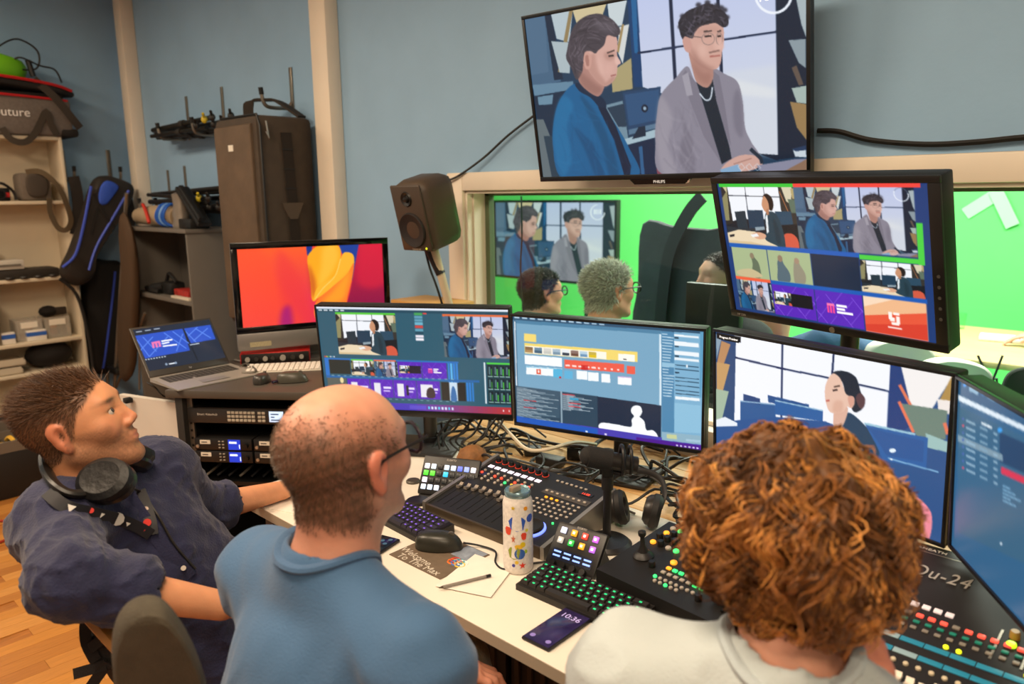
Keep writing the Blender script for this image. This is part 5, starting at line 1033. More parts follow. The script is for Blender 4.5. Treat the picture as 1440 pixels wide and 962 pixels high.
# ------------------------------------------------------------------ things on the desk
KEYC = MB(); KEYC.prism([(-.0088, -.0088), (.0088, -.0088), (.0088, .0088), (-.0088, .0088)], 0, .001, 'z')
def keycap(w=1.0):
    b = MB(); h = .019 * w / 2 - .0006; g = .0089
    vs = [(-h, -g, 0), (h, -g, 0), (h, g, 0), (-h, g, 0), (-h + .002, -g + .003, .008), (h - .002, -g + .003, .008), (h - .002, g - .0015, .008), (-h + .002, g - .0015, .008)]
    b.add(vs, [(3, 2, 1, 0), (4, 5, 6, 7), (0, 1, 5, 4), (1, 2, 6, 5), (2, 3, 7, 6), (3, 0, 4, 7)]); return b.mesh('key', False)
KM = {w: keycap(w) for w in (1.0, 1.25, 1.5, 1.75, 2.0, 2.25, 2.75, 6.25)}
ROWS = [[1] * 13 + [2], [1.5] + [1] * 12 + [1.5], [1.75] + [1] * 11 + [2.25], [2.25] + [1] * 10 + [2.75], [1.25, 1.25, 1.25, 6.25, 1.25, 1.25, 1.25, 1.25]]
def mech_keyboard(lab, loc, yaw, glow, accent=None, cap='#26221f'):
    T = thing('mechanical_keyboard', lab, 'keyboard', loc, yaw)
    b = MB(); b.prism([(-.054, 0), (.054, 0), (.054, .024), (-.054, .014)], -.148, .148, 'x'); part(T, 'case', b, mat('#1d1a18', .5))
    b = MB(); b.prism([(-.050, .0145), (.050, .0238), (.050, .0246), (-.050, .0153)], -.144, .144, 'x'); part(T, 'backlight_plate', b, mat('#1c1a19', .5))
    gm_ = mat(glow, .5, emit=1.1); lg = MB(); lg.box((0, -.001, .0082), (.006, .004, .0006)); lgm = lg.mesh('legend', False)
    for r, row in enumerate(ROWS):
        x = -.1425; y = .038 - r * .019
        for k, w_ in enumerate(row):
            cx = x + w_ * .019 / 2; x += w_ * .019; z = .0155 + (y + .054) / .108 * .0093
            c_ = accent[1] if accent and (r, k) in accent[0] else cap
            o = part(T, 'key', KM[w_], mat(c_, .5), loc=(cx, y, z), rot=(radians(5), 0, 0), smooth=False)
            if w_ < 6: part(o, 'legend', lgm, gm_, smooth=False)
    return T
mech_keyboard('black keyboard with purple glow and one red key beside the bald man', (-1.575, 1.205, DZ), radians(-3), '#6a4ab8', ([(4, 1), (3, 0)], '#e0301c'), '#2b2733')
mech_keyboard('black keyboard with green-lit letters beside the phone', (-.955, 1.205, DZ), radians(2), '#22c878')
# 32-key controller
T = thing('key_controller', 'black control pad with four rows of lit square keys on a slanted stand', 'control pad', (-1.615, 1.385, DZ), radians(26))
tl = radians(-34)
b = MB(); b.box((0, .008, .062), (.182, .02, .118), .006); B_ = part(T, 'body', b, mat('#1a1817', .45), loc=(0, 0, .004), rot=(tl, 0, 0))
b = MB(); b.prism([(.0, .0), (.09, 0), (.075, .012), (.02, .012)], -.085, .085, 'x'); part(T, 'stand_foot', b, mat('#1a1817', .5))
kk = MB(); kk.box((0, 0, 0), (.0155, .005, .0155), .002); kkm = kk.mesh('lit_key')
KCOL = ['#f4f4ff', '#d8e6f0', '#23262b', '#b8d0e8', '#c8d8f0', '#5a6ee0', '#8aa0f0', '#f0f0ff', '#4cd038', '#58d83c', '#25282b', '#2fb4e0', '#26282c', '#24272a', '#25282b', '#22252a', '#f0e8ff', '#22262a', '#25282c', '#24282b', '#232629', '#dfe6ec', '#24272b', '#24272b', '#cfe0f8', '#c8dcf4', '#d8e4f8', '#23272a', '#f05a48', '#24272a', '#dfe8f4', '#25282b']
for i, c_ in enumerate(KCOL):
    lit = c_[1] != '2' or c_ == '#2fb4e0'
    part(B_, 'lit_key', kkm, mat(c_, .4, emit=.85 if lit else .05), loc=(-.0735 + (i % 8) * .021, -.003, .088 - (i // 8) * .021))
text(B_, 'lettering', 'ELGATO', .008, mat('#c9c2ba', .5), (.0, -.0025, .111), (pi / 2, 0, 0), .0002)
# small round discs
for lab, u, v, r in (('small round steel puck on the desk behind the bald man', 581, 678, .022), ('flat black round coaster beside the keyboard', 588, 706, .036)):
    p = onz(u, v, DZ); b = MB(); b.lathe([(0, 0), (r, 0), (r, .005), (r * .85, .008), (r * .5, .006), (0, .007)], 24); single('desk_puck', lab, 'puck', b, mat('#4a443d' if r < .03 else '#1b1714', .4, .3), (p.x, p.y, DZ))
# fader controller
T = thing('fader_console', 'black fader console with white scribble strips and a glowing jog wheel', 'mixing console', (-1.37, 1.44, DZ), radians(1.5))
XW_, XD = .42, .30; zf, zb = .028, .085
b = MB(); b.prism([(-XD / 2, 0), (XD / 2, 0), (XD / 2, zb), (-XD / 2, zf)], -XW_ / 2, XW_ / 2, 'x'); part(T, 'chassis', b, mat('#1b1917', .45))
for s_ in (-1, 1):
    b = MB(); b.prism([(-XD / 2 - .006, 0), (XD / 2, 0), (XD / 2, zb + .008), (-XD / 2 - .006, zf + .006)], s_ * XW_ / 2, s_ * (XW_ / 2 + .012), 'x'); part(T, 'end_cheek', b, mat('#a39c92', .35, .7), 'brushed silver end cheek')
b = MB(); b.box2((-XW_ / 2, -XD / 2 - .008, 0), (XW_ / 2, -XD / 2 + .002, zf + .003), .003); part(T, 'front_lip', b, mat('#574a3a', .35, .5))
sl = atan2(zb - zf, XD)
dk_ = bpy.data.objects.new('deck', None); 
def on_deck(x, y, h=0.0): return (x, y, zf + (y + XD / 2) / XD * (zb - zf) + h)
DR = (sl, 0, 0)
def mk(fn): m_ = MB(); fn(m_); return m_
slot = mk(lambda m_: m_.box((0, 0, .0003), (.003, .108, .0008))).mesh('fader_slot', False)
capm = mk(lambda m_: m_.prism([(-.012, .002), (-.010, .010), (-.002, .006), (.002, .006), (.010, .010), (.012, .002)], -.006, .006, 'x')).mesh('fader_cap', False)
scrm = mk(lambda m_: m_.box((0, 0, .0008), (.0185, .013, .0016), .0004)).mesh('scribble_strip')
btn = mk(lambda m_: m_.box((0, 0, .0015), (.0085, .006, .004), .0012)).mesh('button')
rbtn = mk(lambda m_: m_.lathe([(.0045, 0), (.0045, .003), (.0035, .0042), (0, .0046)], 10)).mesh('round_button')
knob = mk(lambda m_: m_.lathe([(.0085, 0), (.008, .012), (.0065, .014), (0, .014)], 14)).mesh('encoder')
ring = mk(lambda m_: m_.lathe([(.0105, 0), (.0105, .001), (.0085, .0012)], 14)).mesh('encoder_ring')
led = {'r': mat('#ff4a30', .4, emit=1.3), 'g': mat('#3cf07a', .4, emit=1.3), 'w': mat('#b9aea0', .5), 'o': mat('#ffa028', .4, emit=1.2)}
CAPM = mat('#9c9286', .35, .5); WS = mat('#f6e8f6', .4, emit=.9); SLOT = mat('#050505', .6)
hts = [.03, .022, .015, .008, .012, .002, .025, .0, .02]
for k in range(9):
    x = -.19 + k * .0262
    part(T, 'fader_slot', slot, SLOT, loc=on_deck(x, -.075), rot=DR)
    part(T, 'fader_cap', capm, CAPM, loc=on_deck(x, -.03 - hts[k] * .6 + .01), rot=DR)
    if k < 8:
        part(T, 'scribble_strip', scrm, WS, loc=on_deck(x, .092), rot=DR)
        part(T, 'encoder', knob, mat('#131110', .35), loc=on_deck(x, .126), rot=DR); part(T, 'encoder_ring', ring, mat('#c83c28', .4, emit=.25), loc=on_deck(x, .126), rot=DR)
        for j, cl in enumerate(('w', 'r' if k in (0, 2, 3, 5, 6, 7) else 'w', 'g' if k == 4 else ('o' if k == 5 else 'w'), 'w')):
            part(T, 'round_button', rbtn, led[cl], loc=on_deck(x, .066 - j * .014), rot=DR)
for k in range(7): part(T, 'button', btn, led['w'], loc=on_deck(.045 + k * .0165, .118), rot=DR)
b = MB(); b.box((0, 0, .0006), (.155, .024, .0012)); part(T, 'grey_button_strip', b, mat('#4a4540', .5), loc=on_deck(.118, .062), rot=DR)
for k in range(8): part(T, 'button', btn, led['w'], loc=on_deck(.052 + k * .0185, .062, .0012), rot=DR)
b = MB(); b.box((0, 0, .0008), (.046, .013, .0016)); tm = part(T, 'time_display', b, mat('#140806', .3), loc=on_deck(.158, .098), rot=DR)
text(tm, 'digits', '11.00', .012, mat('#ff4420', .4, emit=2.0), (0, 0, .0017), (0, 0, 0), .0001)
for r in range(5):
    for k in range(8):
        if (r, k) in ((4, 7), (0, 0)): continue
        part(T, 'button', btn, led['o'] if r == 0 and k in (1, 2, 3) else led['w'], loc=on_deck(.052 + k * .0185, .036 - r * .017), rot=DR)
for k, (x, y) in enumerate(((.075, -.062), (.09, -.055), (.075, -.08), (.09, -.073))): part(T, 'round_button', rbtn, led['w'], loc=on_deck(x, y), rot=DR)
b = MB(); b.lathe([(.038, 0), (.038, .004), (.0335, .006)], 36); part(T, 'jog_ring', b, mat('#6f86ff', .3, emit=1.6), loc=on_deck(.135, -.1), rot=DR)
b = MB(); b.lathe([(.0335, 0), (.033, .012), (.029, .014), (.02, .0125), (0, .0125)], 36); part(T, 'jog_wheel', b, mat('#35322e', .3, .6), loc=on_deck(.135, -.1), rot=DR)
b = MB(); b.lathe([(.003, 0), (.003, .004), (0, .005)], 8); part(T, 'power_led', b, led['g'], loc=on_deck(.168, -.055), rot=DR)
b = MB(); b.box((0, 0, .0004), (.03, .016, .0008)); part(T, 'blue_label', b, mat('#26365c', .5), loc=on_deck(-.187, .05), rot=DR)
# small key controller with dials
p0 = onz(762, 790, DZ); T = thing('dial_controller', 'small black control pad with eight coloured keys and a blue readout strip', 'control pad', (-1.063, 1.283, DZ), radians(6))
tl = radians(-38)
b = MB(); b.box((0, .008, .055), (.14, .018, .108), .008); B_ = part(T, 'body', b, mat('#201e1d', .4), loc=(0, 0, .006), rot=(tl, 0, 0))
b = MB(); b.prism([(-.005, 0), (.095, 0), (.09, .01), (.06, .06), (.02, .02)], -.062, .062, 'x'); part(T, 'wedge_foot', b, mat('#201e1d', .5))
for i, c_ in enumerate(('#d8dcf8', '#f0a020', '#ee4030', '#c060d8', '#b0aca4', '#28b048', '#f0a828', '#b068d8')):
    part(B_, 'lit_key', kkm, mat(c_, .4, emit=.8), loc=(-.045 + (i % 4) * .03, -.003, .088 - (i // 4) * .0245))
    b = MB(); b.box((0, -.003, 0), (.006, .0006, .006)); part(B_, 'key_icon', b, mat('#ffffff', .4, emit=.7), loc=(-.045 + (i % 4) * .03, -.003, .088 - (i // 4) * .0245))
b = MB(); b.box((0, -.0018, .030), (.112, .001, .026)); st = part(B_, 'readout_strip', b, mat('#0c1830', .3, emit=.1))
for k in range(4):
    for r in range(2): 
        b = MB(); b.box((-.042 + k * .028, -.0026, .036 - r * .010), (.02, .0004, .004)); part(st, 'readout_text', b, mat('#86a8ff', .4, emit=1.4))
for k in range(4):
    b = MB(); b.cyl((-.042 + k * .028, -.001, .007), (-.042 + k * .028, -.013, .007), .0075, n=14); part(B_, 'dial', b, BLK2)
text(B_, 'lettering', 'ELGATO', .007, mat('#c9c2ba', .5), (.0, -.0018, .1035), (pi / 2, 0, 0), .0002)
# bottle
p = onz(729, 800, DZ); T = thing('water_bottle', 'white can-shaped bottle with colourful doodles', 'bottle', (p.x, p.y, DZ))
b = MB(); b.lathe([(0, 0), (.030, .0), (.0345, .006), (.0355, .02), (.0355, .168), (.034, .178), (.0305, .186), (.0305, .188)], 36); bo = part(T, 'body', b, mat('#e6dfd6', .35, var=.12, scale=160))
b = MB(); b.lathe([(.0305, .188), (.031, .190), (.031, .199), (.029, .202), (.026, .198), (0, .198)], 32); part(T, 'lid', b, mat('#8fb0b8', .25, .7), 'metallic blue lid')
b = MB(); b.box((0, -.008, .205), (.014, .03, .014), .003); part(T, 'spout_tab', b, mat('#b9a48a', .35, .5))
def decal(ang, z, w_, h_, col, pts):
    b = MB(); vs = []; n = len(pts); r = .0358
    for (x, y) in pts: a = radians(ang) + x * w_ / r; vs.append((r * cos(a), r * sin(a), z + y * h_))
    vs2 = [(v[0] * 1.012, v[1] * 1.012, v[2]) for v in vs]
    b.add(vs + vs2, [tuple(range(n, 2 * n))] + [(i, (i + 1) % n, n + (i + 1) % n, n + i) for i in range(n)]); part(bo, 'printed_motif', b, mat(col, .4), smooth=False)
CIR = [(cos(t) * .5, sin(t) * .5) for t in np.linspace(0, 2 * pi, 14, endpoint=False)]; HALF = [(-.5, .2), (-.3, .5), (.3, .5), (.5, .25), (.35, -.4), (0, -.5), (-.35, -.35)]
STAR = [((.5 if i % 2 == 0 else .2) * sin(i * pi / 5), (.5 if i % 2 == 0 else .2) * cos(i * pi / 5)) for i in range(10)]
FA = math.degrees(atan2(-p.y, -p.x))
for da, z, w_, h_, c_, q in ((-4, .128, .042, .034, '#2c56b8', HALF), (-18, .168, .012, .012, '#d8b820', STAR), (30, .166, .010, .010, '#f0a020', CIR), (22, .098, .014, .018, '#e04830', HALF), (-18, .092, .012, .022, '#c86a48', STAR), (18, .078, .013, .013, '#e0c420', CIR), (-16, .056, .03, .03, '#8f9a28', HALF), (6, .055, .026, .026, '#3a62b0', CIR), (2, .072, .02, .012, '#e8b820', HALF), (16, .026, .018, .018, '#e03c28', STAR), (-6, .034, .009, .009, '#e8c030', CIR), (34, .112, .008, .008, '#d8d04a', CIR), (30, .06, .008, .01, '#a8c030', CIR), (-18, .026, .008, .008, '#3a3aa0', CIR), (-40, .11, .018, .02, '#d84830', HALF), (50, .14, .02, .02, '#2c56b8', CIR)): decal(FA + da, z, w_, h_, c_, q)
# mouse mat with cable mouse, paper, pencil, phones
T = thing('mouse_mat', 'brown mouse mat with white lettering and a colourful print', 'mouse mat', (-1.357, 1.14, DZ), radians(1))
b = MB(); b.box((0, 0, .001), (.19, .165, .002), .0008); mm = part(T, 'mat', b, mat('#6b5a48', .7, var=.1, scale=50))
text(mm, 'lettering', 'Welcome', .03, mat('#d6cdbc', .6), (-.035, -.045, .0021), (0, 0, radians(-6)), .0001); text(mm, 'lettering', 'To The Max', .03, mat('#d6cdbc', .6), (.0, -.068, .0021), (0, 0, radians(0)), .0001)
for k, c_ in enumerate(('#e8742c', '#3a78c8', '#e8c23a', '#c83c3c', '#4ab0c0', '#f0f0ea')):
    b = MB(); a = np.linspace(0, 2 * pi, 16); b.tube([(.055 + .012 * (k % 3) + .014 * cos(t), -.005 + .01 * (k // 3) + .011 * sin(t), .0022) for t in a], .0022, 5); part(mm, 'printed_swirl', b, mat(c_, .5))
b = MB(); b.box((.055, .05, .0021), (.07, .06, .0004)); part(mm, 'printed_photo', b, mat('#8a93a0', .6, var=.3, scale=40))
mt = mouse('computer_mouse', 'black cabled mouse on the brown mouse mat', Vector((-1.385, 1.165, 0)), DZ + .0022, radians(-52), '#2b2a22', .122, .068, .04)
b = MB(); b.tube([(-1.34, 1.205, DZ + .015), (-1.31, 1.235, DZ + .006), (-1.26, 1.24, DZ + .005), (-1.22, 1.2, DZ + .005), (-1.18, 1.19, DZ + .005), (-1.16, 1.24, DZ + .005), (-1.12, 1.30, DZ + .006)], .0025, 6, 6); single('mouse_cable', 'thin black mouse cable curling on the white desk', 'cable', b, BLACK)
b = MB(); q = [onz(u, v, DZ) for u, v in ((612, 826), (668, 781), (722, 800), (690, 842), (640, 862))]; b.add([tuple(x) for x in q[:3] + [onz(690, 842, DZ)]] + [(x.x, x.y, x.z + .0006) for x in q[:3] + [onz(690, 842, DZ)]], [(3, 2, 1, 0), (4, 5, 6, 7), (0, 1, 5, 4), (1, 2, 6, 5), (2, 3, 7, 6), (3, 0, 4, 7)]); single('paper_sheet', 'white sheet of scribbled paper partly over the mouse mat', 'paper', b, mat('#efe7da', .7, var=.03, scale=30), smooth=False)
bpy.data.objects['paper_sheet'].location.z = .0028
p0, p1 = onz(617, 827, DZ + .008), onz(690, 809, DZ + .008); T = thing('pencil', 'slim grey pencil with dark tip lying on the paper', 'pencil', (p0.x, p0.y, DZ + .004), atan2(p1.y - p0.y, p1.x - p0.x)); L = (p1 - p0).length
b = MB(); b.cyl((.01, 0, .004), (L - .012, 0, .004), .0034, n=6); part(T, 'shaft', b, mat('#8d857a', .5)); b = MB(); b.cyl((L - .012, 0, .004), (L, 0, .004), .0036, n=8); part(T, 'eraser', b, BLACK); b = MB(); b.cyl((0, 0, .004), (.01, 0, .004), .0008, .0034, n=6); part(T, 'tip', b, mat('#4a3a2a', .6))
def phone(lab, loc, yaw, scr, L=.147, W_=.071):
    T = thing('smartphone', lab, 'phone', loc, yaw)
    b = MB(); b.box((0, 0, .004), (W_, L, .008), .0035); part(T, 'case', b, mat('#15131a', .4))
    b = MB(); b.box((0, 0, .0082), (W_ - .006, L - .006, .0006), .0003); sc_ = part(T, 'display', b, scr)
    return T, sc_
T, s_ = phone('smartphone with dark purple lock screen beside the green-lit keyboard', (-.925, 1.085, DZ), radians(2), mat('#2a2148', .12, emit=.25, var=.35, scale=18))
text(s_, 'clock', '10:36', .022, mat('#b9a8d8', .4, emit=.5), (.0, .044, .0086), (0, 0, 0), .0001)
for x in (-.02, .02): b = MB(); b.lathe([(.006, 0), (.006, .0003), (0, .0003)], 12, (x, -.055, .0086)); part(s_, 'icon', b, mat('#8a78b8', .4, emit=.3))
T, s_ = phone('dark smartphone half hidden by the bald man at the desk edge', (-1.50, 1.055, DZ), radians(15), mat('#16161f', .12), .12, .06)
for k in range(3): b = MB(); b.lathe([(.006, 0), (.006, .0006), (0, .0006)], 12, (.012 - .016 * (k == 1), .03 + .012 * (k - 1), .0086)); part(s_, 'camera_lens', b, mat('#5a86a8', .1, .5))
# microphone on its stand
p = onz(853, 766, DZ); T = thing('desk_microphone', 'black broadcast microphone on a round-based desk stand', 'microphone', (p.x, p.y, DZ))
b = MB(); b.lathe([(0, 0), (.062, 0), (.064, .006), (.055, .014), (.02, .018), (.012, .022)], 32); part(T, 'base', b, mat('#191716', .4))
b = MB(); b.cyl((0, 0, .018), (0, 0, .17), .0105, n=14); b.cyl((0, 0, .15), (0, 0, .185), .015, n=14); part(T, 'pole', b, mat('#191716', .4))
b = MB(); b.xf((0, 0, .20), (0, 0, radians(40))); b.box((0, 0, .0), (.03, .03, .035), .006); b.cyl((-.02, 0, .0), (.02, 0, .0), .012, n=12); part(T, 'swivel', b, mat('#191716', .4))
hd = Vector((-.70, -.71, 0)) * .8; mid = Vector((.02, -.008, .232))
b = MB(); b.cyl(mid + hd * .005, mid - hd * .075 + Vector((0, 0, -.015)), .022, n=22); part(T, 'body', b, mat('#201d1b', .35))
b = MB(); b.cyl(mid + hd * .075 + Vector((0, 0, .012)), mid + hd * .004, .0265, n=24); b.ell(mid + hd * .072 + Vector((0, 0, .012)), (.023, .023, .025), 16, 10); part(T, 'windscreen', b, mat('#1b1917', .8, bump=.3, bscale=500))
b = MB(); nrm = Vector((-hd.y, hd.x, 0))
b.tube([mid - hd * .03 + nrm * (.036 * sin(t)) + Vector((0, 0, .036 * -cos(t))) for t in np.linspace(0, 2 * pi, 26)], .005, 8); b.tube([mid - hd * .055 + nrm * (.034 * sin(t)) + Vector((0, 0, .034 * -cos(t))) for t in np.linspace(0, 2 * pi, 26)], .004, 8); part(T, 'shock_mount', b, mat('#191716', .4))
b = MB(); b.cyl((0, 0, .2), mid - hd * .03 - Vector((0, 0, .036)), .007, n=10); part(T, 'yoke', b, mat('#191716', .4))
# headphones leaning behind the mic
p = onz(898, 742, DZ); T = thing('headphones', 'black headphones resting on the cable pile behind the microphone', 'headphones', (p.x, p.y, DZ), radians(30))
for s_, lean in ((-.055, -.25), (.035, .2)):
    b = MB().xf((s_, 0, .052), (0, lean, 0)); b.M = b.M @ Matrix.Rotation(pi / 2, 4, 'Y')
    b.lathe([(.02, -.008), (.036, -.01), (.046, .0), (.047, .012), (.04, .022), (.026, .02), (.024, .01), (0, .01)], 26); part(T, 'ear_cushion', b, mat('#1a1715', .6))
    b = MB().xf((s_, 0, .052), (0, lean, 0)); b.M = b.M @ Matrix.Rotation(pi / 2, 4, 'Y'); b.lathe([(0, -.024), (.03, -.022), (.04, -.012), (.042, -.004)], 26); part(T, 'ear_cup', b, mat('#2a2623', .35))
b = MB(); b.tube([(-.075, 0, .06), (-.09, .02, .10), (-.06, .06, .125), (0, .08, .13), (.05, .06, .12), (.065, .02, .095), (.055, 0, .06)], .009, 8, 5, flat=.5); part(T, 'headband', b, mat('#1a1715', .5))
# vision mixer with joystick
T = thing('vision_mixer', 'black vision mixing desk with joystick, orange knobs and a blue touchscreen', 'control desk', (-.80, 1.40, DZ), radians(-4))
VW, VD, vf, vb = .33, .27, .045, .075
b = MB(); b.prism([(-VD / 2, .008), (VD / 2, .0), (VD / 2, vb), (-VD / 2, vf)], -VW / 2, VW / 2, 'x'); part(T, 'chassis', b, mat('#191716', .5))
vsl = atan2(vb - vf, VD)
def vd(x, y, h=0.0): return (x, y, vf + (y + VD / 2) / VD * (vb - vf) + h)
b = MB(); b.box((0, 0, .001), (.16, .095, .002), .0008); ts = part(T, 'touchscreen', b, mat('#5f86c8', .2, emit=.7, var=.25, scale=60), loc=vd(.06, .055), rot=(vsl, 0, 0))
b = MB(); b.box((-.02, .01, .0022), (.05, .022, .0006)); part(ts, 'yellow_tile', b, mat('#d8d23a', .3, emit=.7))
for i in range(5):
    b = MB(); b.box((-.07 + i * .034, 0, .0022), (.001, .09, .0004)); part(ts, 'grid_line', b, mat('#2c4c88', .3, emit=.3))
cols = ['w', 'g', 'w', 'w', 'o', 'b', 'b', 'o', 'b', 'b', 'b', 'w', 'o', 'b', 'w', 'g']
for i, c_ in enumerate(cols):
    x, y = -.135 + (i % 4) * .022, .11 - (i // 4) * .026
    if c_ == 'b': part(T, 'encoder', knob, mat('#151312', .35), loc=vd(x, y), rot=(vsl, 0, 0))
    else: part(T, 'round_button', rbtn, led[c_], loc=vd(x, y), rot=(vsl, 0, 0)).scale = (1.6, 1.6, 1.3)
b = MB(); b.lathe([(.024, 0), (.024, .004), (.019, .01), (.012, .014), (.006, .03), (.005, .05), (.009, .056), (.009, .064), (0, .068)], 20); part(T, 'joystick', b, mat('#201d1b', .45), loc=vd(-.115, -.03), rot=(vsl, 0, 0))
for r in range(2):
    for k in range(8): part(T, 'button', btn, led['g' if (r, k) in ((0, 1), (0, 2), (1, 5), (1, 6)) else 'o' if (r, k) == (0, 0) else 'w'], loc=vd(-.04 + k * .0165, -.035 - r * .02), rot=(vsl, 0, 0)).scale = (1.3, 1.5, 1.2)
for k in range(8): part(T, 'round_button', rbtn, led['g' if k == 0 else 'w'], loc=vd(-.045 + k * .014, -.078), rot=(vsl, 0, 0))
for k in range(5): part(T, 'round_button', rbtn, led['g' if k == 2 else 'w'], loc=vd(-.035 + k * .014, -.092), rot=(vsl, 0, 0))
for k, (x, y) in enumerate(((-.075, -.05), (.075, -.09), (-.02, .0), (.03, .0), (.08, .0))): part(T, 'encoder', knob, mat('#151312', .35), loc=vd(x, y), rot=(vsl, 0, 0))
part(T, 'round_button', rbtn, led['o'], loc=vd(-.045, -.01), rot=(vsl, 0, 0)).scale = (1.8, 1.8, 1.3)
b = MB(); b.box((.135, -.05, .0), (.004, .1, .004)); part(T, 'fader_slot', b, SLOT, loc=(0, 0, vd(0, -.05)[2]))
b = MB(); b.box((.125, -.075, .01), (.05, .02, .018), .004); part(T, 'fader_bar', b, mat('#25211e', .4), loc=(0, 0, vd(0, -.05)[2]))
p = onz(955, 885, DZ); b = MB(); b.box((0, 0, .006), (.13, .09, .012), .002); single('notebook', 'small black notebook at the desk edge before the vision mixer', 'notebook', b, mat('#1d1714', .6), (-.735, 1.195, DZ), radians(-4))
b = MB(); b.box((0, 0, .02), (.1, .05, .035), .004); single('green_card_box', 'small dark box with a bright green label behind the vision mixer', 'box', b, mat('#2a3a22', .5), (-.90, 1.60, DZ), radians(10)); b = MB(); b.box((0, 0, .0385), (.05, .03, .001)); part(bpy.data.objects['green_card_box'], 'label', b, mat('#3cd84a', .5, emit=.4))
# big mixing console on the right
T = thing('mixing_console', 'large black mixing console with red-lit buttons, blue strips and white faders', 'mixing console', (-.27, 1.34, DZ))
MX0, MX1 = -.355, .30
prof = [(-.30, 0), (.29, 0), (.29, .165), (.26, .165), (.165, .118), (-.30, .055)]
b = MB(); b.prism(prof, MX0, MX1, 'x'); part(T, 'chassis', b, mat('#1e1a17', .5, var=.05, scale=30))
msl = atan2(.118 - .055, .465); ps = atan2(.047, .095)
def md(x, y, h=0.0): return (x, y, .055 + (y + .30) / .465 * .063 + h)
MR = (msl, 0, 0)
b = MB(); b.box2((MX0, -.31, 0), (MX0 + .012, .29, .06)); part(T, 'end_cheek', b, mat('#3a342e', .4, .3))
text(T, 'lettering', 'Qu-24', .037, mat('#d8d0c4', .3, .6), (-.085, .2125, .1425), (ps, 0, 0), .0004, shear=.25, space=1.1)
text(T, 'lettering', 'ALLEN&HEATH', .014, mat('#d8d0c4', .4), (-.135, .268, .1655), (0, 0, 0), .0003)
b = MB(); b.box((-.03, .252, .1655), (.62, .002, .001)); part(T, 'trim_line', b, mat('#8f867a', .4, .6))
pit = .0198; capw = mk(lambda m_: m_.prism([(-.011, .001), (-.009, .011), (-.002, .006), (.002, .006), (.009, .011), (.011, .001)], -.0062, .0062, 'x')).mesh('fader_cap', False)
slo2 = mk(lambda m_: m_.box((0, 0, .0003), (.0035, .13, .0008))).mesh('fader_slot', False)
lampm = mk(lambda m_: m_.box((0, 0, .002), (.0125, .0095, .005), .002)).mesh('lit_button')
REDL, TEAL, GRYB = mat('#ff5a48', .4, emit=.75), mat('#1f8a76', .5), mat('#8d8478', .5)
lit = [1, 1, 1, 0, 1, 1, 1, 1, 1, 1, 0, 0, 1, 1, 1, 0, 1, 1, 1, 1]
CAPW = mat('#efe2cf', .4)
for k in range(34):
    x = MX0 + .035 + k * pit
    if x > .28: break
    if k < 20 or k % 7:
        part(T, 'fader_slot', slo2, SLOT, loc=md(x, -.165), rot=MR)
    cy_ = -.085 - .004 * ((k * 5) % 4) - (.06 if 16 < k < 21 else 0)
    part(T, 'fader_cap', capw, CAPW, loc=md(x, cy_), rot=MR)
    part(T, 'lit_button', lampm, REDL if lit[k % 20] else GRYB, loc=md(x, .095), rot=MR)
    part(T, 'lit_button', lampm, TEAL, loc=md(x, .075), rot=MR).scale = (.9, .8, .8)
    part(T, 'lit_button', lampm, GRYB, loc=md(x, .057), rot=MR).scale = (.85, .85, .7)
    part(T, 'round_button', rbtn, mat('#d8c8a8', .5), loc=md(x, -.045), rot=MR)
    if k in (15, 16, 21): part(T, 'round_button', rbtn, mat('#e8f020', .4, emit=1.2), loc=md(x, .034), rot=MR)
for yy in (.018, -.018):
    for k in range(15):
        b = MB(); b.box((0, 0, .0008), (.038, .013, .0015), .0004); part(T, 'name_strip', b, mat('#2a8fb0' if (k + (yy > 0)) % 6 else '#9ab8c0', .5), loc=md(MX0 + .045 + k * .0396, yy), rot=MR)
for k in range(4):
    b = MB(); b.box((0, 0, .002), (.0135, .012, .004), .001); part(T, 'white_key', b, mat('#f0e4e4', .4, emit=.3), loc=md(-.1 + k * .0195, .125), rot=MR)
for k, x in enumerate((.06, .105)):
    b = MB(); b.box((0, 0, .0008), (.004, .09, .0015)); part(T, 'divider_line', b, mat('#8f867a', .4, .6), loc=md(x - .02, .09), rot=MR)
    part(T, 'round_button', rbtn, mat('#b8f020', .4, emit=1.3), loc=md(x, .10), rot=MR).scale = (1.8, 1.8, 1.5); part(T, 'encoder', knob, mat('#c89a48', .4), loc=md(x, .125), rot=MR)
# wooden ball, sheets and folder at the left end of the desk
p = onz(668, 660, DZ); b = MB(); b.lathe([(0, 0), (.03, .003), (.048, .02), (.052, .042), (.042, .066), (.02, .08), (0, .083)], 20); single('wooden_ornament', 'round brown wooden ornament among the cables', 'ornament', b, mat('#8a5a2c', .7, var=.3, scale=40, bump=.5, bscale=50), (p.x, p.y - .01, DZ))
p = onz(385, 690, DZ); b = MB(); b.box((0, 0, .001), (.21, .297, .002)); single('paper_sheet', 'white paper sheets at the left end of the desk', 'paper', b, mat('#efe6d6', .7), (-2.0, 1.13, DZ), radians(20), smooth=False)
T = thing('folder', 'black folder with coloured stickers on the white sheets', 'folder', (-1.97, 1.24, DZ + .003), radians(35)); b = MB(); b.box((0, 0, .006), (.2, .14, .012), .003); part(T, 'cover', b, mat('#1c1916', .6))
for k, c_ in enumerate(('#9adf3a', '#c87858', '#d8cdb8')): b = MB(); b.box((-.04 + k * .05, -.035, .0124), (.035, .016, .0006)); part(T, 'sticker', b, mat(c_, .5))
b = MB(); b.box((0, 0, .03), (.03, .02, .06), .004); single('small_carton', 'tiny red and white carton behind the control pad', 'carton', b, mat('#c8b8a0', .5, var=.4, scale=60), (-1.70, 1.50, DZ))
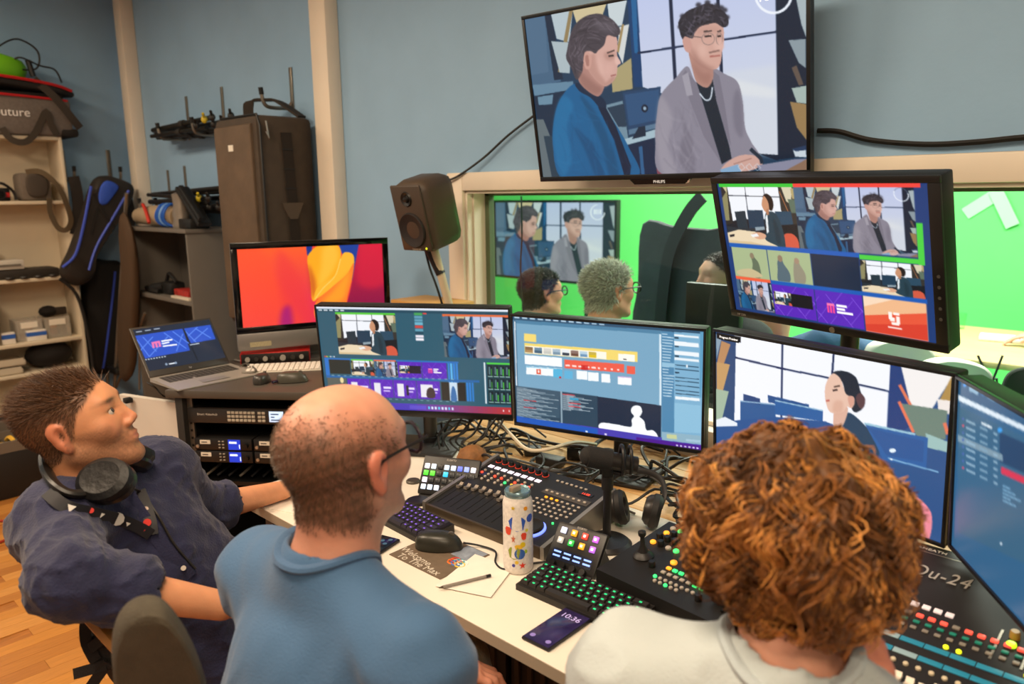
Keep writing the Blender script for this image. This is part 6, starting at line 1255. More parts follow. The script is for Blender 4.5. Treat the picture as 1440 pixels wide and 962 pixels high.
# cable tangle: separate cables on the bench behind the consoles
CG = 'black cables tangled on the bench'
rc = random.Random(5)
def cable(pts, r, m_, lab, g=CG): b = MB(); b.tube(pts, r, 6, 5); return single('tangled_cable', lab, 'cable', b, m_, group=g)
for k in range(30):
    x, y = rc.uniform(-1.95, -1.1), rc.uniform(1.62, 1.95); pts = []; a = rc.uniform(0, 6.28); z = DZ + .008
    for j in range(7):
        pts.append((max(-2.05, min(-.95, x)), max(1.605, min(2.15, y)), z + (rc.uniform(.0, .06) if 0 < j < 6 else 0))); a += rc.uniform(-1.3, 1.3); x += .11 * cos(a); y += .08 * sin(a)
    cable(pts, rc.choice((.004, .005, .006, .0035)), BLACK if k % 5 else mat('#3a2f26', .5), 'black cable in the tangle on the wooden bench')
for k in range(8):
    x = -1.93 + .03 * k; cable([(x, 1.64 + .02 * k, DZ + .01), (x - .03, 1.66, DZ + .05), (x - .01 + .02 * (k % 3), 1.68, DZ + .09), (x + .02, 1.72, DZ + .15)], .004, BLACK, 'black cable rising to the switcher monitor', 'black cables rising to the switcher monitor')
cable([onz(700, 590, DZ + .1), onz(722, 615, DZ + .09), onz(742, 632, DZ + .08), onz(770, 632, DZ + .09), onz(808, 622, DZ + .09), onz(838, 625, DZ + .06)], .006, mat('#cfc0a4', .5), 'cream cable curving below the keyed silhouette monitor', 'cream cables')
for k in range(7):
    x, y = rc.uniform(-1.02, -.9), rc.uniform(1.68, 1.8); a = rc.uniform(0, 6)
    cable([(x + .09 * cos(a + t) * (1 + .2 * sin(3 * t)), y + .07 * sin(a + t), DZ + .012 + .015 * (j % 2) + .012 * k) for j, t in enumerate(np.linspace(0, 5.2, 9))], .004, BLACK, 'black cable loop piled behind the headphones', 'cable loops behind the headphones')
for k, (u, v, w_, d_, h_) in enumerate(((760, 660, .09, .05, .03), (800, 650, .07, .06, .045), (735, 645, .06, .04, .03))):
    p = onz(u, v, DZ); b = MB(); b.box((0, 0, h_ / 2 + .001), (w_, d_, h_), .005); single('power_adapter', ['long black power adapter behind the fader console', 'square black power adapter near the microphone', 'small black plug block among the cables'][k], 'adapter', b, BLACK, (p.x, p.y + .05, DZ), radians(10 + 20 * k))
# ------------------------------------------------------------------ people: one smooth skin surface each, grown from joints
def rcone(a, b, ra, rb=None):
    a = np.array(tuple(a), np.float32); b = np.array(tuple(b), np.float32); rb = ra if rb is None else rb; ba = b - a; L2 = float(ba @ ba) + 1e-12
    def f(P):
        h = np.clip((P - a) @ ba / L2, 0, 1); return np.linalg.norm(P - a - h[:, None] * ba, axis=1) - (ra + (rb - ra) * h)
    f.bs = ((a + b) / 2, sqrt(L2) / 2 + max(ra, rb)); return f
def ellip(c, r, R=None):
    c = np.array(tuple(c), np.float32); r = np.array(r, np.float32); R = None if R is None else np.array(R, np.float32)
    def f(P):
        q = P - c
        if R is not None: q = q @ R
        k0 = np.linalg.norm(q / r, axis=1); k1 = np.linalg.norm(q / (r * r), axis=1) + 1e-9; return k0 * (k0 - 1) / k1
    f.bs = (c, float(r.max())); return f
def plane(p, n):
    p = np.array(tuple(p), np.float32); n = np.array(tuple(n), np.float32); n = n / np.linalg.norm(n)
    return lambda P: (P - p) @ n
def smin(a, b, k): h = np.clip(.5 + .5 * (b - a) / k, 0, 1); return b + (a - b) * h - k * h * (1 - h)
def smax(a, b, k): return -smin(-a, -b, k)
class Sdf:
    def __init__(s): s.ops = []
    def u(s, f, k=.02): s.ops.append((0, f, k)); return s
    def sub(s, f, k=.01): s.ops.append((1, f, k)); return s
    def cut(s, f, k=.005): s.ops.append((2, f, k)); return s
    def disp(s, f): s.ops.append((3, f, 0)); return s
    def __call__(s, P):
        d = None
        for t, f, k in s.ops:
            if t == 3: d = d + f(P); continue
            if d is None: d = f(P).astype(np.float32); continue
            if hasattr(f, 'bs') and t < 2:
                q = P - f.bs[0]; lb = np.sqrt(np.einsum('ij,ij->i', q, q)) - f.bs[1]
                m = np.flatnonzero(lb < (d + k if t == 0 else k - d) + .03)
                if len(m) == 0: continue
                e = f(P[m]); d[m] = smin(d[m], e, k) if t == 0 else smax(d[m], -e, k); continue
            e = f(P)
            if False: pass
            elif t == 0: d = smin(d, e, k)
            elif t == 1: d = smax(d, -e, k)
            else: d = smax(d, e, k)
        return d
def nets(fn, lo, hi, h, B=8):
    """surface nets over a sparse voxel band; returns vertices, quads"""
    lo = np.array(lo, np.float32); nb = np.ceil((np.array(hi) - lo) / (h * B)).astype(int) + 1; n = nb * B
    ci = np.stack(np.meshgrid(*[np.arange(k) for k in nb], indexing='ij'), -1).reshape(-1, 3)
    dc = fn((lo + (ci * B + B / 2 - .5) * h).astype(np.float32))
    vol = np.repeat(np.repeat(np.repeat(np.sign(dc).reshape(nb).astype(np.float32), B, 0), B, 1), B, 2)
    act = ci[np.abs(dc) < h * B * 1.15]
    off = np.stack(np.meshgrid(*[np.arange(B)] * 3, indexing='ij'), -1).reshape(-1, 3)
    for s0 in range(0, len(act), 1500):
        I = (act[s0:s0 + 1500, None, :] * B + off[None]).reshape(-1, 3)
        vol[I[:, 0], I[:, 1], I[:, 2]] = fn((lo + I * h).astype(np.float32))
    S = vol < 0
    cnt = np.zeros(n - 1, np.int8)
    for i in (0, 1):
        for j in (0, 1):
            for k in (0, 1): cnt += S[i:n[0] - 1 + i, j:n[1] - 1 + j, k:n[2] - 1 + k]
    C = np.argwhere((cnt > 0) & (cnt < 8)); idx = np.full(n - 1, -1, np.int32); idx[C[:, 0], C[:, 1], C[:, 2]] = np.arange(len(C))
    cor = np.array([(i, j, k) for i in (0, 1) for j in (0, 1) for k in (0, 1)])
    V = np.stack([vol[C[:, 0] + a, C[:, 1] + b, C[:, 2] + c] for a, b, c in cor], 1)
    acc = np.zeros((len(C), 3)); num = np.zeros(len(C))
    for a in range(8):
        for b in range(a + 1, 8):
            if np.abs(cor[a] - cor[b]).sum() != 1: continue
            va, vb = V[:, a], V[:, b]; m = (va < 0) != (vb < 0); t = np.where(m, va / np.where(m, va - vb, 1), 0)
            acc[m] += (cor[a] + (cor[b] - cor[a]) * t[:, None])[m]; num += m
    vt = lo + (C + acc / num[:, None]) * h
    F = []
    for ax in range(3):
        b_, c_ = [(1, 2), (2, 0), (0, 1)][ax]; sl0 = [slice(1, -1)] * 3; sl1 = [slice(1, -1)] * 3; sl0[ax] = slice(1, -2); sl1[ax] = slice(2, -1)
        s0, s1 = S[tuple(sl0)], S[tuple(sl1)]
        for sgn, m in ((0, s0 & ~s1), (1, ~s0 & s1)):
            E = np.argwhere(m) + 1; q = []
            for db, dc_ in ((1, 1), (0, 1), (0, 0), (1, 0)):
                o = E.copy(); o[:, b_] -= db; o[:, c_] -= dc_; q.append(idx[o[:, 0], o[:, 1], o[:, 2]])
            Q = np.stack(q, 1); F.append(Q if sgn == 0 else Q[:, ::-1])
    return vt, np.concatenate(F)
def np_mesh(name, V, F, col=None, base=(0, 0, 0)):
    me = bpy.data.meshes.new(name); V = np.asarray(V, np.float64) - np.array(tuple(base))
    nv, nf, k = len(V), len(F), F.shape[1]
    me.vertices.add(nv); me.vertices.foreach_set('co', V.astype(np.float32).ravel()); me.loops.add(nf * k); me.loops.foreach_set('vertex_index', np.ascontiguousarray(F, np.int32).ravel())
    me.polygons.add(nf); me.polygons.foreach_set('loop_start', np.arange(0, nf * k, k, dtype=np.int32)); me.update(calc_edges=True); me.validate()
    me.shade_smooth()
    if col is not None:
        a = me.color_attributes.new('col', 'FLOAT_COLOR', 'POINT'); a.data.foreach_set('color', np.concatenate([col, np.ones((nv, 1))], 1).astype(np.float32).ravel())
    return me
def L3(h): return np.array(hx(h)[:3])
def nz(P, s, seed=0):
    """cheap smooth pseudo-noise in -1..1"""
    r = np.random.default_rng(seed); o = np.zeros(len(P))
    for i in range(5):
        d = r.normal(size=3); d *= s * (1 + .45 * i) / np.linalg.norm(d); o += np.sin(P @ d * 6.28 + r.uniform(0, 6.28)) / (1 + .35 * i)
    return o / 2.6
def ridge(P, s, seed, amp):
    """sharp cloth creases: raised lines where the noise crosses zero"""
    return -amp * np.clip(1 - np.abs(nz(P, s, seed)) * 2.2, 0, 1) ** 2
def sstep(a, b, x): t = np.clip((x - a) / (b - a), 0, 1); return t * t * (3 - 2 * t)
def frame(heading, pitch=0.0, roll=0.0):
    h, p, r = radians(heading), radians(pitch), radians(roll)
    f = Vector((-sin(h) * cos(p), cos(h) * cos(p), sin(p))); x = f.cross(Vector((0, 0, 1))).normalized(); u = x.cross(f)
    x2 = x * cos(r) + u * sin(r); u2 = u * cos(r) - x * sin(r)
    return np.array([tuple(x2), tuple(f), tuple(u2)]).T      # columns: right, forward, up
def ring_on(S, c, rx, ry, n, z0, z1, R=None):
    """ring of points around c dropped onto the surface S"""
    out = []
    for a in np.linspace(0, 2 * pi, n, endpoint=False):
        z = np.arange(z1, z0, -.002); P = np.stack([np.full_like(z, c[0] + rx * cos(a)), np.full_like(z, c[1] + ry * sin(a)), z], 1).astype(np.float32)
        d = S(P); i = np.argmax(d < 0) if (d < 0).any() else len(z) - 1; out.append((P[i][0], P[i][1], float(z[i])))
    z = np.array([p[2] for p in out]); z = (np.roll(z, 1) + z * 2 + np.roll(z, -1)) / 4
    return [(p[0], p[1], zz) for p, zz in zip(out, z)]
class Head:
    def __init__(s, C, R, k=1.0): s.C = np.array(tuple(C)); s.R = R; s.k = k
    def w(s, *p): return s.C + s.R @ (np.array(p) * s.k)
    def loc(s, P): return ((np.asarray(P) - s.C) @ s.R) / s.k
    def E(s, c, r): return ellip(s.w(*c), np.array(r) * s.k, s.R)
    def K(s, a, b, ra, rb=None): return rcone(s.w(*a), s.w(*b), ra * s.k, (ra if rb is None else rb) * s.k)
    def build(s, S):
        S.u(s.E((0, -.016, .034), (.077, .100, .084)), .02).u(s.E((0, .02, .02), (.069, .075, .075)), .03).u(s.E((0, .030, -.032), (.059, .062, .082)), .03)
        for q in (-1, 1):
            S.u(s.K((q * .054, -.002, -.052), (q * .02, .072, -.094), .020, .017), .025).u(s.E((q * .038, .062, -.018), (.026, .026, .026)), .02)
        S.u(s.E((0, .084, -.098), (.023, .020, .019)), .02)
        S.u(s.K((-.034, .078, .034), (.034, .078, .034), .011), .02)
        for q in (-1, 1): S.sub(s.E((q * .032, .106, .014), (.019, .018, .013)), .016)
        for q in (-1, 1): S.u(s.E((q * .031, .079, .0205), (.017, .012, .0055)), .005).u(s.E((q * .031, .079, .0015), (.016, .011, .0045)), .005)
        S.u(s.K((0, .088, .024), (0, .1105, -.019), .0075, .0105), .012)
        for q in (-1, 1): S.u(s.E((q * .012, .101, -.027), (.009, .011, .008)), .008)
        S.u(s.E((0, .087, -.058), (.026, .014, .022)), .015).u(s.E((0, .0995, -.053), (.020, .006, .0048)), .005).u(s.E((0, .0985, -.064), (.018, .0065, .0058)), .005)
        S.sub(s.K((-.024, .1055, -.0583), (.024, .1055, -.0583), .002), .003)
        for q in (-1, 1):
            S.u(s.E((q * .078, -.010, .0), (.010, .019, .031)), .008).u(s.E((q * .083, -.014, .014), (.008, .018, .019)), .006).u(s.E((q * .078, -.004, -.028), (.008, .010, .012)), .006)
            S.sub(s.E((q * .089, -.004, .004), (.009, .010, .018)), .006)
        return S
    def neck(s, S, base, r0=.056, r1=.066):
        S.u(rcone(s.w(0, -.028, -.05), base, r0, r1), .03).u(rcone(s.w(0, .02, -.08), np.array(tuple(base)) + s.R @ np.array((0, .02, 0)), .036, .05), .03); return S
def hand(S, wrist, dirv, palm_n, curl=(.5, .5, .55, .6), spread=.0, side=1, thumb=.5, k=1.0, kk=.008):
    """palm + five bent fingers; dirv wrist->knuckles, palm_n out of the palm, side +1 puts the thumb on +cross(dir, n)"""
    d = np.array(tuple(dirv), float); d /= np.linalg.norm(d); n = np.array(tuple(palm_n), float); n -= d * (n @ d); n /= np.linalg.norm(n); s_ = np.cross(d, n) * side; w_ = np.array(tuple(wrist), float)
    A = lambda a, b, c: w_ + (d * a + s_ * b + n * c) * k
    for b in (-.026, -.009, .009, .026): S.u(rcone(A(.004, b * .7, 0), A(.088 - .06 * abs(b), b, 0), .013 * k, .0105 * k), .016)
    Lf = ((.044, .027, .022), (.048, .031, .023), (.044, .028, .022), (.034, .021, .019))
    tips = []
    for i, b in enumerate((.029, .0095, -.0095, -.028)):
        p = A(.092 - .006 * abs(i - 1), b, 0); a = curl[i] * .5
        for j, L_ in enumerate(Lf[i]):
            q = p + (d * cos(a) + n * sin(a) + s_ * (spread * (1.2 - i) * .2)) * L_ * k
            S.u(rcone(p, q, (.0098 - .0009 * j) * k, (.0092 - .0011 * j) * k), kk * (.9 if j == 0 else .5)); p = q; a += curl[i] * (1.25 if j == 0 else .8)
        tips.append(p)
    p0, p1 = A(.022, .03, .004), A(.055, .052, .004 + .03 * thumb); p2 = p1 + (d * .8 + n * thumb * .7 - s_ * .25 * thumb) * .03 * k; p3 = p2 + (d * .7 + n * thumb - s_ * .5 * thumb) * .024 * k
    S.u(rcone(p0, p1, .015 * k, .0115 * k), .014).u(rcone(p1, p2, .0112 * k, .0098 * k), .005).u(rcone(p2, p3, .0098 * k, .0085 * k), .005)
    return tips
def strands(name, par, roots, dirs, length, rad, m, cols, base, seg=8, curl=0.0, turns=2.0, bend=None, jitter=.25, seed=1, grav=0.0, clump=0):
    r = np.random.default_rng(seed); M = len(roots); D = dirs + r.normal(size=(M, 3)) * jitter; D /= np.linalg.norm(D, axis=1)[:, None]
    if clump: ph0 = np.repeat(r.uniform(0, 6.28, M // clump), clump) + r.normal(size=M) * .35; tr0 = np.repeat(r.uniform(.6, 1.3, M // clump) * np.where(r.random(M // clump) < .5, -1, 1), clump); cr0 = np.repeat(r.uniform(.6, 1.5, M // clump), clump); D = dirs + np.repeat(r.normal(size=(M // clump, 3)) * jitter, clump, axis=0) + r.normal(size=(M, 3)) * .06; D /= np.linalg.norm(D, axis=1)[:, None]
    Ln = length * r.uniform(.7, 1.2, M) if np.isscalar(length) else length
    t = np.linspace(0, 1, seg); P = roots[:, None, :] + D[:, None, :] * (t[None, :, None] * Ln[:, None, None])
    if bend is not None: P = P + bend[:, None, :] * (t ** 2)[None, :, None] * Ln[:, None, None]
    P[:, :, 2] -= grav * (t ** 2)[None] * Ln[:, None]
    A = np.cross(D, r.normal(size=(M, 3)) if not clump else np.array((.3, .9, .2))); A /= np.linalg.norm(A, axis=1)[:, None]; Bv = np.cross(D, A)
    if curl:
        ph = r.uniform(0, 6.28, M)[:, None] + t[None] * 6.28 * turns * r.uniform(.6, 1.3, M)[:, None] * np.where(r.random(M) < .5, -1, 1)[:, None]; cr = curl * r.uniform(.5, 1.3, M)[:, None] * np.minimum(1, t[None] * 3)
        if clump: ph = ph0[:, None] + t[None] * 6.28 * turns * tr0[:, None]; cr = curl * cr0[:, None] * np.minimum(1, t[None] * 2.5)
        P = P + A[:, None] * (np.cos(ph) * cr)[..., None] + Bv[:, None] * (np.sin(ph) * cr)[..., None]
    T = np.gradient(P, axis=1); T /= np.linalg.norm(T, axis=2)[..., None] + 1e-9
    N = np.cross(T, D[:, None] + .37); N /= np.linalg.norm(N, axis=2)[..., None] + 1e-9; B2 = np.cross(T, N)
    rr = rad * (1 - .8 * t ** 2); V = np.stack([P + (N * cos(a) + B2 * sin(a)) * rr[None, :, None] for a in (0, 2.094, 4.189)], 2)
    idx = np.arange(M * seg * 3).reshape(M, seg, 3); F = []
    for k in range(3): k2 = (k + 1) % 3; F.append(np.stack([idx[:, :-1, k], idx[:, :-1, k2], idx[:, 1:, k2], idx[:, 1:, k]], -1).reshape(-1, 4))
    C = np.repeat(cols, seg * 3, axis=0)
    o = part(par, name, np_mesh(name, V.reshape(-1, 3), np.concatenate(F), C, base), m); o['kind'] = 'stuff'; return o
SKIN = attr_mat('mat_skin', rough=.48, sss=.12, bump=.12, bscale=260); HAIR = attr_mat('mat_hair', rough=.45); CLOTHM = {}
def cloth(h, bump=.25, bs=260, var=.06, sc=14): return mat(h, .85, var=var, scale=sc, bump=bump, bscale=bs, sheen=.15)
def torso(S, pel, chest, neck, sl, sr, grow=0.0, fat=1.0):
    pel, chest, neck, sl, sr = [np.array(tuple(p), float) for p in (pel, chest, neck, sl, sr)]
    up = neck - pel; up /= np.linalg.norm(up); x = sr - sl; x -= up * (x @ up); x /= np.linalg.norm(x); R = np.stack([x, np.cross(up, x), up], 1); g = grow
    S.u(ellip(chest, (.165 + g, .115 * fat + g, .20 + g), R), .05).u(ellip(pel + (chest - pel) * .45, (.150 + g, .120 * fat + g, .18 + g), R), .06).u(ellip(pel, (.165 + g, .125 * fat + g, .14 + g), R), .06)
    S.u(rcone(sl, chest + up * .12, .058 + g, .075 + g), .05).u(rcone(sr, chest + up * .12, .058 + g, .075 + g), .05)
    for s_ in (sl, sr): S.u(rcone(neck + up * .015, s_ + (neck - s_) * .12, .048 + g, .052 + g), .05)
    return R
def to_mesh(name, par, S, lo, hi, h, m, colf=None):
    V, F = nets(S, lo, hi, h); base = par.location
    o = part(par, name, np_mesh(name, V, F, colf(V) if colf else None, base), m); return o, V
def blendc(c, c2, w): return c * (1 - w[:, None]) + c2 * w[:, None]
def head_color(H, V, skin='#d99a78', beard=None, bw=.0, scalp=None, scalp_w=None, red=1.0):
    q = H.loc(V); c = np.tile(L3(skin), (len(V), 1)); c *= (1 + .05 * nz(V, 25, 3))[:, None]
    blush = np.exp(-((np.abs(q[:, 0]) - .04) ** 2 / .0006 + (q[:, 1] - .075) ** 2 / .0015 + (q[:, 2] + .02) ** 2 / .0006)); c = blendc(c, L3('#d0735c'), .35 * blush * red)
    nose = np.exp(-(q[:, 0] ** 2 / .0003 + (q[:, 1] - .11) ** 2 / .0006 + (q[:, 2] + .02) ** 2 / .0004)); c = blendc(c, L3('#cf7660'), .4 * nose * red)
    ear = sstep(.074, .084, np.abs(q[:, 0])) * (np.abs(q[:, 1] + .01) < .04); c = blendc(c, L3('#cc6650'), .45 * ear * red)
    lips = np.exp(-(q[:, 0] ** 2 / .00035 + (q[:, 2] + .0585) ** 2 / .00007)) * (q[:, 1] > .088); c = blendc(c, L3('#b5594e'), .75 * np.clip(lips, 0, 1))
    brow = np.exp(-((np.abs(q[:, 0]) - .033) ** 2 / .0003 + (q[:, 2] - .036) ** 2 / .000018)) * (q[:, 1] > .06)
    if beard is not None:
        c = blendc(c, L3('#3a2416'), np.clip(brow * 1.4, 0, 1) * .85); lid = np.exp(-((np.abs(q[:, 0]) - .031) ** 2 / .00025 + (q[:, 2] - .0155) ** 2 / .000006)) * (q[:, 1] > .07); c = blendc(c, L3('#3a2016'), np.clip(lid, 0, 1) * .8)
        w = sstep(-.022, -.050, q[:, 2]) * sstep(-.035, .0, q[:, 1] + .3 * (q[:, 2] + .07)) * sstep(-.135, -.105, q[:, 2]); w = np.maximum(w, np.exp(-(q[:, 2] + .044) ** 2 / .00008) * (q[:, 1] > .085) * (np.abs(q[:, 0]) < .03)); w = w * (1 - np.clip(lips * 2, 0, 1)); side = sstep(.05, .062, np.abs(q[:, 0])) * sstep(.0, -.02, q[:, 2]) * (q[:, 1] > -.005) * sstep(-.11, -.07, q[:, 2]); w = np.maximum(w, side * .8)
        w *= .75 + .25 * nz(V, 180, 8); c = blendc(c, L3(beard[0]), np.clip(w, 0, 1) * bw)
    if scalp is not None: c = blendc(c, L3(scalp), np.clip(scalp_w(q, V), 0, 1))
    return np.clip(c, 0, 1)
# ---- bald man in the blue T-shirt, seen from behind
H1 = Head(at(487, 646, 1.24), frame(8, 2, 0), 1.06)
C1 = Vector(H1.C); N1 = C1 + Vector((.0, -.055, -.185))
P1 = thing('person', 'bald man in a blue T-shirt with glasses, seen from behind at the desk', 'person', (C1.x, C1.y - .2, 0))
SR1, SL1 = N1 + Vector((.205, .03, -.075)), N1 + Vector((-.205, .0, -.06)); CH1 = N1 + Vector((0, -.03, -.24)); PE1 = N1 + Vector((.0, -.05, -.56))
ER1 = SR1 + Vector((.05, .05, -.29)); HR1 = at(605, 925, 1.52); WR1 = HR1 + Vector((.02, -.075, .02)); EL1 = SL1 + Vector((-.05, .10, -.28)); WL1 = EL1 + Vector((.14, .22, -.03))
S = Sdf(); H1.build(S); H1.neck(S, N1 + Vector((0, .022, -.02)), .062, .060); torso(S, PE1, CH1, N1, SL1, SR1, -.012)
for s_, e_, w_ in ((SR1, ER1, WR1), (SL1, EL1, WL1)): S.u(rcone(s_, e_, .048, .040), .03).u(rcone(e_, w_, .041, .029), .02)
hand(S, WR1, HR1 - WR1, (-.5, .1, -.8), (.35, .4, .45, .5), side=-1, thumb=.3); hand(S, WL1, Vector((.6, .7, -.2)), (.2, 0, -1), side=1, thumb=.3)
KR1, KL1 = at(640, 925, 1.72), Vector((PE1.x - .12, PE1.y + .46, .52))
def hair1(q, V):
    rim = q[:, 2] + .30 * (q[:, 1] + .10) + .012 * nz(V, 18, 6)
    top = .45 * sstep(.135, .085, rim) + .55 * sstep(.10, .04, rim)                       # thins out towards the crown
    w = top * sstep(.058, .020, q[:, 1] + .25 * (q[:, 2] - .05) + .008 * nz(V, 20, 2)) * sstep(-.098, -.07, q[:, 2] + .3 * (q[:, 1] + .06) + .006 * nz(V, 30, 9)) * (1 - sstep(.079, .084, np.abs(q[:, 0])))
    w *= 1 - sstep(-.03, .0, q[:, 1]) * sstep(.035, .0, q[:, 2])
    return np.clip(w, 0, 1) * (.80 + .16 * nz(V, 60, 4))
lo = np.array((C1.x - .42, C1.y - .42, .42)); hi = np.array((C1.x + .42, C1.y + .42, C1.z + .16))
body1, V1 = to_mesh('body', P1, S, lo, hi, .0041, SKIN, lambda V: head_color(H1, V, '#dc9b80', ('#8a8078',), .55, '#4a3526', hair1, red=1.2))
q = H1.loc(V1); wv = hair1(q, V1) * (np.linalg.norm(q, axis=1) < .16); sel = np.where(RNG.random(len(wv)) < wv ** 2 * 1.9)[0]
ctr = np.array((0, -.02, .01)); dl = q[sel] - ctr; dl /= np.linalg.norm(dl, axis=1)[:, None]; dl += np.array((0, -.35, -.55))
strands('cropped_hair', P1, V1[sel], dl @ H1.R.T, .0055, .0006, HAIR, np.stack([L3('#5f4732') * k for k in RNG.uniform(.7, 1.4, len(sel))]), P1.location, 3, jitter=.4)
# T-shirt
S = Sdf(); R_ = torso(S, PE1, CH1, N1, SL1, SR1, .014, 1.12)
for s_, e_ in ((SR1, ER1), (SL1, EL1)): S.u(rcone(s_, s_ + (e_ - s_) * .62, .064, .062), .035)
fold = lambda P: .0042 * nz(P * np.array((1.0, 1.0, .55)), 7.0, 11) * sstep(.0, .12, N1.z - P[:, 2]) + .003 * np.sin(P[:, 2] * 70 + 9 * P[:, 0] + 3 * np.sin(P[:, 0] * 22)) * sstep(.08, .2, np.abs(P[:, 0] - C1.x))
S.disp(lambda P: fold(P) + ridge(P * np.array((1.3, 1.0, .7)), 5.0, 71, .006) * sstep(.02, .14, N1.z - P[:, 2]) * (.4 + .6 * sstep(.07, .18, np.abs(P[:, 0] - C1.x)))); NC = (N1.x, N1.y + .012)
rg = ring_on(S, NC, .074, .078, 40, N1.z - .12, N1.z + .12)
S.sub(rcone((NC[0], NC[1] + .01, N1.z + .045), (NC[0], NC[1] + .03, N1.z + .2), .070, .076), .008)
shirt1, _ = to_mesh('t_shirt', P1, S, lo - .04, (hi[0] + .05, hi[1], N1.z + .08), .006, cloth('#42668c', .2, 300, .05))
b = mbw(P1); b.tube(rg + rg[:2], .010, 8, flat=.75); part(P1, 'collar', b, cloth('#3f6186', .2))
# trousers
S = Sdf()
for hp_, kn in ((PE1 + Vector((.09, .02, -.03)), KR1), (PE1 + Vector((-.09, .02, -.03)), KL1)): S.u(rcone(hp_, kn, .095, .070), .04).u(rcone(kn, (kn.x, kn.y + .02, .10), .068, .055), .03)
S.u(ellip(PE1, (.19, .16, .12)), .05).disp(lambda P: .004 * nz(P, 9, 5))
to_mesh('trousers', P1, S, (C1.x - .4, PE1.y - .2, .06), (C1.x + .4, C1.y + .65, PE1.z + .14), .008, cloth('#5c5138', .3, 200))
# glasses
GL = thing('eyeglasses', 'dark framed glasses on the bald man', 'glasses', H1.w(0, .1, .012)); gb_ = MB(); gb_.M = Matrix.Translation(-GL.location)
for s_ in (-1, 1):
    b = MB(); b.M = Matrix.Translation(-GL.location); b.tube([H1.w(s_ * .082, -.02, -.002), H1.w(s_ * .083, -.005, .014), H1.w(s_ * .081, .03, .018), H1.w(s_ * .076, .102, .020)], [.0028, .0028, .0025, .003], 8, 5); part(GL, 'temple', b, mat('#1d1512', .3))
    b = MB(); b.M = Matrix.Translation(-GL.location); rim = [H1.w(s_ * (.038 + .030 * cos(t)), .108 - .012 * abs(cos(t)) * (cos(t) > 0), .010 + .024 * sin(t)) for t in np.linspace(0, 2 * pi, 26)]; b.tube(rim, .0035, 8); part(GL, 'rim', b, mat('#1d1522', .3))
    b = MB(); b.M = Matrix.Translation(-GL.location); b.add([tuple(p) for p in rim[:-1]], [tuple(range(25))]); part(GL, 'lens', b, GLASS, smooth=False)
b = MB(); b.M = Matrix.Translation(-GL.location); b.tube([H1.w(-.01, .110, .014), H1.w(0, .114, .018), H1.w(.01, .110, .014)], .003, 8, 3); part(GL, 'bridge', b, mat('#1d1522', .3))
# his chair: padded back seen at the lower left
CHR = mat('#4a4336', .95, var=.12, scale=40, bump=.4, bscale=300)
T = thing('office_chair', 'brown-grey fabric office chair of the bald man', 'chair', (PE1.x - .05, PE1.y - .02, 0))
q = [at(u, v, 1.02 + (v - 845) * .0006) for u, v in ((160, 962), (157, 905), (170, 865), (200, 846), (232, 852), (262, 890), (286, 945), (300, 1010), (300, 1080), (200, 1090), (165, 1040))]
n_ = (CAMP - at(225, 930, 1.05)); n_.z = 0
b = mbw(T); pillow(b, q, n_, .07, .10); part(T, 'backrest', b, CHR)
b = mbw(T); pillow(b, [(PE1.x + .24 * cos(a) * (1.1 if abs(cos(a)) > .7 else 1), PE1.y + .06 + .24 * sin(a), .40) for a in np.linspace(0, 2 * pi, 12, endpoint=False)], (0, 0, 1), .09, .15); part(T, 'seat', b, CHR)
b = mbw(T); b.cyl((PE1.x, PE1.y + .05, .08), (PE1.x, PE1.y + .05, .37), .028, n=14); part(T, 'column', b, BLACK)
b = mbw(T); m_ = at(225, 985, 1.06); b.tube([m_, (m_.x + .03, m_.y + .08, .5), (PE1.x, PE1.y - .05, .35)], .018, 8, 4); part(T, 'back_support', b, BLACK)
for k in range(5):
    a = k * 1.257 + .3; b = mbw(T); b.tube([(PE1.x, PE1.y + .05, .10), (PE1.x + .28 * cos(a), PE1.y + .05 + .28 * sin(a), .07)], .02, 8); lg = part(T, 'base_leg', b, BLACK)
    b = mbw(T); cx, cy = PE1.x + .28 * cos(a), PE1.y + .05 + .28 * sin(a); b.cyl((cx - .012, cy, .028), (cx + .012, cy, .028), .028, n=14); part(lg, 'castor', b, BLACK)
# ---- man at the left in a navy shirt, looking up to the wall screen
H2 = Head(at(110, 599, 1.62), frame(-35, 17, 0), .97)
C2 = Vector(H2.C); N2 = at(122, 704, 1.65)
P2 = thing('person', 'man in a navy shirt looking up at the wall screen, leaning back at the left', 'person', (C2.x, C2.y + .1, 0))
SR2, SL2 = at(84, 738, 1.54), at(226, 664, 1.86); PE2 = at(322, 905, 1.90); CH2 = N2 + (PE2 - N2) * .46
ER2, WR2 = at(98, 816, 1.36), at(312, 852, 1.50); HR2 = at(362, 850, 1.56); EL2, WL2 = at(290, 716, 2.06), at(395, 690, 2.24); HL2 = at(430, 682, 2.30)
S = Sdf(); torso(S, PE2, CH2, N2, SL2, SR2, -.014); H2.neck(S, N2 + Vector((0, -.005, -.02)), .055, .062); H2.build(S)
for s_, e_, w_ in ((SR2, ER2, WR2), (SL2, EL2, WL2)): S.u(rcone(s_, e_, .046, .041), .03).u(rcone(e_, w_, .043, .028), .02)
hand(S, WR2, HR2 - WR2, (.2, .3, -.9), (.5, .55, .6, .6), side=1, thumb=.4); hand(S, WL2, HL2 - WL2, (0, .1, -1), (.3, .3, .35, .4), side=1, thumb=.3)
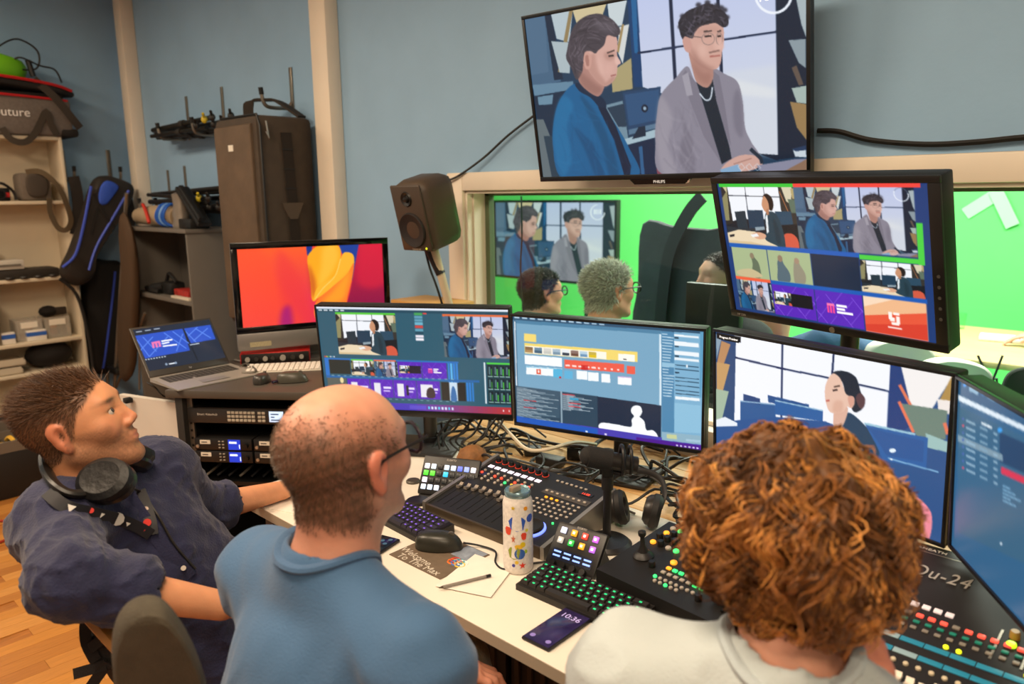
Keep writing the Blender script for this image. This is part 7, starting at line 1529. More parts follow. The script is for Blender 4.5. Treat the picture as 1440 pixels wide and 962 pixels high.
def hair2(q, V):
    y, z, x = q[:, 1], q[:, 2], np.abs(q[:, 0]); j = .004 * nz(V, 40, 5)
    low = np.interp(y, (-.12, -.06, -.03, -.005, .012, .030, .045, .060, .075, .085), (-.060, -.062, -.045, -.02, -.012, .022, .040, .052, .070, .086))     # lower hair edge along the head
    w = sstep(-.006, .008, z - low - j + .0) * sstep(.092, .080, y + .25 * np.maximum(0, x - .035))
    return w * (1 - sstep(.079, .084, x) * (z < .035)) * (np.linalg.norm(q, axis=1) < .17)
lo = np.minimum.reduce([np.array(p) for p in (C2, N2, SR2, SL2, ER2, WR2, PE2, EL2)]) - .15; hi = np.maximum.reduce([np.array(p) for p in (C2, N2, SR2, SL2, ER2, HR2, EL2, HL2, PE2)]) + .16; lo[2] = PE2.z - .05; hi[2] = C2.z + .16; hi[1] += .05
body2, V2 = to_mesh('body', P2, S, lo, hi, .0037, SKIN, lambda V: head_color(H2, V, '#d8966c', ('#4a382c',), .72, '#4a3220', lambda q, V: hair2(q, V) * .8, red=1.0))
q = H2.loc(V2); wv = hair2(q, V2); sel = np.where(RNG.random(len(wv)) < wv * .75)[0]
dl = q[sel] - np.array((0, -.015, .0)); dl /= np.linalg.norm(dl, axis=1)[:, None]; topw = sstep(.03, .09, q[sel][:, 2])[:, None]; dl = dl * (.35 + .35 * topw) + np.array((0, -.75, .0)) * topw + np.array((0, -.45, -.6)) * (1 - topw)
ln = (.006 + .022 * topw[:, 0]) * RNG.uniform(.7, 1.25, len(sel)) * sstep(.15, .8, wv[sel])
strands('short_hair', P2, V2[sel] - 0.001 * dl, dl @ H2.R.T, ln, .00085, HAIR, np.stack([L3('#5c3d24') * k for k in RNG.uniform(.55, 1.5, len(sel))]), P2.location, 5, jitter=.16)
for s_ in (-1, 1):
    b = mbw(P2); c_ = H2.w(s_ * .031, .0790, .0108); b.ell(c_, (.0122, .0122, .0122), 14, 10); e = part(P2, 'eye', b, mat('#c9bcae', .2)); b = mbw(P2); gz = Vector(H2.R @ np.array((.0, .96, .25))); b.cyl(Vector(c_) + gz * .0098, Vector(c_) + gz * .0126, .0062, .0048, n=14); part(e, 'iris', b, mat('#33383a', .1))
# navy shirt
S = Sdf(); torso(S, PE2, CH2, N2, SL2, SR2, .020, 1.08)
cufR, cufL = ER2 + (WR2 - ER2) * .42, EL2 + (WL2 - EL2) * .18
S.u(rcone(SR2, ER2, .068, .062), .04).u(rcone(ER2, cufR, .060, .056), .03).u(rcone(SL2, EL2, .068, .062), .04).u(rcone(EL2, cufL, .062, .058), .03)
ringaxR = (WR2 - ER2).normalized(); ringaxL = (WL2 - EL2).normalized()
S.u(rcone(cufR - ringaxR * .03, cufR, .062, .060), .008).u(rcone(cufL - ringaxL * .03, cufL, .064, .063), .008)
uR = (ER2 - SR2).normalized(); uL = (EL2 - SL2).normalized()
def fold2(P):
    a = .0040 * nz(P * np.array((1, 1, .7)), 8.0, 21); wr = (P - np.array(SR2)) @ np.array(uR); wl = (P - np.array(SL2)) @ np.array(uL)
    near = np.exp(-(np.linalg.norm(P - np.array(ER2), axis=1) / .13) ** 2); nearl = np.exp(-(np.linalg.norm(P - np.array(EL2), axis=1) / .13) ** 2)
    fl = np.exp(-(np.linalg.norm(P - np.array(ER2 * .6 + SR2 * .4), axis=1) / .20) ** 2)
    return a + ridge(P * np.array((.7, .7, 1.5)), 6.5, 61, .0075) * (.35 + .65 * fl) + ridge(P * np.array((1.2, .8, .9)), 8, 62, .0045) + .0050 * near * nz(P * np.array((1, 1, 1.6)), 17, 51) + .0045 * nearl * np.sin(wl * 110 + 4 * np.sin(P[:, 2] * 40)) + .0035 * np.sin((P[:, 2] * .8 + P[:, 1] * .6) * 75 + 3 * np.sin(P[:, 0] * 25)) * np.exp(-(np.linalg.norm(P - np.array(CH2 * .5 + PE2 * .5), axis=1) / .2) ** 2)
S.disp(fold2)
nx = Vector(H2.R[:, 0]); ax2 = (N2 - CH2).normalized()
S.sub(rcone(N2 + ax2 * .02 + Vector((.01, .015, 0)), Vector(H2.w(0, 0, -.06)), .078, .085), .008).sub(rcone(WR2, cufR + ringaxR * .001, .047, .050), .004).sub(rcone(WL2, cufL + ringaxL * .001, .048, .052), .004)
NAVY = cloth('#1e2142', .3, 220, .12, 25)
shirt2, VS2 = to_mesh('shirt', P2, S, lo - .05, hi + np.array((.05, .05, -.08)), .006, NAVY)
# stand-up collar, placket and buttons found on the shirt surface
def on_shirt(u, v, d0=1.25, d1=2.2):
    t = np.arange(d0, d1, .003); r = np.array(tuple(ray(u, v))); P = (np.array(tuple(CAMP)) + t[:, None] * r).astype(np.float32); d = S(P); i = int(np.argmax(d < 0)) if (d < 0).any() else -1
    return None if i < 0 else Vector(P[i])
def toward(p, e=.004): return p + (CAMP - p).normalized() * e
pl_ = [on_shirt(u, v) for u, v in ((176, 690), (196, 720), (220, 755), (246, 788), (268, 812))]; pl_ = [toward(p) for p in pl_ if p]
if len(pl_) > 2:
    b = mbw(P2); b.ribbon(pl_, .028, (CAMP - pl_[1]), .004, 4); part(P2, 'placket', b, NAVY)
for u, v in ((163, 700), (258, 799)):
    p = on_shirt(u, v)
    if p: b = mbw(P2); p = toward(p, .009); nn = (CAMP - p).normalized(); b.cyl(p - nn * .004, p, .0055, n=12); part(P2, 'button', b, mat('#c9c0b4', .3))
S2t = Sdf()
for hp_, kn in ((PE2 + Vector((.08, .05, -.05)), PE2 + Vector((.06, .46, -.02))), (PE2 + Vector((-.10, .08, -.05)), PE2 + Vector((-.20, .48, -.02)))): S2t.u(rcone(hp_, kn, .09, .068), .04).u(rcone(kn, (kn.x, kn.y + .03, .10), .066, .052), .03)
S2t.u(ellip(PE2 + Vector((0, .02, -.03)), (.19, .16, .12)), .05).disp(lambda P: .004 * nz(P, 9, 15))
to_mesh('trousers', P2, S2t, (PE2.x - .36, PE2.y - .22, .06), (PE2.x + .36, PE2.y + .66, PE2.z + .14), .009, cloth('#1d1c24', .3, 200))
# headphones round his neck
T = thing('neck_headphones', 'large black headphones hanging round the neck of the man in navy', 'headphones', N2)
def hug(u, v, lift, d=1.45):
    p = on_shirt(u, v); p = p if p is not None else at(u, v, d); return toward(p, lift)
lc, rc_ = at(150, 677, 1.53), at(178, 644, 1.70); hb = mbw(T)
hb.tube([lc, hug(124, 692, .018, 1.53), hug(98, 694, .018, 1.54), hug(76, 680, .018, 1.56), hug(64, 656, .016, 1.62), at(68, 636, 1.70), at(100, 632, 1.76), at(150, 636, 1.77), rc_], .015, 10, 6, flat=.6); part(T, 'headband', hb, mat('#16130f', .45))
for c_, nrm in ((lc, Vector((.35, -.55, .6))), (rc_, Vector((-.3, .3, .55)))):
    nrm = nrm.normalized(); M_ = Matrix.Translation(c_ - T.location) @ nrm.to_track_quat('Z', 'Y').to_matrix().to_4x4()
    b = MB(); b.M = M_ @ Matrix.Diagonal((1.15, .9, 1, 1)); b.lathe([(.022, .022), (.038, .024), (.050, .016), (.052, .004), (.048, -.006)], 28); part(T, 'ear_cushion', b, mat('#0f0d0c', .55, bump=.3, bscale=60))
    b = MB(); b.M = M_ @ Matrix.Diagonal((1.15, .9, 1, 1)); b.lathe([(.048, -.006), (.050, -.014), (.042, -.026), (.02, -.032), (0, -.033)], 28); part(T, 'ear_cup', b, mat('#26221f', .3))
b = mbw(T); b.tube([lc + Vector((.03, 0, -.01)), hug(195, 690, .012), hug(222, 725, .012), hug(245, 765, .012), hug(275, 800, .012)], .0028, 6, 6); part(T, 'cable', b, mat('#2a2622', .4))
# lanyard
T = thing('lanyard', 'black lanyard with red and white print on the navy shirt', 'lanyard', N2)
def lay(L, lift=.010): return [toward(p, lift) for p in (on_shirt(u, v) for u, v in L) if p]
for L in ([(66, 692), (92, 712), (130, 722), (165, 730), (195, 742), (212, 752)], [(196, 690), (205, 712), (212, 735), (214, 752)]):
    q = lay(L)
    if len(q) > 2:
        b = mbw(T); b.ribbon(q, .024, CAMP - q[0], .003, 4); rb = part(T, 'ribbon', b, mat('#15141a', .6))
for u, v, c_, w_ in ((100, 714, '#e8e4dc', .02), (143, 724, '#e8e4dc', .014), (165, 730, '#d8d4cc', .03), (180, 737, '#e8e4dc', .012), (205, 716, '#e0c8b8', .013), (207, 735, '#e0281c', .018), (200, 744, '#c8201c', .014), (128, 718, '#d02a20', .012)):
    p = on_shirt(u, v)
    if p: b = mbw(T); p = toward(p, .0135); nn = (CAMP - p).normalized(); b.cyl(p - nn * .001, p, w_ * .45, n=3 if c_ == '#e8e4dc' else 10); part(T, 'printed_mark', b, mat(c_, .5))
# his chair
T = thing('wooden_armchair', 'wooden-armed chair of the man in navy', 'chair', (PE2.x, PE2.y, 0))
b = mbw(T); a0, a1 = at(113, 846, 1.46), at(163, 902, 1.46); b.tube([a0, a0 * .5 + a1 * .5, a1, a1 + (a1 - a0) * 1.2], .022, 8, flat=.6); part(T, 'armrest', b, mat('#a8702c', .45, var=.15, scale=12))
b = mbw(T); b.tube([at(133, 845, 1.46), at(152, 864, 1.46), at(164, 880, 1.46)], .012, 8, 3); part(T, 'arm_pad', b, BLACK)
b = mbw(T); pillow(b, [(PE2.x + .25 * cos(a), PE2.y + .22 * sin(a), PE2.z - .17) for a in np.linspace(0, 2 * pi, 12, endpoint=False)], (0, 0, 1), .07, .12); part(T, 'seat', b, mat('#201c1a', .8))
lat = (SR2 - SL2).normalized(); spn = (PE2 - N2); bk = spn.cross(lat).normalized(); bk = bk if bk.y < 0 else -bk
b = mbw(T); pillow(b, [N2 + spn * t + lat * w_ + bk * .17 for t, w_ in ((.55, -.12), (.55, .08), (.75, .13), (1.0, .13), (1.0, -.15), (.75, -.15))], bk, .045, .1); part(T, 'backrest', b, mat('#201c1a', .8))
for dx, dy in ((-.2, -.2), (.2, -.2), (-.2, .2), (.2, .2)):
    b = mbw(T); b.cyl((PE2.x + dx, PE2.y + dy, 0), (PE2.x + dx * .9, PE2.y + dy * .9, PE2.z - .18), .016, n=10); part(T, 'leg', b, BLACK)
t = thing('shoulder_bag', 'black strapped bag hanging low on the chair of the man in navy', 'bag', at(140, 935, 1.62))
b = mbw(t); pillow(b, [at(u, v, 1.62) for u, v in ((124, 893), (140, 890), (158, 895), (165, 925), (150, 945), (128, 935), (118, 912))], CAMP - t.location, .08, .2); part(t, 'pouch', b, BLKC)
for L in ([(124, 855), (120, 880), (122, 905), (135, 930)], [(150, 885), (142, 900), (126, 912)], [(104, 948), (125, 942), (150, 935)], [(152, 932), (140, 948), (126, 968)]):
    b = mbw(t); b.ribbon([at(u, v, 1.58) for u, v in L], .022, CAMP - t.location, .005, 4); part(t, 'strap', b, BLKC)
# ---- red-haired person in the foreground
H3 = Head(at(1112, 752, .99), frame(20, -6, 3), 1.0)
C3 = Vector(H3.C); N3 = C3 + Vector((.03, -.065, -.175))
P3 = thing('person', 'person with curly red hair in a pale T-shirt, leaning over the desk in the foreground', 'person', (C3.x, C3.y - .25, 0))
rt = Vector((cos(radians(20)), sin(radians(20)), 0)); fw = Vector((-sin(radians(20)), cos(radians(20)), 0))
SR3, SL3 = N3 + rt * .185 + Vector((0, 0, -.07)), N3 - rt * .20 + Vector((0, 0, -.035)); CH3 = N3 - fw * .06 + Vector((0, 0, -.24)); PE3 = N3 - fw * .22 + Vector((0, 0, -.50))
HR3 = at(1186, 935, .965); WR3 = HR3 + Vector((.035, .0, -.085)); ER3 = SR3 + Vector((.10, .10, -.27)); EL3 = SL3 + fw * .12 + Vector((-.05, 0, -.27)); WL3 = EL3 + fw * .2 + rt * .1 + Vector((0, 0, .06))
S = Sdf(); torso(S, PE3, CH3, N3, SL3, SR3, -.014); H3.neck(S, N3 + Vector((0, 0, -.01)), .054, .06); H3.build(S)
for s_, e_, w_ in ((SR3, ER3, WR3), (SL3, EL3, WL3)): S.u(rcone(s_, e_, .044, .038), .03).u(rcone(e_, w_, .038, .027), .02)
hand(S, WR3, Vector((-.12, .05, 1)), (-.75, .65, 0), (1.0, 1.05, 1.1, 1.1), side=1, thumb=.6); hand(S, WL3, fw + rt * .3, (0, 0, -1), (.3, .3, .3, .3), side=-1, thumb=.3)
lo = np.array((C3.x - .42, C3.y - .42, C3.z - .48)); hi = np.array((C3.x + .40, C3.y + .36, C3.z + .15))
body3, V3 = to_mesh('body', P3, S, lo, hi, .005, SKIN, lambda V: head_color(H3, V, '#e2a68c', None, 0, '#4a2a14', lambda q, V: (np.linalg.norm(q, axis=1) < .16) * sstep(-.03, .01, q[:, 2] - .4 * q[:, 1]) * (q[:, 1] < .07) * .9))
# T-shirt
S = Sdf(); torso(S, PE3, CH3, N3, SL3, SR3, .018, 1.1); S.u(rcone(SR3, SR3 + (ER3 - SR3) * .55, .064, .066), .035).u(rcone(SL3, SL3 + (EL3 - SL3) * .6, .066, .068), .035)
S.disp(lambda P: ridge(P * np.array((1.0, 1.2, .8)), 5.5, 81, .005) + .0045 * nz(P * np.array((1, 1, .8)), 6.5, 31) + .0025 * np.sin(P[:, 0] * 60 + 12 * P[:, 2] + 3 * np.sin(P[:, 1] * 20)) * sstep(.08, .16, np.linalg.norm(P[:, :2] - np.array((N3.x, N3.y)), axis=1)))
NC = (N3.x, N3.y + .01); rg = ring_on(S, NC, .078, .082, 36, N3.z - .12, N3.z + .12)
S.sub(rcone((NC[0], NC[1], N3.z - .03), (NC[0], NC[1] + .04, N3.z + .2), .074), .008)
to_mesh('t_shirt', P3, S, lo - .03, (hi[0], hi[1], N3.z + .08), .006, cloth('#b9c3c4', .2, 260, .03))
b = mbw(P3); b.tube(rg + rg[:2], .010, 8, flat=.75); part(P3, 'collar', b, cloth('#b3bfc3', .2))
# curly hair: soft volume plus curls
HV = Sdf()
for c_, r_ in (((0, -.03, .035), (.100, .112, .098)), ((-.055, -.035, -.002), (.065, .076, .070)), ((.062, -.035, -.010), (.070, .078, .078)), ((.02, -.07, -.035), (.076, .055, .058)), ((0, .035, .072), (.075, .065, .052)), ((-.080, .03, .03), (.045, .055, .06)), ((.085, .03, .02), (.045, .055, .068))): HV.u(ellip(H3.w(*c_), np.array(r_), H3.R), .03)
HV.sub(H3.E((0, .105, -.04), (.07, .06, .095)), .02).disp(lambda P: .011 * nz(P, 13, 41) + .004 * nz(P, 40, 42))
def hcol(n, r): 
    k = r.random(n)[:, None]; a, b_, c_ = L3('#8c5828'), L3('#c98a44'), L3('#553418'); c = np.where(k < .45, a, np.where(k < .72, b_, c_)); return c * r.uniform(.6, 1.35, n)[:, None]  # highlight and shadow tones put into the strand colours, random per lock
o, VH = to_mesh('hair', P3, HV, H3.C - .21, H3.C + .21, .0045, HAIR, lambda V: np.clip(np.tile(L3('#5f3d20'), (len(V), 1)) * (1 + .5 * nz(V, 45, 7))[:, None], 0, 1))
r3 = np.random.default_rng(12); q = H3.loc(VH); ok = np.where(q[:, 1] < .09)[0]
VHo = VH[ok].astype(np.float32)
def waves(name, ncl, per, seg, step, rad, cols, lift, seed):
    """wavy locks that run down along the hair volume, ends lifting off"""
    def near(c0, n_): d2 = ((VHo - VH[c0]) ** 2).sum(1); i_ = np.argpartition(d2, n_ * 5)[:n_ * 5]; return ok[i_[np.argsort(d2[i_])][::5]]
    r = np.random.default_rng(seed); cl = r.choice(ok, ncl, replace=False); st = np.concatenate([near(c0, per) for c0 in cl]); M = len(st)
    rp = lambda a: np.repeat(a, per); ph = rp(r.uniform(0, 6.28, ncl)) + r.normal(size=M) * .25; om = rp(r.uniform(.55, .95, ncl)); sw = rp(r.uniform(-1, 1, ncl)); amp = rp(r.uniform(.35, 1.0, ncl)); ln = rp(r.uniform(.6, 1.15, ncl))
    ctr = H3.w(0, -.03, .02); P = VH[st].copy(); path = []
    for i in range(seg):
        n = P - ctr; n /= np.linalg.norm(n, axis=1)[:, None]; dn = np.array((0, 0, -1.0)) - n * (n @ np.array((0, 0, -1.0)))[:, None]; crown = P - H3.w(0, -.02, .2); aw = crown - n * (crown * n).sum(1)[:, None]; dn = dn * .6 + aw * 2.0; dn /= np.linalg.norm(dn, axis=1)[:, None] + 1e-6
        sd = np.cross(n, dn); d = dn + sd * (np.sin(ph + om * i) * 1.7 * amp + .35 * sw)[:, None]; d /= np.linalg.norm(d, axis=1)[:, None]
        P = P + d * (step * ln)[:, None]; h = lift + .011 * amp * np.sin(ph * 1.7 + om * 1.1 * i) + .010 * (i / seg) ** 3; P = P - n * (HV(P.astype(np.float32)) - h)[:, None] * .8; path.append(P.copy())
    P = np.stack(path, 1); t = np.linspace(0, 1, seg); T = np.gradient(P, axis=1); T /= np.linalg.norm(T, axis=2)[..., None] + 1e-9; N = np.cross(T, (P - ctr)); N /= np.linalg.norm(N, axis=2)[..., None] + 1e-9; B2 = np.cross(T, N); rr = rad * (1 - .75 * t ** 2)
    V = np.stack([P + (N * cos(a_) + B2 * sin(a_)) * rr[None, :, None] for a_ in (0, 2.094, 4.189)], 2); idx = np.arange(M * seg * 3).reshape(M, seg, 3)
    F = np.concatenate([np.stack([idx[:, :-1, k], idx[:, :-1, (k + 1) % 3], idx[:, 1:, (k + 1) % 3], idx[:, 1:, k]], -1).reshape(-1, 4) for k in range(3)])
    C = np.repeat(np.repeat(cols(ncl, r), per, axis=0) * r.uniform(.8, 1.25, (M, 1)), seg * 3, axis=0)
    o = part(P3, name, np_mesh(name, V.reshape(-1, 3), F, np.clip(C, 0, 1), P3.location), HAIR); o['kind'] = 'stuff'
waves('curls', 420, 12, 13, .0098, .0017, hcol, .004, 5)
waves('loose_curls', 90, 3, 14, .008, .0010, lambda n, r: hcol(n, r) * 1.2, .013, 6)
# ------------------------------------------------------------------ the studio behind the glass
GRN = mat('#72de7c', .8, var=.03, scale=2)
b = MB(); b.box2((-7.5, 6.2, 0), (4, 6.4, 3.2)); struct('wall_studio_back', b, GRN)
b = MB(); b.box2((-7.7, 2.52, 0), (-7.5, 6.4, 3.2)); struct('wall_studio_left', b, GRN)
b = MB(); b.box2((4, 2.52, 0), (4.2, 6.4, 3.2)); struct('wall_studio_right', b, GRN)
b = MB(); b.box2((-7.5, 2.52, -.06), (4, 6.2, 0)); struct('floor_studio', b, GRN)
b = MB(); b.box2((-7.7, 2.52, 3.2), (4.2, 6.4, 3.3)); struct('ceiling_studio', b, mat('#4a4a48', .9))
for k, (a0, a1, lab) in enumerate((((1357, 301), (1402, 273), 'white tape strip slanting up on the green studio wall'), ((1400, 268), (1424, 318), 'white tape strip running down on the green studio wall'))):
    p, q = ony(*a0, 6.193 - .012 * k), ony(*a1, 6.193 - .012 * k); d = (q - p); b = MB(); b.ribbon([p, p + d * .5, q], .085, (0, 1, 0), .004); single('tape_strip', lab, 'tape', b, mat('#b4e8be', .6), group='tape on the green wall', smooth=False)
# studio screen
YT = 4.5; tr_ = ony(868, 281, YT); br_ = ony(868, 405, YT); hh = tr_.z - br_.z; ww = 1.24
cS = Canvas(240, 136); art_B(cS, (0, 0, 1, 1), timer=False); t_ = np.linspace(0, 2 * pi, 40); cS.line(np.stack([.87 + .052 * np.cos(t_[:30]), .12 + .09 * np.sin(t_[:30])], 1), .008, '#f0f4fa')
for k in range(4): cS.rect(.842 + k * .015, .085, .85 + k * .015, .145, '#f4f8fc')
T, B, dw, dh = monitor('studio_television', 'studio screen behind the glass repeating the two seated men', 'television', (tr_.x - ww / 2, YT, (tr_.z + br_.z) / 2), 0, 0, ww, hh, (.02, .02, .02, .02), cS, 0, stand=None)
for x in (-.25, .25):
    b = MB(); b.cyl((x, .06, 0.02), (x, .06, br_.z + .2), .025, n=12); part(T, 'stand_pole', b, BLACK)
b = MB(); b.box((0, .06, .015), (.9, .5, .03), .01); part(T, 'stand_base', b, BLACK)
b = MB(); b.tube([ony(733, 276, 2.60), ony(734, 330, 2.60), ony(732, 380, 2.60), ony(736, 440, 2.60)], .004, 6, 4); single('hanging_cable', 'thin black cable hanging in front of the studio screen', 'cable', b, BLACK)
def mini(lab, C, head, pitch, hair, jacket, hairlen=.015, glasses=True, k=1.0, legs=False):
    H = Head(C, frame(head, pitch, 0), k); Cv = Vector(C); h = radians(head); f = Vector((-sin(h), cos(h), 0)); r = Vector((cos(h), sin(h), 0)); N = Cv - f * .05 - Vector((0, 0, .18))
    P = thing('person', lab, 'person', (Cv.x, Cv.y, 0)); sr, sl = N + r * .19 - Vector((0, 0, .07)), N - r * .19 - Vector((0, 0, .07)); ch = N - Vector((0, 0, .25)) - f * .02; pe = Vector((N.x, N.y, .52)) - f * .05
    er, el = sr + f * .12 + r * .04 - Vector((0, 0, .26)), sl + f * .12 - r * .04 - Vector((0, 0, .26)); wr, wl = er + f * .24 - r * .06 + Vector((0, 0, .02)), el + f * .24 + r * .06 + Vector((0, 0, .02))
    S = Sdf(); torso(S, pe, ch, N, sl, sr, -.012); H.neck(S, N); H.build(S)
    for s_, e_, w_ in ((sr, er, wr), (sl, el, wl)): S.u(rcone(s_, e_, .045, .04), .03).u(rcone(e_, w_, .04, .028), .02)
    hand(S, wr, f, (0, 0, -1), side=-1, thumb=.3); hand(S, wl, f, (0, 0, -1), side=1, thumb=.3)
    def hr(q, V): return sstep(-.01, .02, q[:, 2] - np.interp(q[:, 1], (-.12, -.03, .0, .03, .06, .085), (-.085, -.06, -.01, .03, .055, .085))) * (q[:, 1] < .09) * (1 - sstep(.079, .084, np.abs(q[:, 0])) * (q[:, 2] < .03)) * (np.linalg.norm(q, axis=1) < .17)
    ext = .55; lo = np.array((Cv.x - ext, Cv.y - ext, .4)); hi = np.array((Cv.x + ext, Cv.y + ext, Cv.z + .16))
    o, V = to_mesh('body', P, S, lo, hi, .0075, SKIN, lambda V: head_color(H, V, '#d39a7e', None, 0, hair, lambda q, V: hr(q, V) * .9))
    q = H.loc(V); sel = np.where(hr(q, V) > .4)[0]; sel = np.repeat(sel, 2); dl = q[sel] - np.array((0, -.02, 0)); dl /= np.linalg.norm(dl, axis=1)[:, None]; dl = dl * .7 + np.array((0, -.6, -.25))
    strands('hair', P, V[sel], dl @ H.R.T, hairlen, .0016, HAIR, np.stack([L3(hair) * z for z in RNG.uniform(.6, 1.6, len(sel))]), P.location, 4, jitter=.3)
    S = Sdf(); torso(S, pe, ch, N, sl, sr, .022, 1.1)
    for s_, e_, w_ in ((sr, er, wr), (sl, el, wl)): S.u(rcone(s_, e_, .064, .058), .04).u(rcone(e_, w_ - (w_ - e_) * .1, .056, .046), .03)
    S.sub(rcone(N + Vector((0, 0, .06)), N + Vector((0, 0, .2)), .075, .085), .01).disp(lambda P_: .004 * nz(P_, 7, 3))
    to_mesh('jacket', P, S, lo, (hi[0], hi[1], N.z + .1), .011, cloth(jacket, .2))
    S = Sdf(); 
    for s_, sg in ((r, 1), (-r, -1)):
        a0 = pe + s_ * .09; kn = a0 + f * .45 - Vector((0, 0, .02)); ft = Vector((kn.x, kn.y, .1)) + f * .05; S.u(rcone(a0, kn, .09, .07), .05).u(rcone(kn, ft, .068, .05), .03)
    S.u(ellip(pe, (.19, .17, .12)), .05); to_mesh('trousers', P, S, (Cv.x - .75, Cv.y - .75, .05), (Cv.x + .75, Cv.y + .75, .68), .012, cloth('#1d1f26', .2))
    if glasses:
        g = thing('eyeglasses', 'dark glasses on the ' + lab, 'glasses', H.w(0, .1, .012))
        for s_ in (-1, 1):
            b = mbw(g); b.tube([H.w(s_ * .082, -.015, .004), H.w(s_ * .082, .02, .016), H.w(s_ * .076, .104, .018)], .003, 6); part(g, 'temple', b, BLK2)
            b = mbw(g); b.tube([H.w(s_ * (.038 + .028 * cos(t)), .110, .010 + .022 * sin(t)) for t in np.linspace(0, 2 * pi, 20)], .0035, 6); part(g, 'rim', b, BLK2)
    return P
mini('dark-haired man with glasses seated behind the studio glass', at(762, 412, 3.85), -22, 0, '#3a3a34', '#22262c', .022)
mini('grey-haired man with glasses seated behind the studio glass', at(857, 409, 3.30), -18, 0, '#b5b4a6', '#1f2a3c', .03, True, 1.04)
mini('man added for a reflection in the window glass, half hidden by a black screen', at(1014, 393, 3.35), 150, 5, '#241c16', '#15181a', .012, False)  # figure built in place of a reflection in the glass
# black cloth panel with strap
T = thing('black_drape', 'black cloth panel with a hanging strap behind the window', 'drape', (ony(950, 400, 3.6).x, 3.6, 0))
def dy(L, y): return [ony(u, v, y) for u, v in L]
b = mbw(T); q = dy([(906, 314), (950, 318), (1000, 322), (1045, 326), (1050, 470), (980, 470), (896, 465), (899, 400)], 3.6); pillow(b, q, (0, -1, 0), .05, .03, 4, 4); part(T, 'cloth', b, mat('#2d3234', .8, bump=.5, bscale=9, var=.3, scale=5))
b = mbw(T); b.ribbon(dy([(988, 276), (968, 300), (945, 345), (935, 390), (928, 460)], 3.54), .07, (0, -1, 0), .01, 5); part(T, 'strap', b, mat('#17191c', .7))
p = ony(950, 470, 3.6); b = mbw(T); b.cyl((p.x, 3.64, 0), (p.x, 3.64, p.z + .2), .02, n=10); b.box((p.x, 3.64, .015), (.5, .3, .03)); part(T, 'stand', b, BLACK)
p = ony(1005, 430, 2.85); T = thing('prompter_screen', 'black flat screen seen from behind inside the studio', 'screen', (p.x, 2.85, 0)); b = mbw(T); b.box2((ony(968, 396, 2.85).x, 2.83, .8), (ony(1045, 396, 2.85).x, 2.87, ony(968, 396, 2.85).z), .006); part(T, 'panel', b, mat('#121a16', .35)); b = mbw(T); b.cyl((p.x, 2.85, 0.02), (p.x, 2.85, .85), .025, n=10); part(T, 'pole', b, BLACK); b = mbw(T); b.box((p.x, 2.85, .012), (.4, .3, .024), .005); part(T, 'foot', b, BLACK)
# table with things at the right
T = thing('studio_table', 'pale wooden table in the green studio', 'table', (0.0, 4.95, 0))
b = mbw(T); b.box2((-1.35, 4.45, .705), (1.4, 5.55, .74), .005); part(T, 'tabletop', b, mat('#d8bd88', .5, var=.08, scale=5, stretch=(1, 8, 1)))
for x in (-1.2, 1.25):
    for y in (4.6, 5.4): b = mbw(T); b.box2((x - .03, y - .03, 0), (x + .03, y + .03, .705)); part(T, 'leg', b, mat('#20241f', .5))
p = onz(1349, 462, .742); b = MB(); b.lathe([(0, 0), (.03, 0), (.036, .1), (.034, .1), (.028, .004), (0, .004)], 20); single('drinking_glass', 'clear drinking glass on the studio table', 'glass', b, GLASS, (p.x, p.y, .741))
p = onz(1408, 478, .742); b = MB(); b.box((0, 0, .012), (.22, .16, .022), .004); single('script_pad', 'white script pad under a hand on the studio table', 'pad', b, mat('#f0efe6', .6), (p.x, p.y, .741), radians(10))
hp_ = onz(1425, 474, .79); P = thing('person', 'presenter reaching onto the studio table at the right edge', 'person', (hp_.x + .55, hp_.y + .1, 0))
S = Sdf(); wr = hp_ + Vector((.12, .03, .03)); el = wr + Vector((.25, .12, .06)); sh = el + Vector((.08, .12, .28)); N_ = sh + Vector((.18, .0, .08)); Hh = Head(N_ + Vector((-.03, -.04, .19)), frame(100, 0, 0)); torso(S, (N_.x, N_.y, .5), N_ - Vector((0, 0, .25)), N_, N_ + Vector((.0, -.19, -.07)), N_ + Vector((0, .19, -.07)), -.01); Hh.neck(S, N_); Hh.build(S); S.u(rcone(sh, el, .045, .04), .03).u(rcone(el, wr, .04, .027), .02); hand(S, wr, hp_ - wr, (0, 0, -1), (.25, .3, .3, .35), side=1, thumb=.3)
to_mesh('body', P, S, (hp_.x - .1, hp_.y - .4, .4), (N_.x + .25, N_.y + .35, N_.z + .35), .009, SKIN, lambda V: head_color(Hh, V, '#dba58c', None, 0, '#241c18', lambda q, V: sstep(.03, .06, q[:, 2] - q[:, 1] * .5) * (np.linalg.norm(q, axis=1) < .17)))
S = Sdf(); torso(S, (N_.x, N_.y, .5), N_ - Vector((0, 0, .25)), N_, N_ + Vector((.0, -.19, -.07)), N_ + Vector((0, .19, -.07)), .02); S.u(rcone(sh, el, .06, .055), .04).u(rcone(el, el + (wr - el) * .8, .055, .045), .03); to_mesh('jacket', P, S, (hp_.x, hp_.y - .4, .35), (N_.x + .3, N_.y + .4, N_.z + .05), .009, cloth('#22303a', .2))
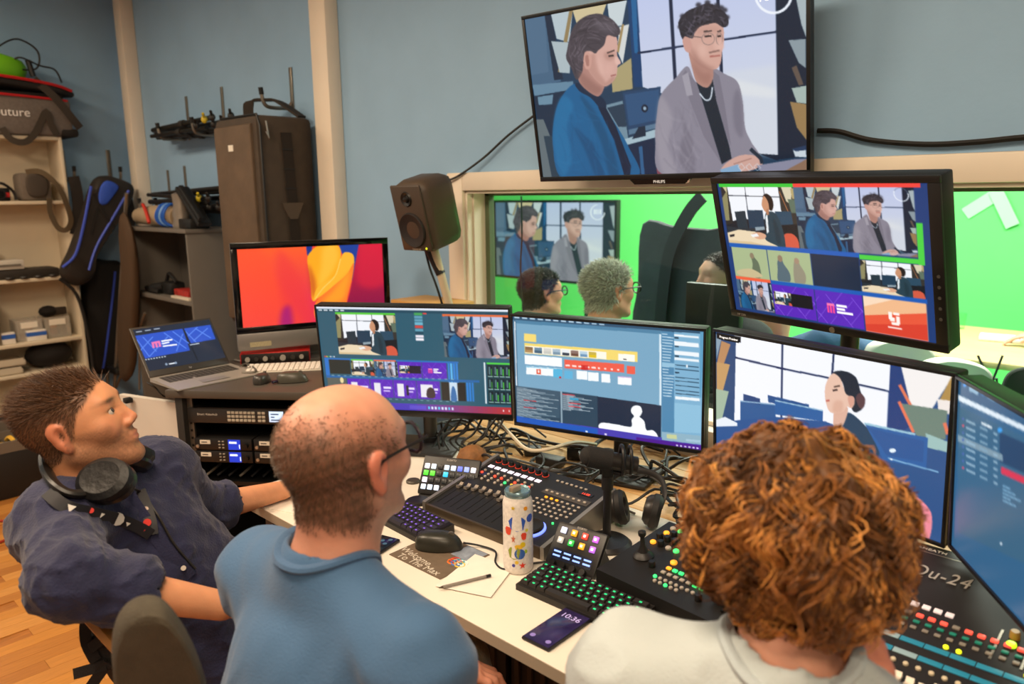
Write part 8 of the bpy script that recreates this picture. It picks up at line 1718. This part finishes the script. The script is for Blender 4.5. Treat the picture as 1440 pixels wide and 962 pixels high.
# seated legs with sneakers between the monitors
P = thing('person', 'seated person in blue jeans and white sneakers behind the raised monitor', 'person', (at(1100, 500, 3.7).x, at(1100, 500, 3.7).y, 0))
k0, k1_, a1_ = at(1060, 520, 3.75), at(1165, 482, 3.45), at(1255, 505, 3.35)
S = Sdf(); S.u(rcone(k0, k1_, .10, .075), .04).u(rcone(k1_, a1_, .072, .05), .03).u(ellip(k0, (.19, .19, .14)), .05).u(rcone(k0, at(1205, 560, 3.45), .095, .07), .04).u(rcone(at(1205, 560, 3.45), at(1312, 528, 3.14), .066, .045), .03).disp(lambda P_: .004 * nz(P_, 9, 8)); o, _ = to_mesh('jeans', P, S, np.minimum(np.array(k0), np.array(a1_)) - .3, np.maximum(np.array(k0), np.array(a1_)) + .35, .01, cloth('#3f6288', .2))
S = Sdf(); hd_ = at(1090, 330, 3.75); torso(S, k0 + Vector((0, 0, .05)), k0 + Vector((0, 0, .32)), hd_ - Vector((0, 0, .18)), hd_ + Vector((-.18, -.08, -.26)), hd_ + Vector((.18, .08, -.26)), .0); Hq = Head(hd_, frame(-60, 0, 0)); Hq.neck(S, hd_ - Vector((0, 0, .18))); Hq.build(S); to_mesh('body', P, S, np.array(hd_) - np.array((.35, .35, .75)), np.array(hd_) + np.array((.35, .35, .16)), .008, SKIN, lambda V: head_color(Hq, V, '#d39a7e', None, 0, '#2a221c', lambda q, V: sstep(.02, .05, q[:, 2] - q[:, 1] * .5) * (np.linalg.norm(q, axis=1) < .17)))
for (u, v, d, lab) in ((1262, 496, 3.3, 'white sneaker partly hidden behind the raised monitor'), (1338, 524, 3.1, 'white sneaker showing its ridged sole right of the raised monitor')):
    c_ = at(u, v, d); t = thing('sneaker', lab, 'shoe', c_, radians(35)); b = MB(); pillow(b, [(-.12, 0, -.03), (-.12, 0, .03), (-.04, 0, .06), (.06, 0, .05), (.13, 0, .02), (.14, 0, -.03), (0, 0, -.035)], (0, 1, 0), .085, .15); part(t, 'upper', b, mat('#d9d5c8', .7)); b = MB(); b.box((.005, 0, -.04), (.28, .09, .022), .01); s2_ = part(t, 'sole', b, mat('#efe9da', .6))
    for k in range(8): b = MB(); b.box((-.115 + k * .034, 0, -.052), (.02, .08, .004)); part(s2_, 'tread', b, mat('#a89f8c', .6))
sx, sy, sz = k0.x, k0.y, k0.z - .15; T = thing('studio_stool', 'dark stool under the person in blue jeans', 'stool', (sx, sy, 0)); b = mbw(T); b.cyl((sx, sy, sz - .05), (sx, sy, sz + .02), .19, n=24); part(T, 'seat', b, BLACK); b = mbw(T); b.cyl((sx, sy, 0), (sx, sy, sz - .05), .03, n=12); b.cyl((sx, sy, 0), (sx, sy, .02), .2, n=20); part(T, 'column', b, BLACK)
p = at(1428, 575, 3.0); T = thing('studio_chair', 'black chair back low in the green studio at the right edge', 'chair', (p.x, p.y, 0)); b = mbw(T); pillow(b, [at(u, v, 3.0) for u, v in ((1408, 560), (1412, 532), (1430, 518), (1470, 516), (1510, 530), (1515, 600), (1420, 605))], CAMP - p, .07, .12); part(T, 'backrest', b, mat('#23261f', .8)); b = mbw(T); q = at(1460, 600, 3.0); b.cyl((q.x, q.y, 0.02), (q.x, q.y, q.z), .025, n=10); part(T, 'column', b, BLACK); b = mbw(T); b.box((q.x, q.y, .015), (.5, .5, .03), .01); part(T, 'foot', b, BLACK); b = mbw(T); b.box((q.x, q.y + .2, .46), (.45, .42, .07), .02); part(T, 'seat', b, mat('#23261f', .8))
for k, L in enumerate(([(1375, 520), (1392, 535), (1402, 545)], [(1410, 505), (1398, 530), (1390, 548)])): b = MB(); b.tube([ony(L[0][0], 500, 4.44)] + [ony(u, v, 4.42) for u, v in L[1:]] + [(ony(*L[-1], 4.42).x, 4.42, .01)], .006, 6, 4); single('studio_cable', ['black cable hanging below the studio table', 'second black cable crossing below the studio table'][k], 'cable', b, BLACK)
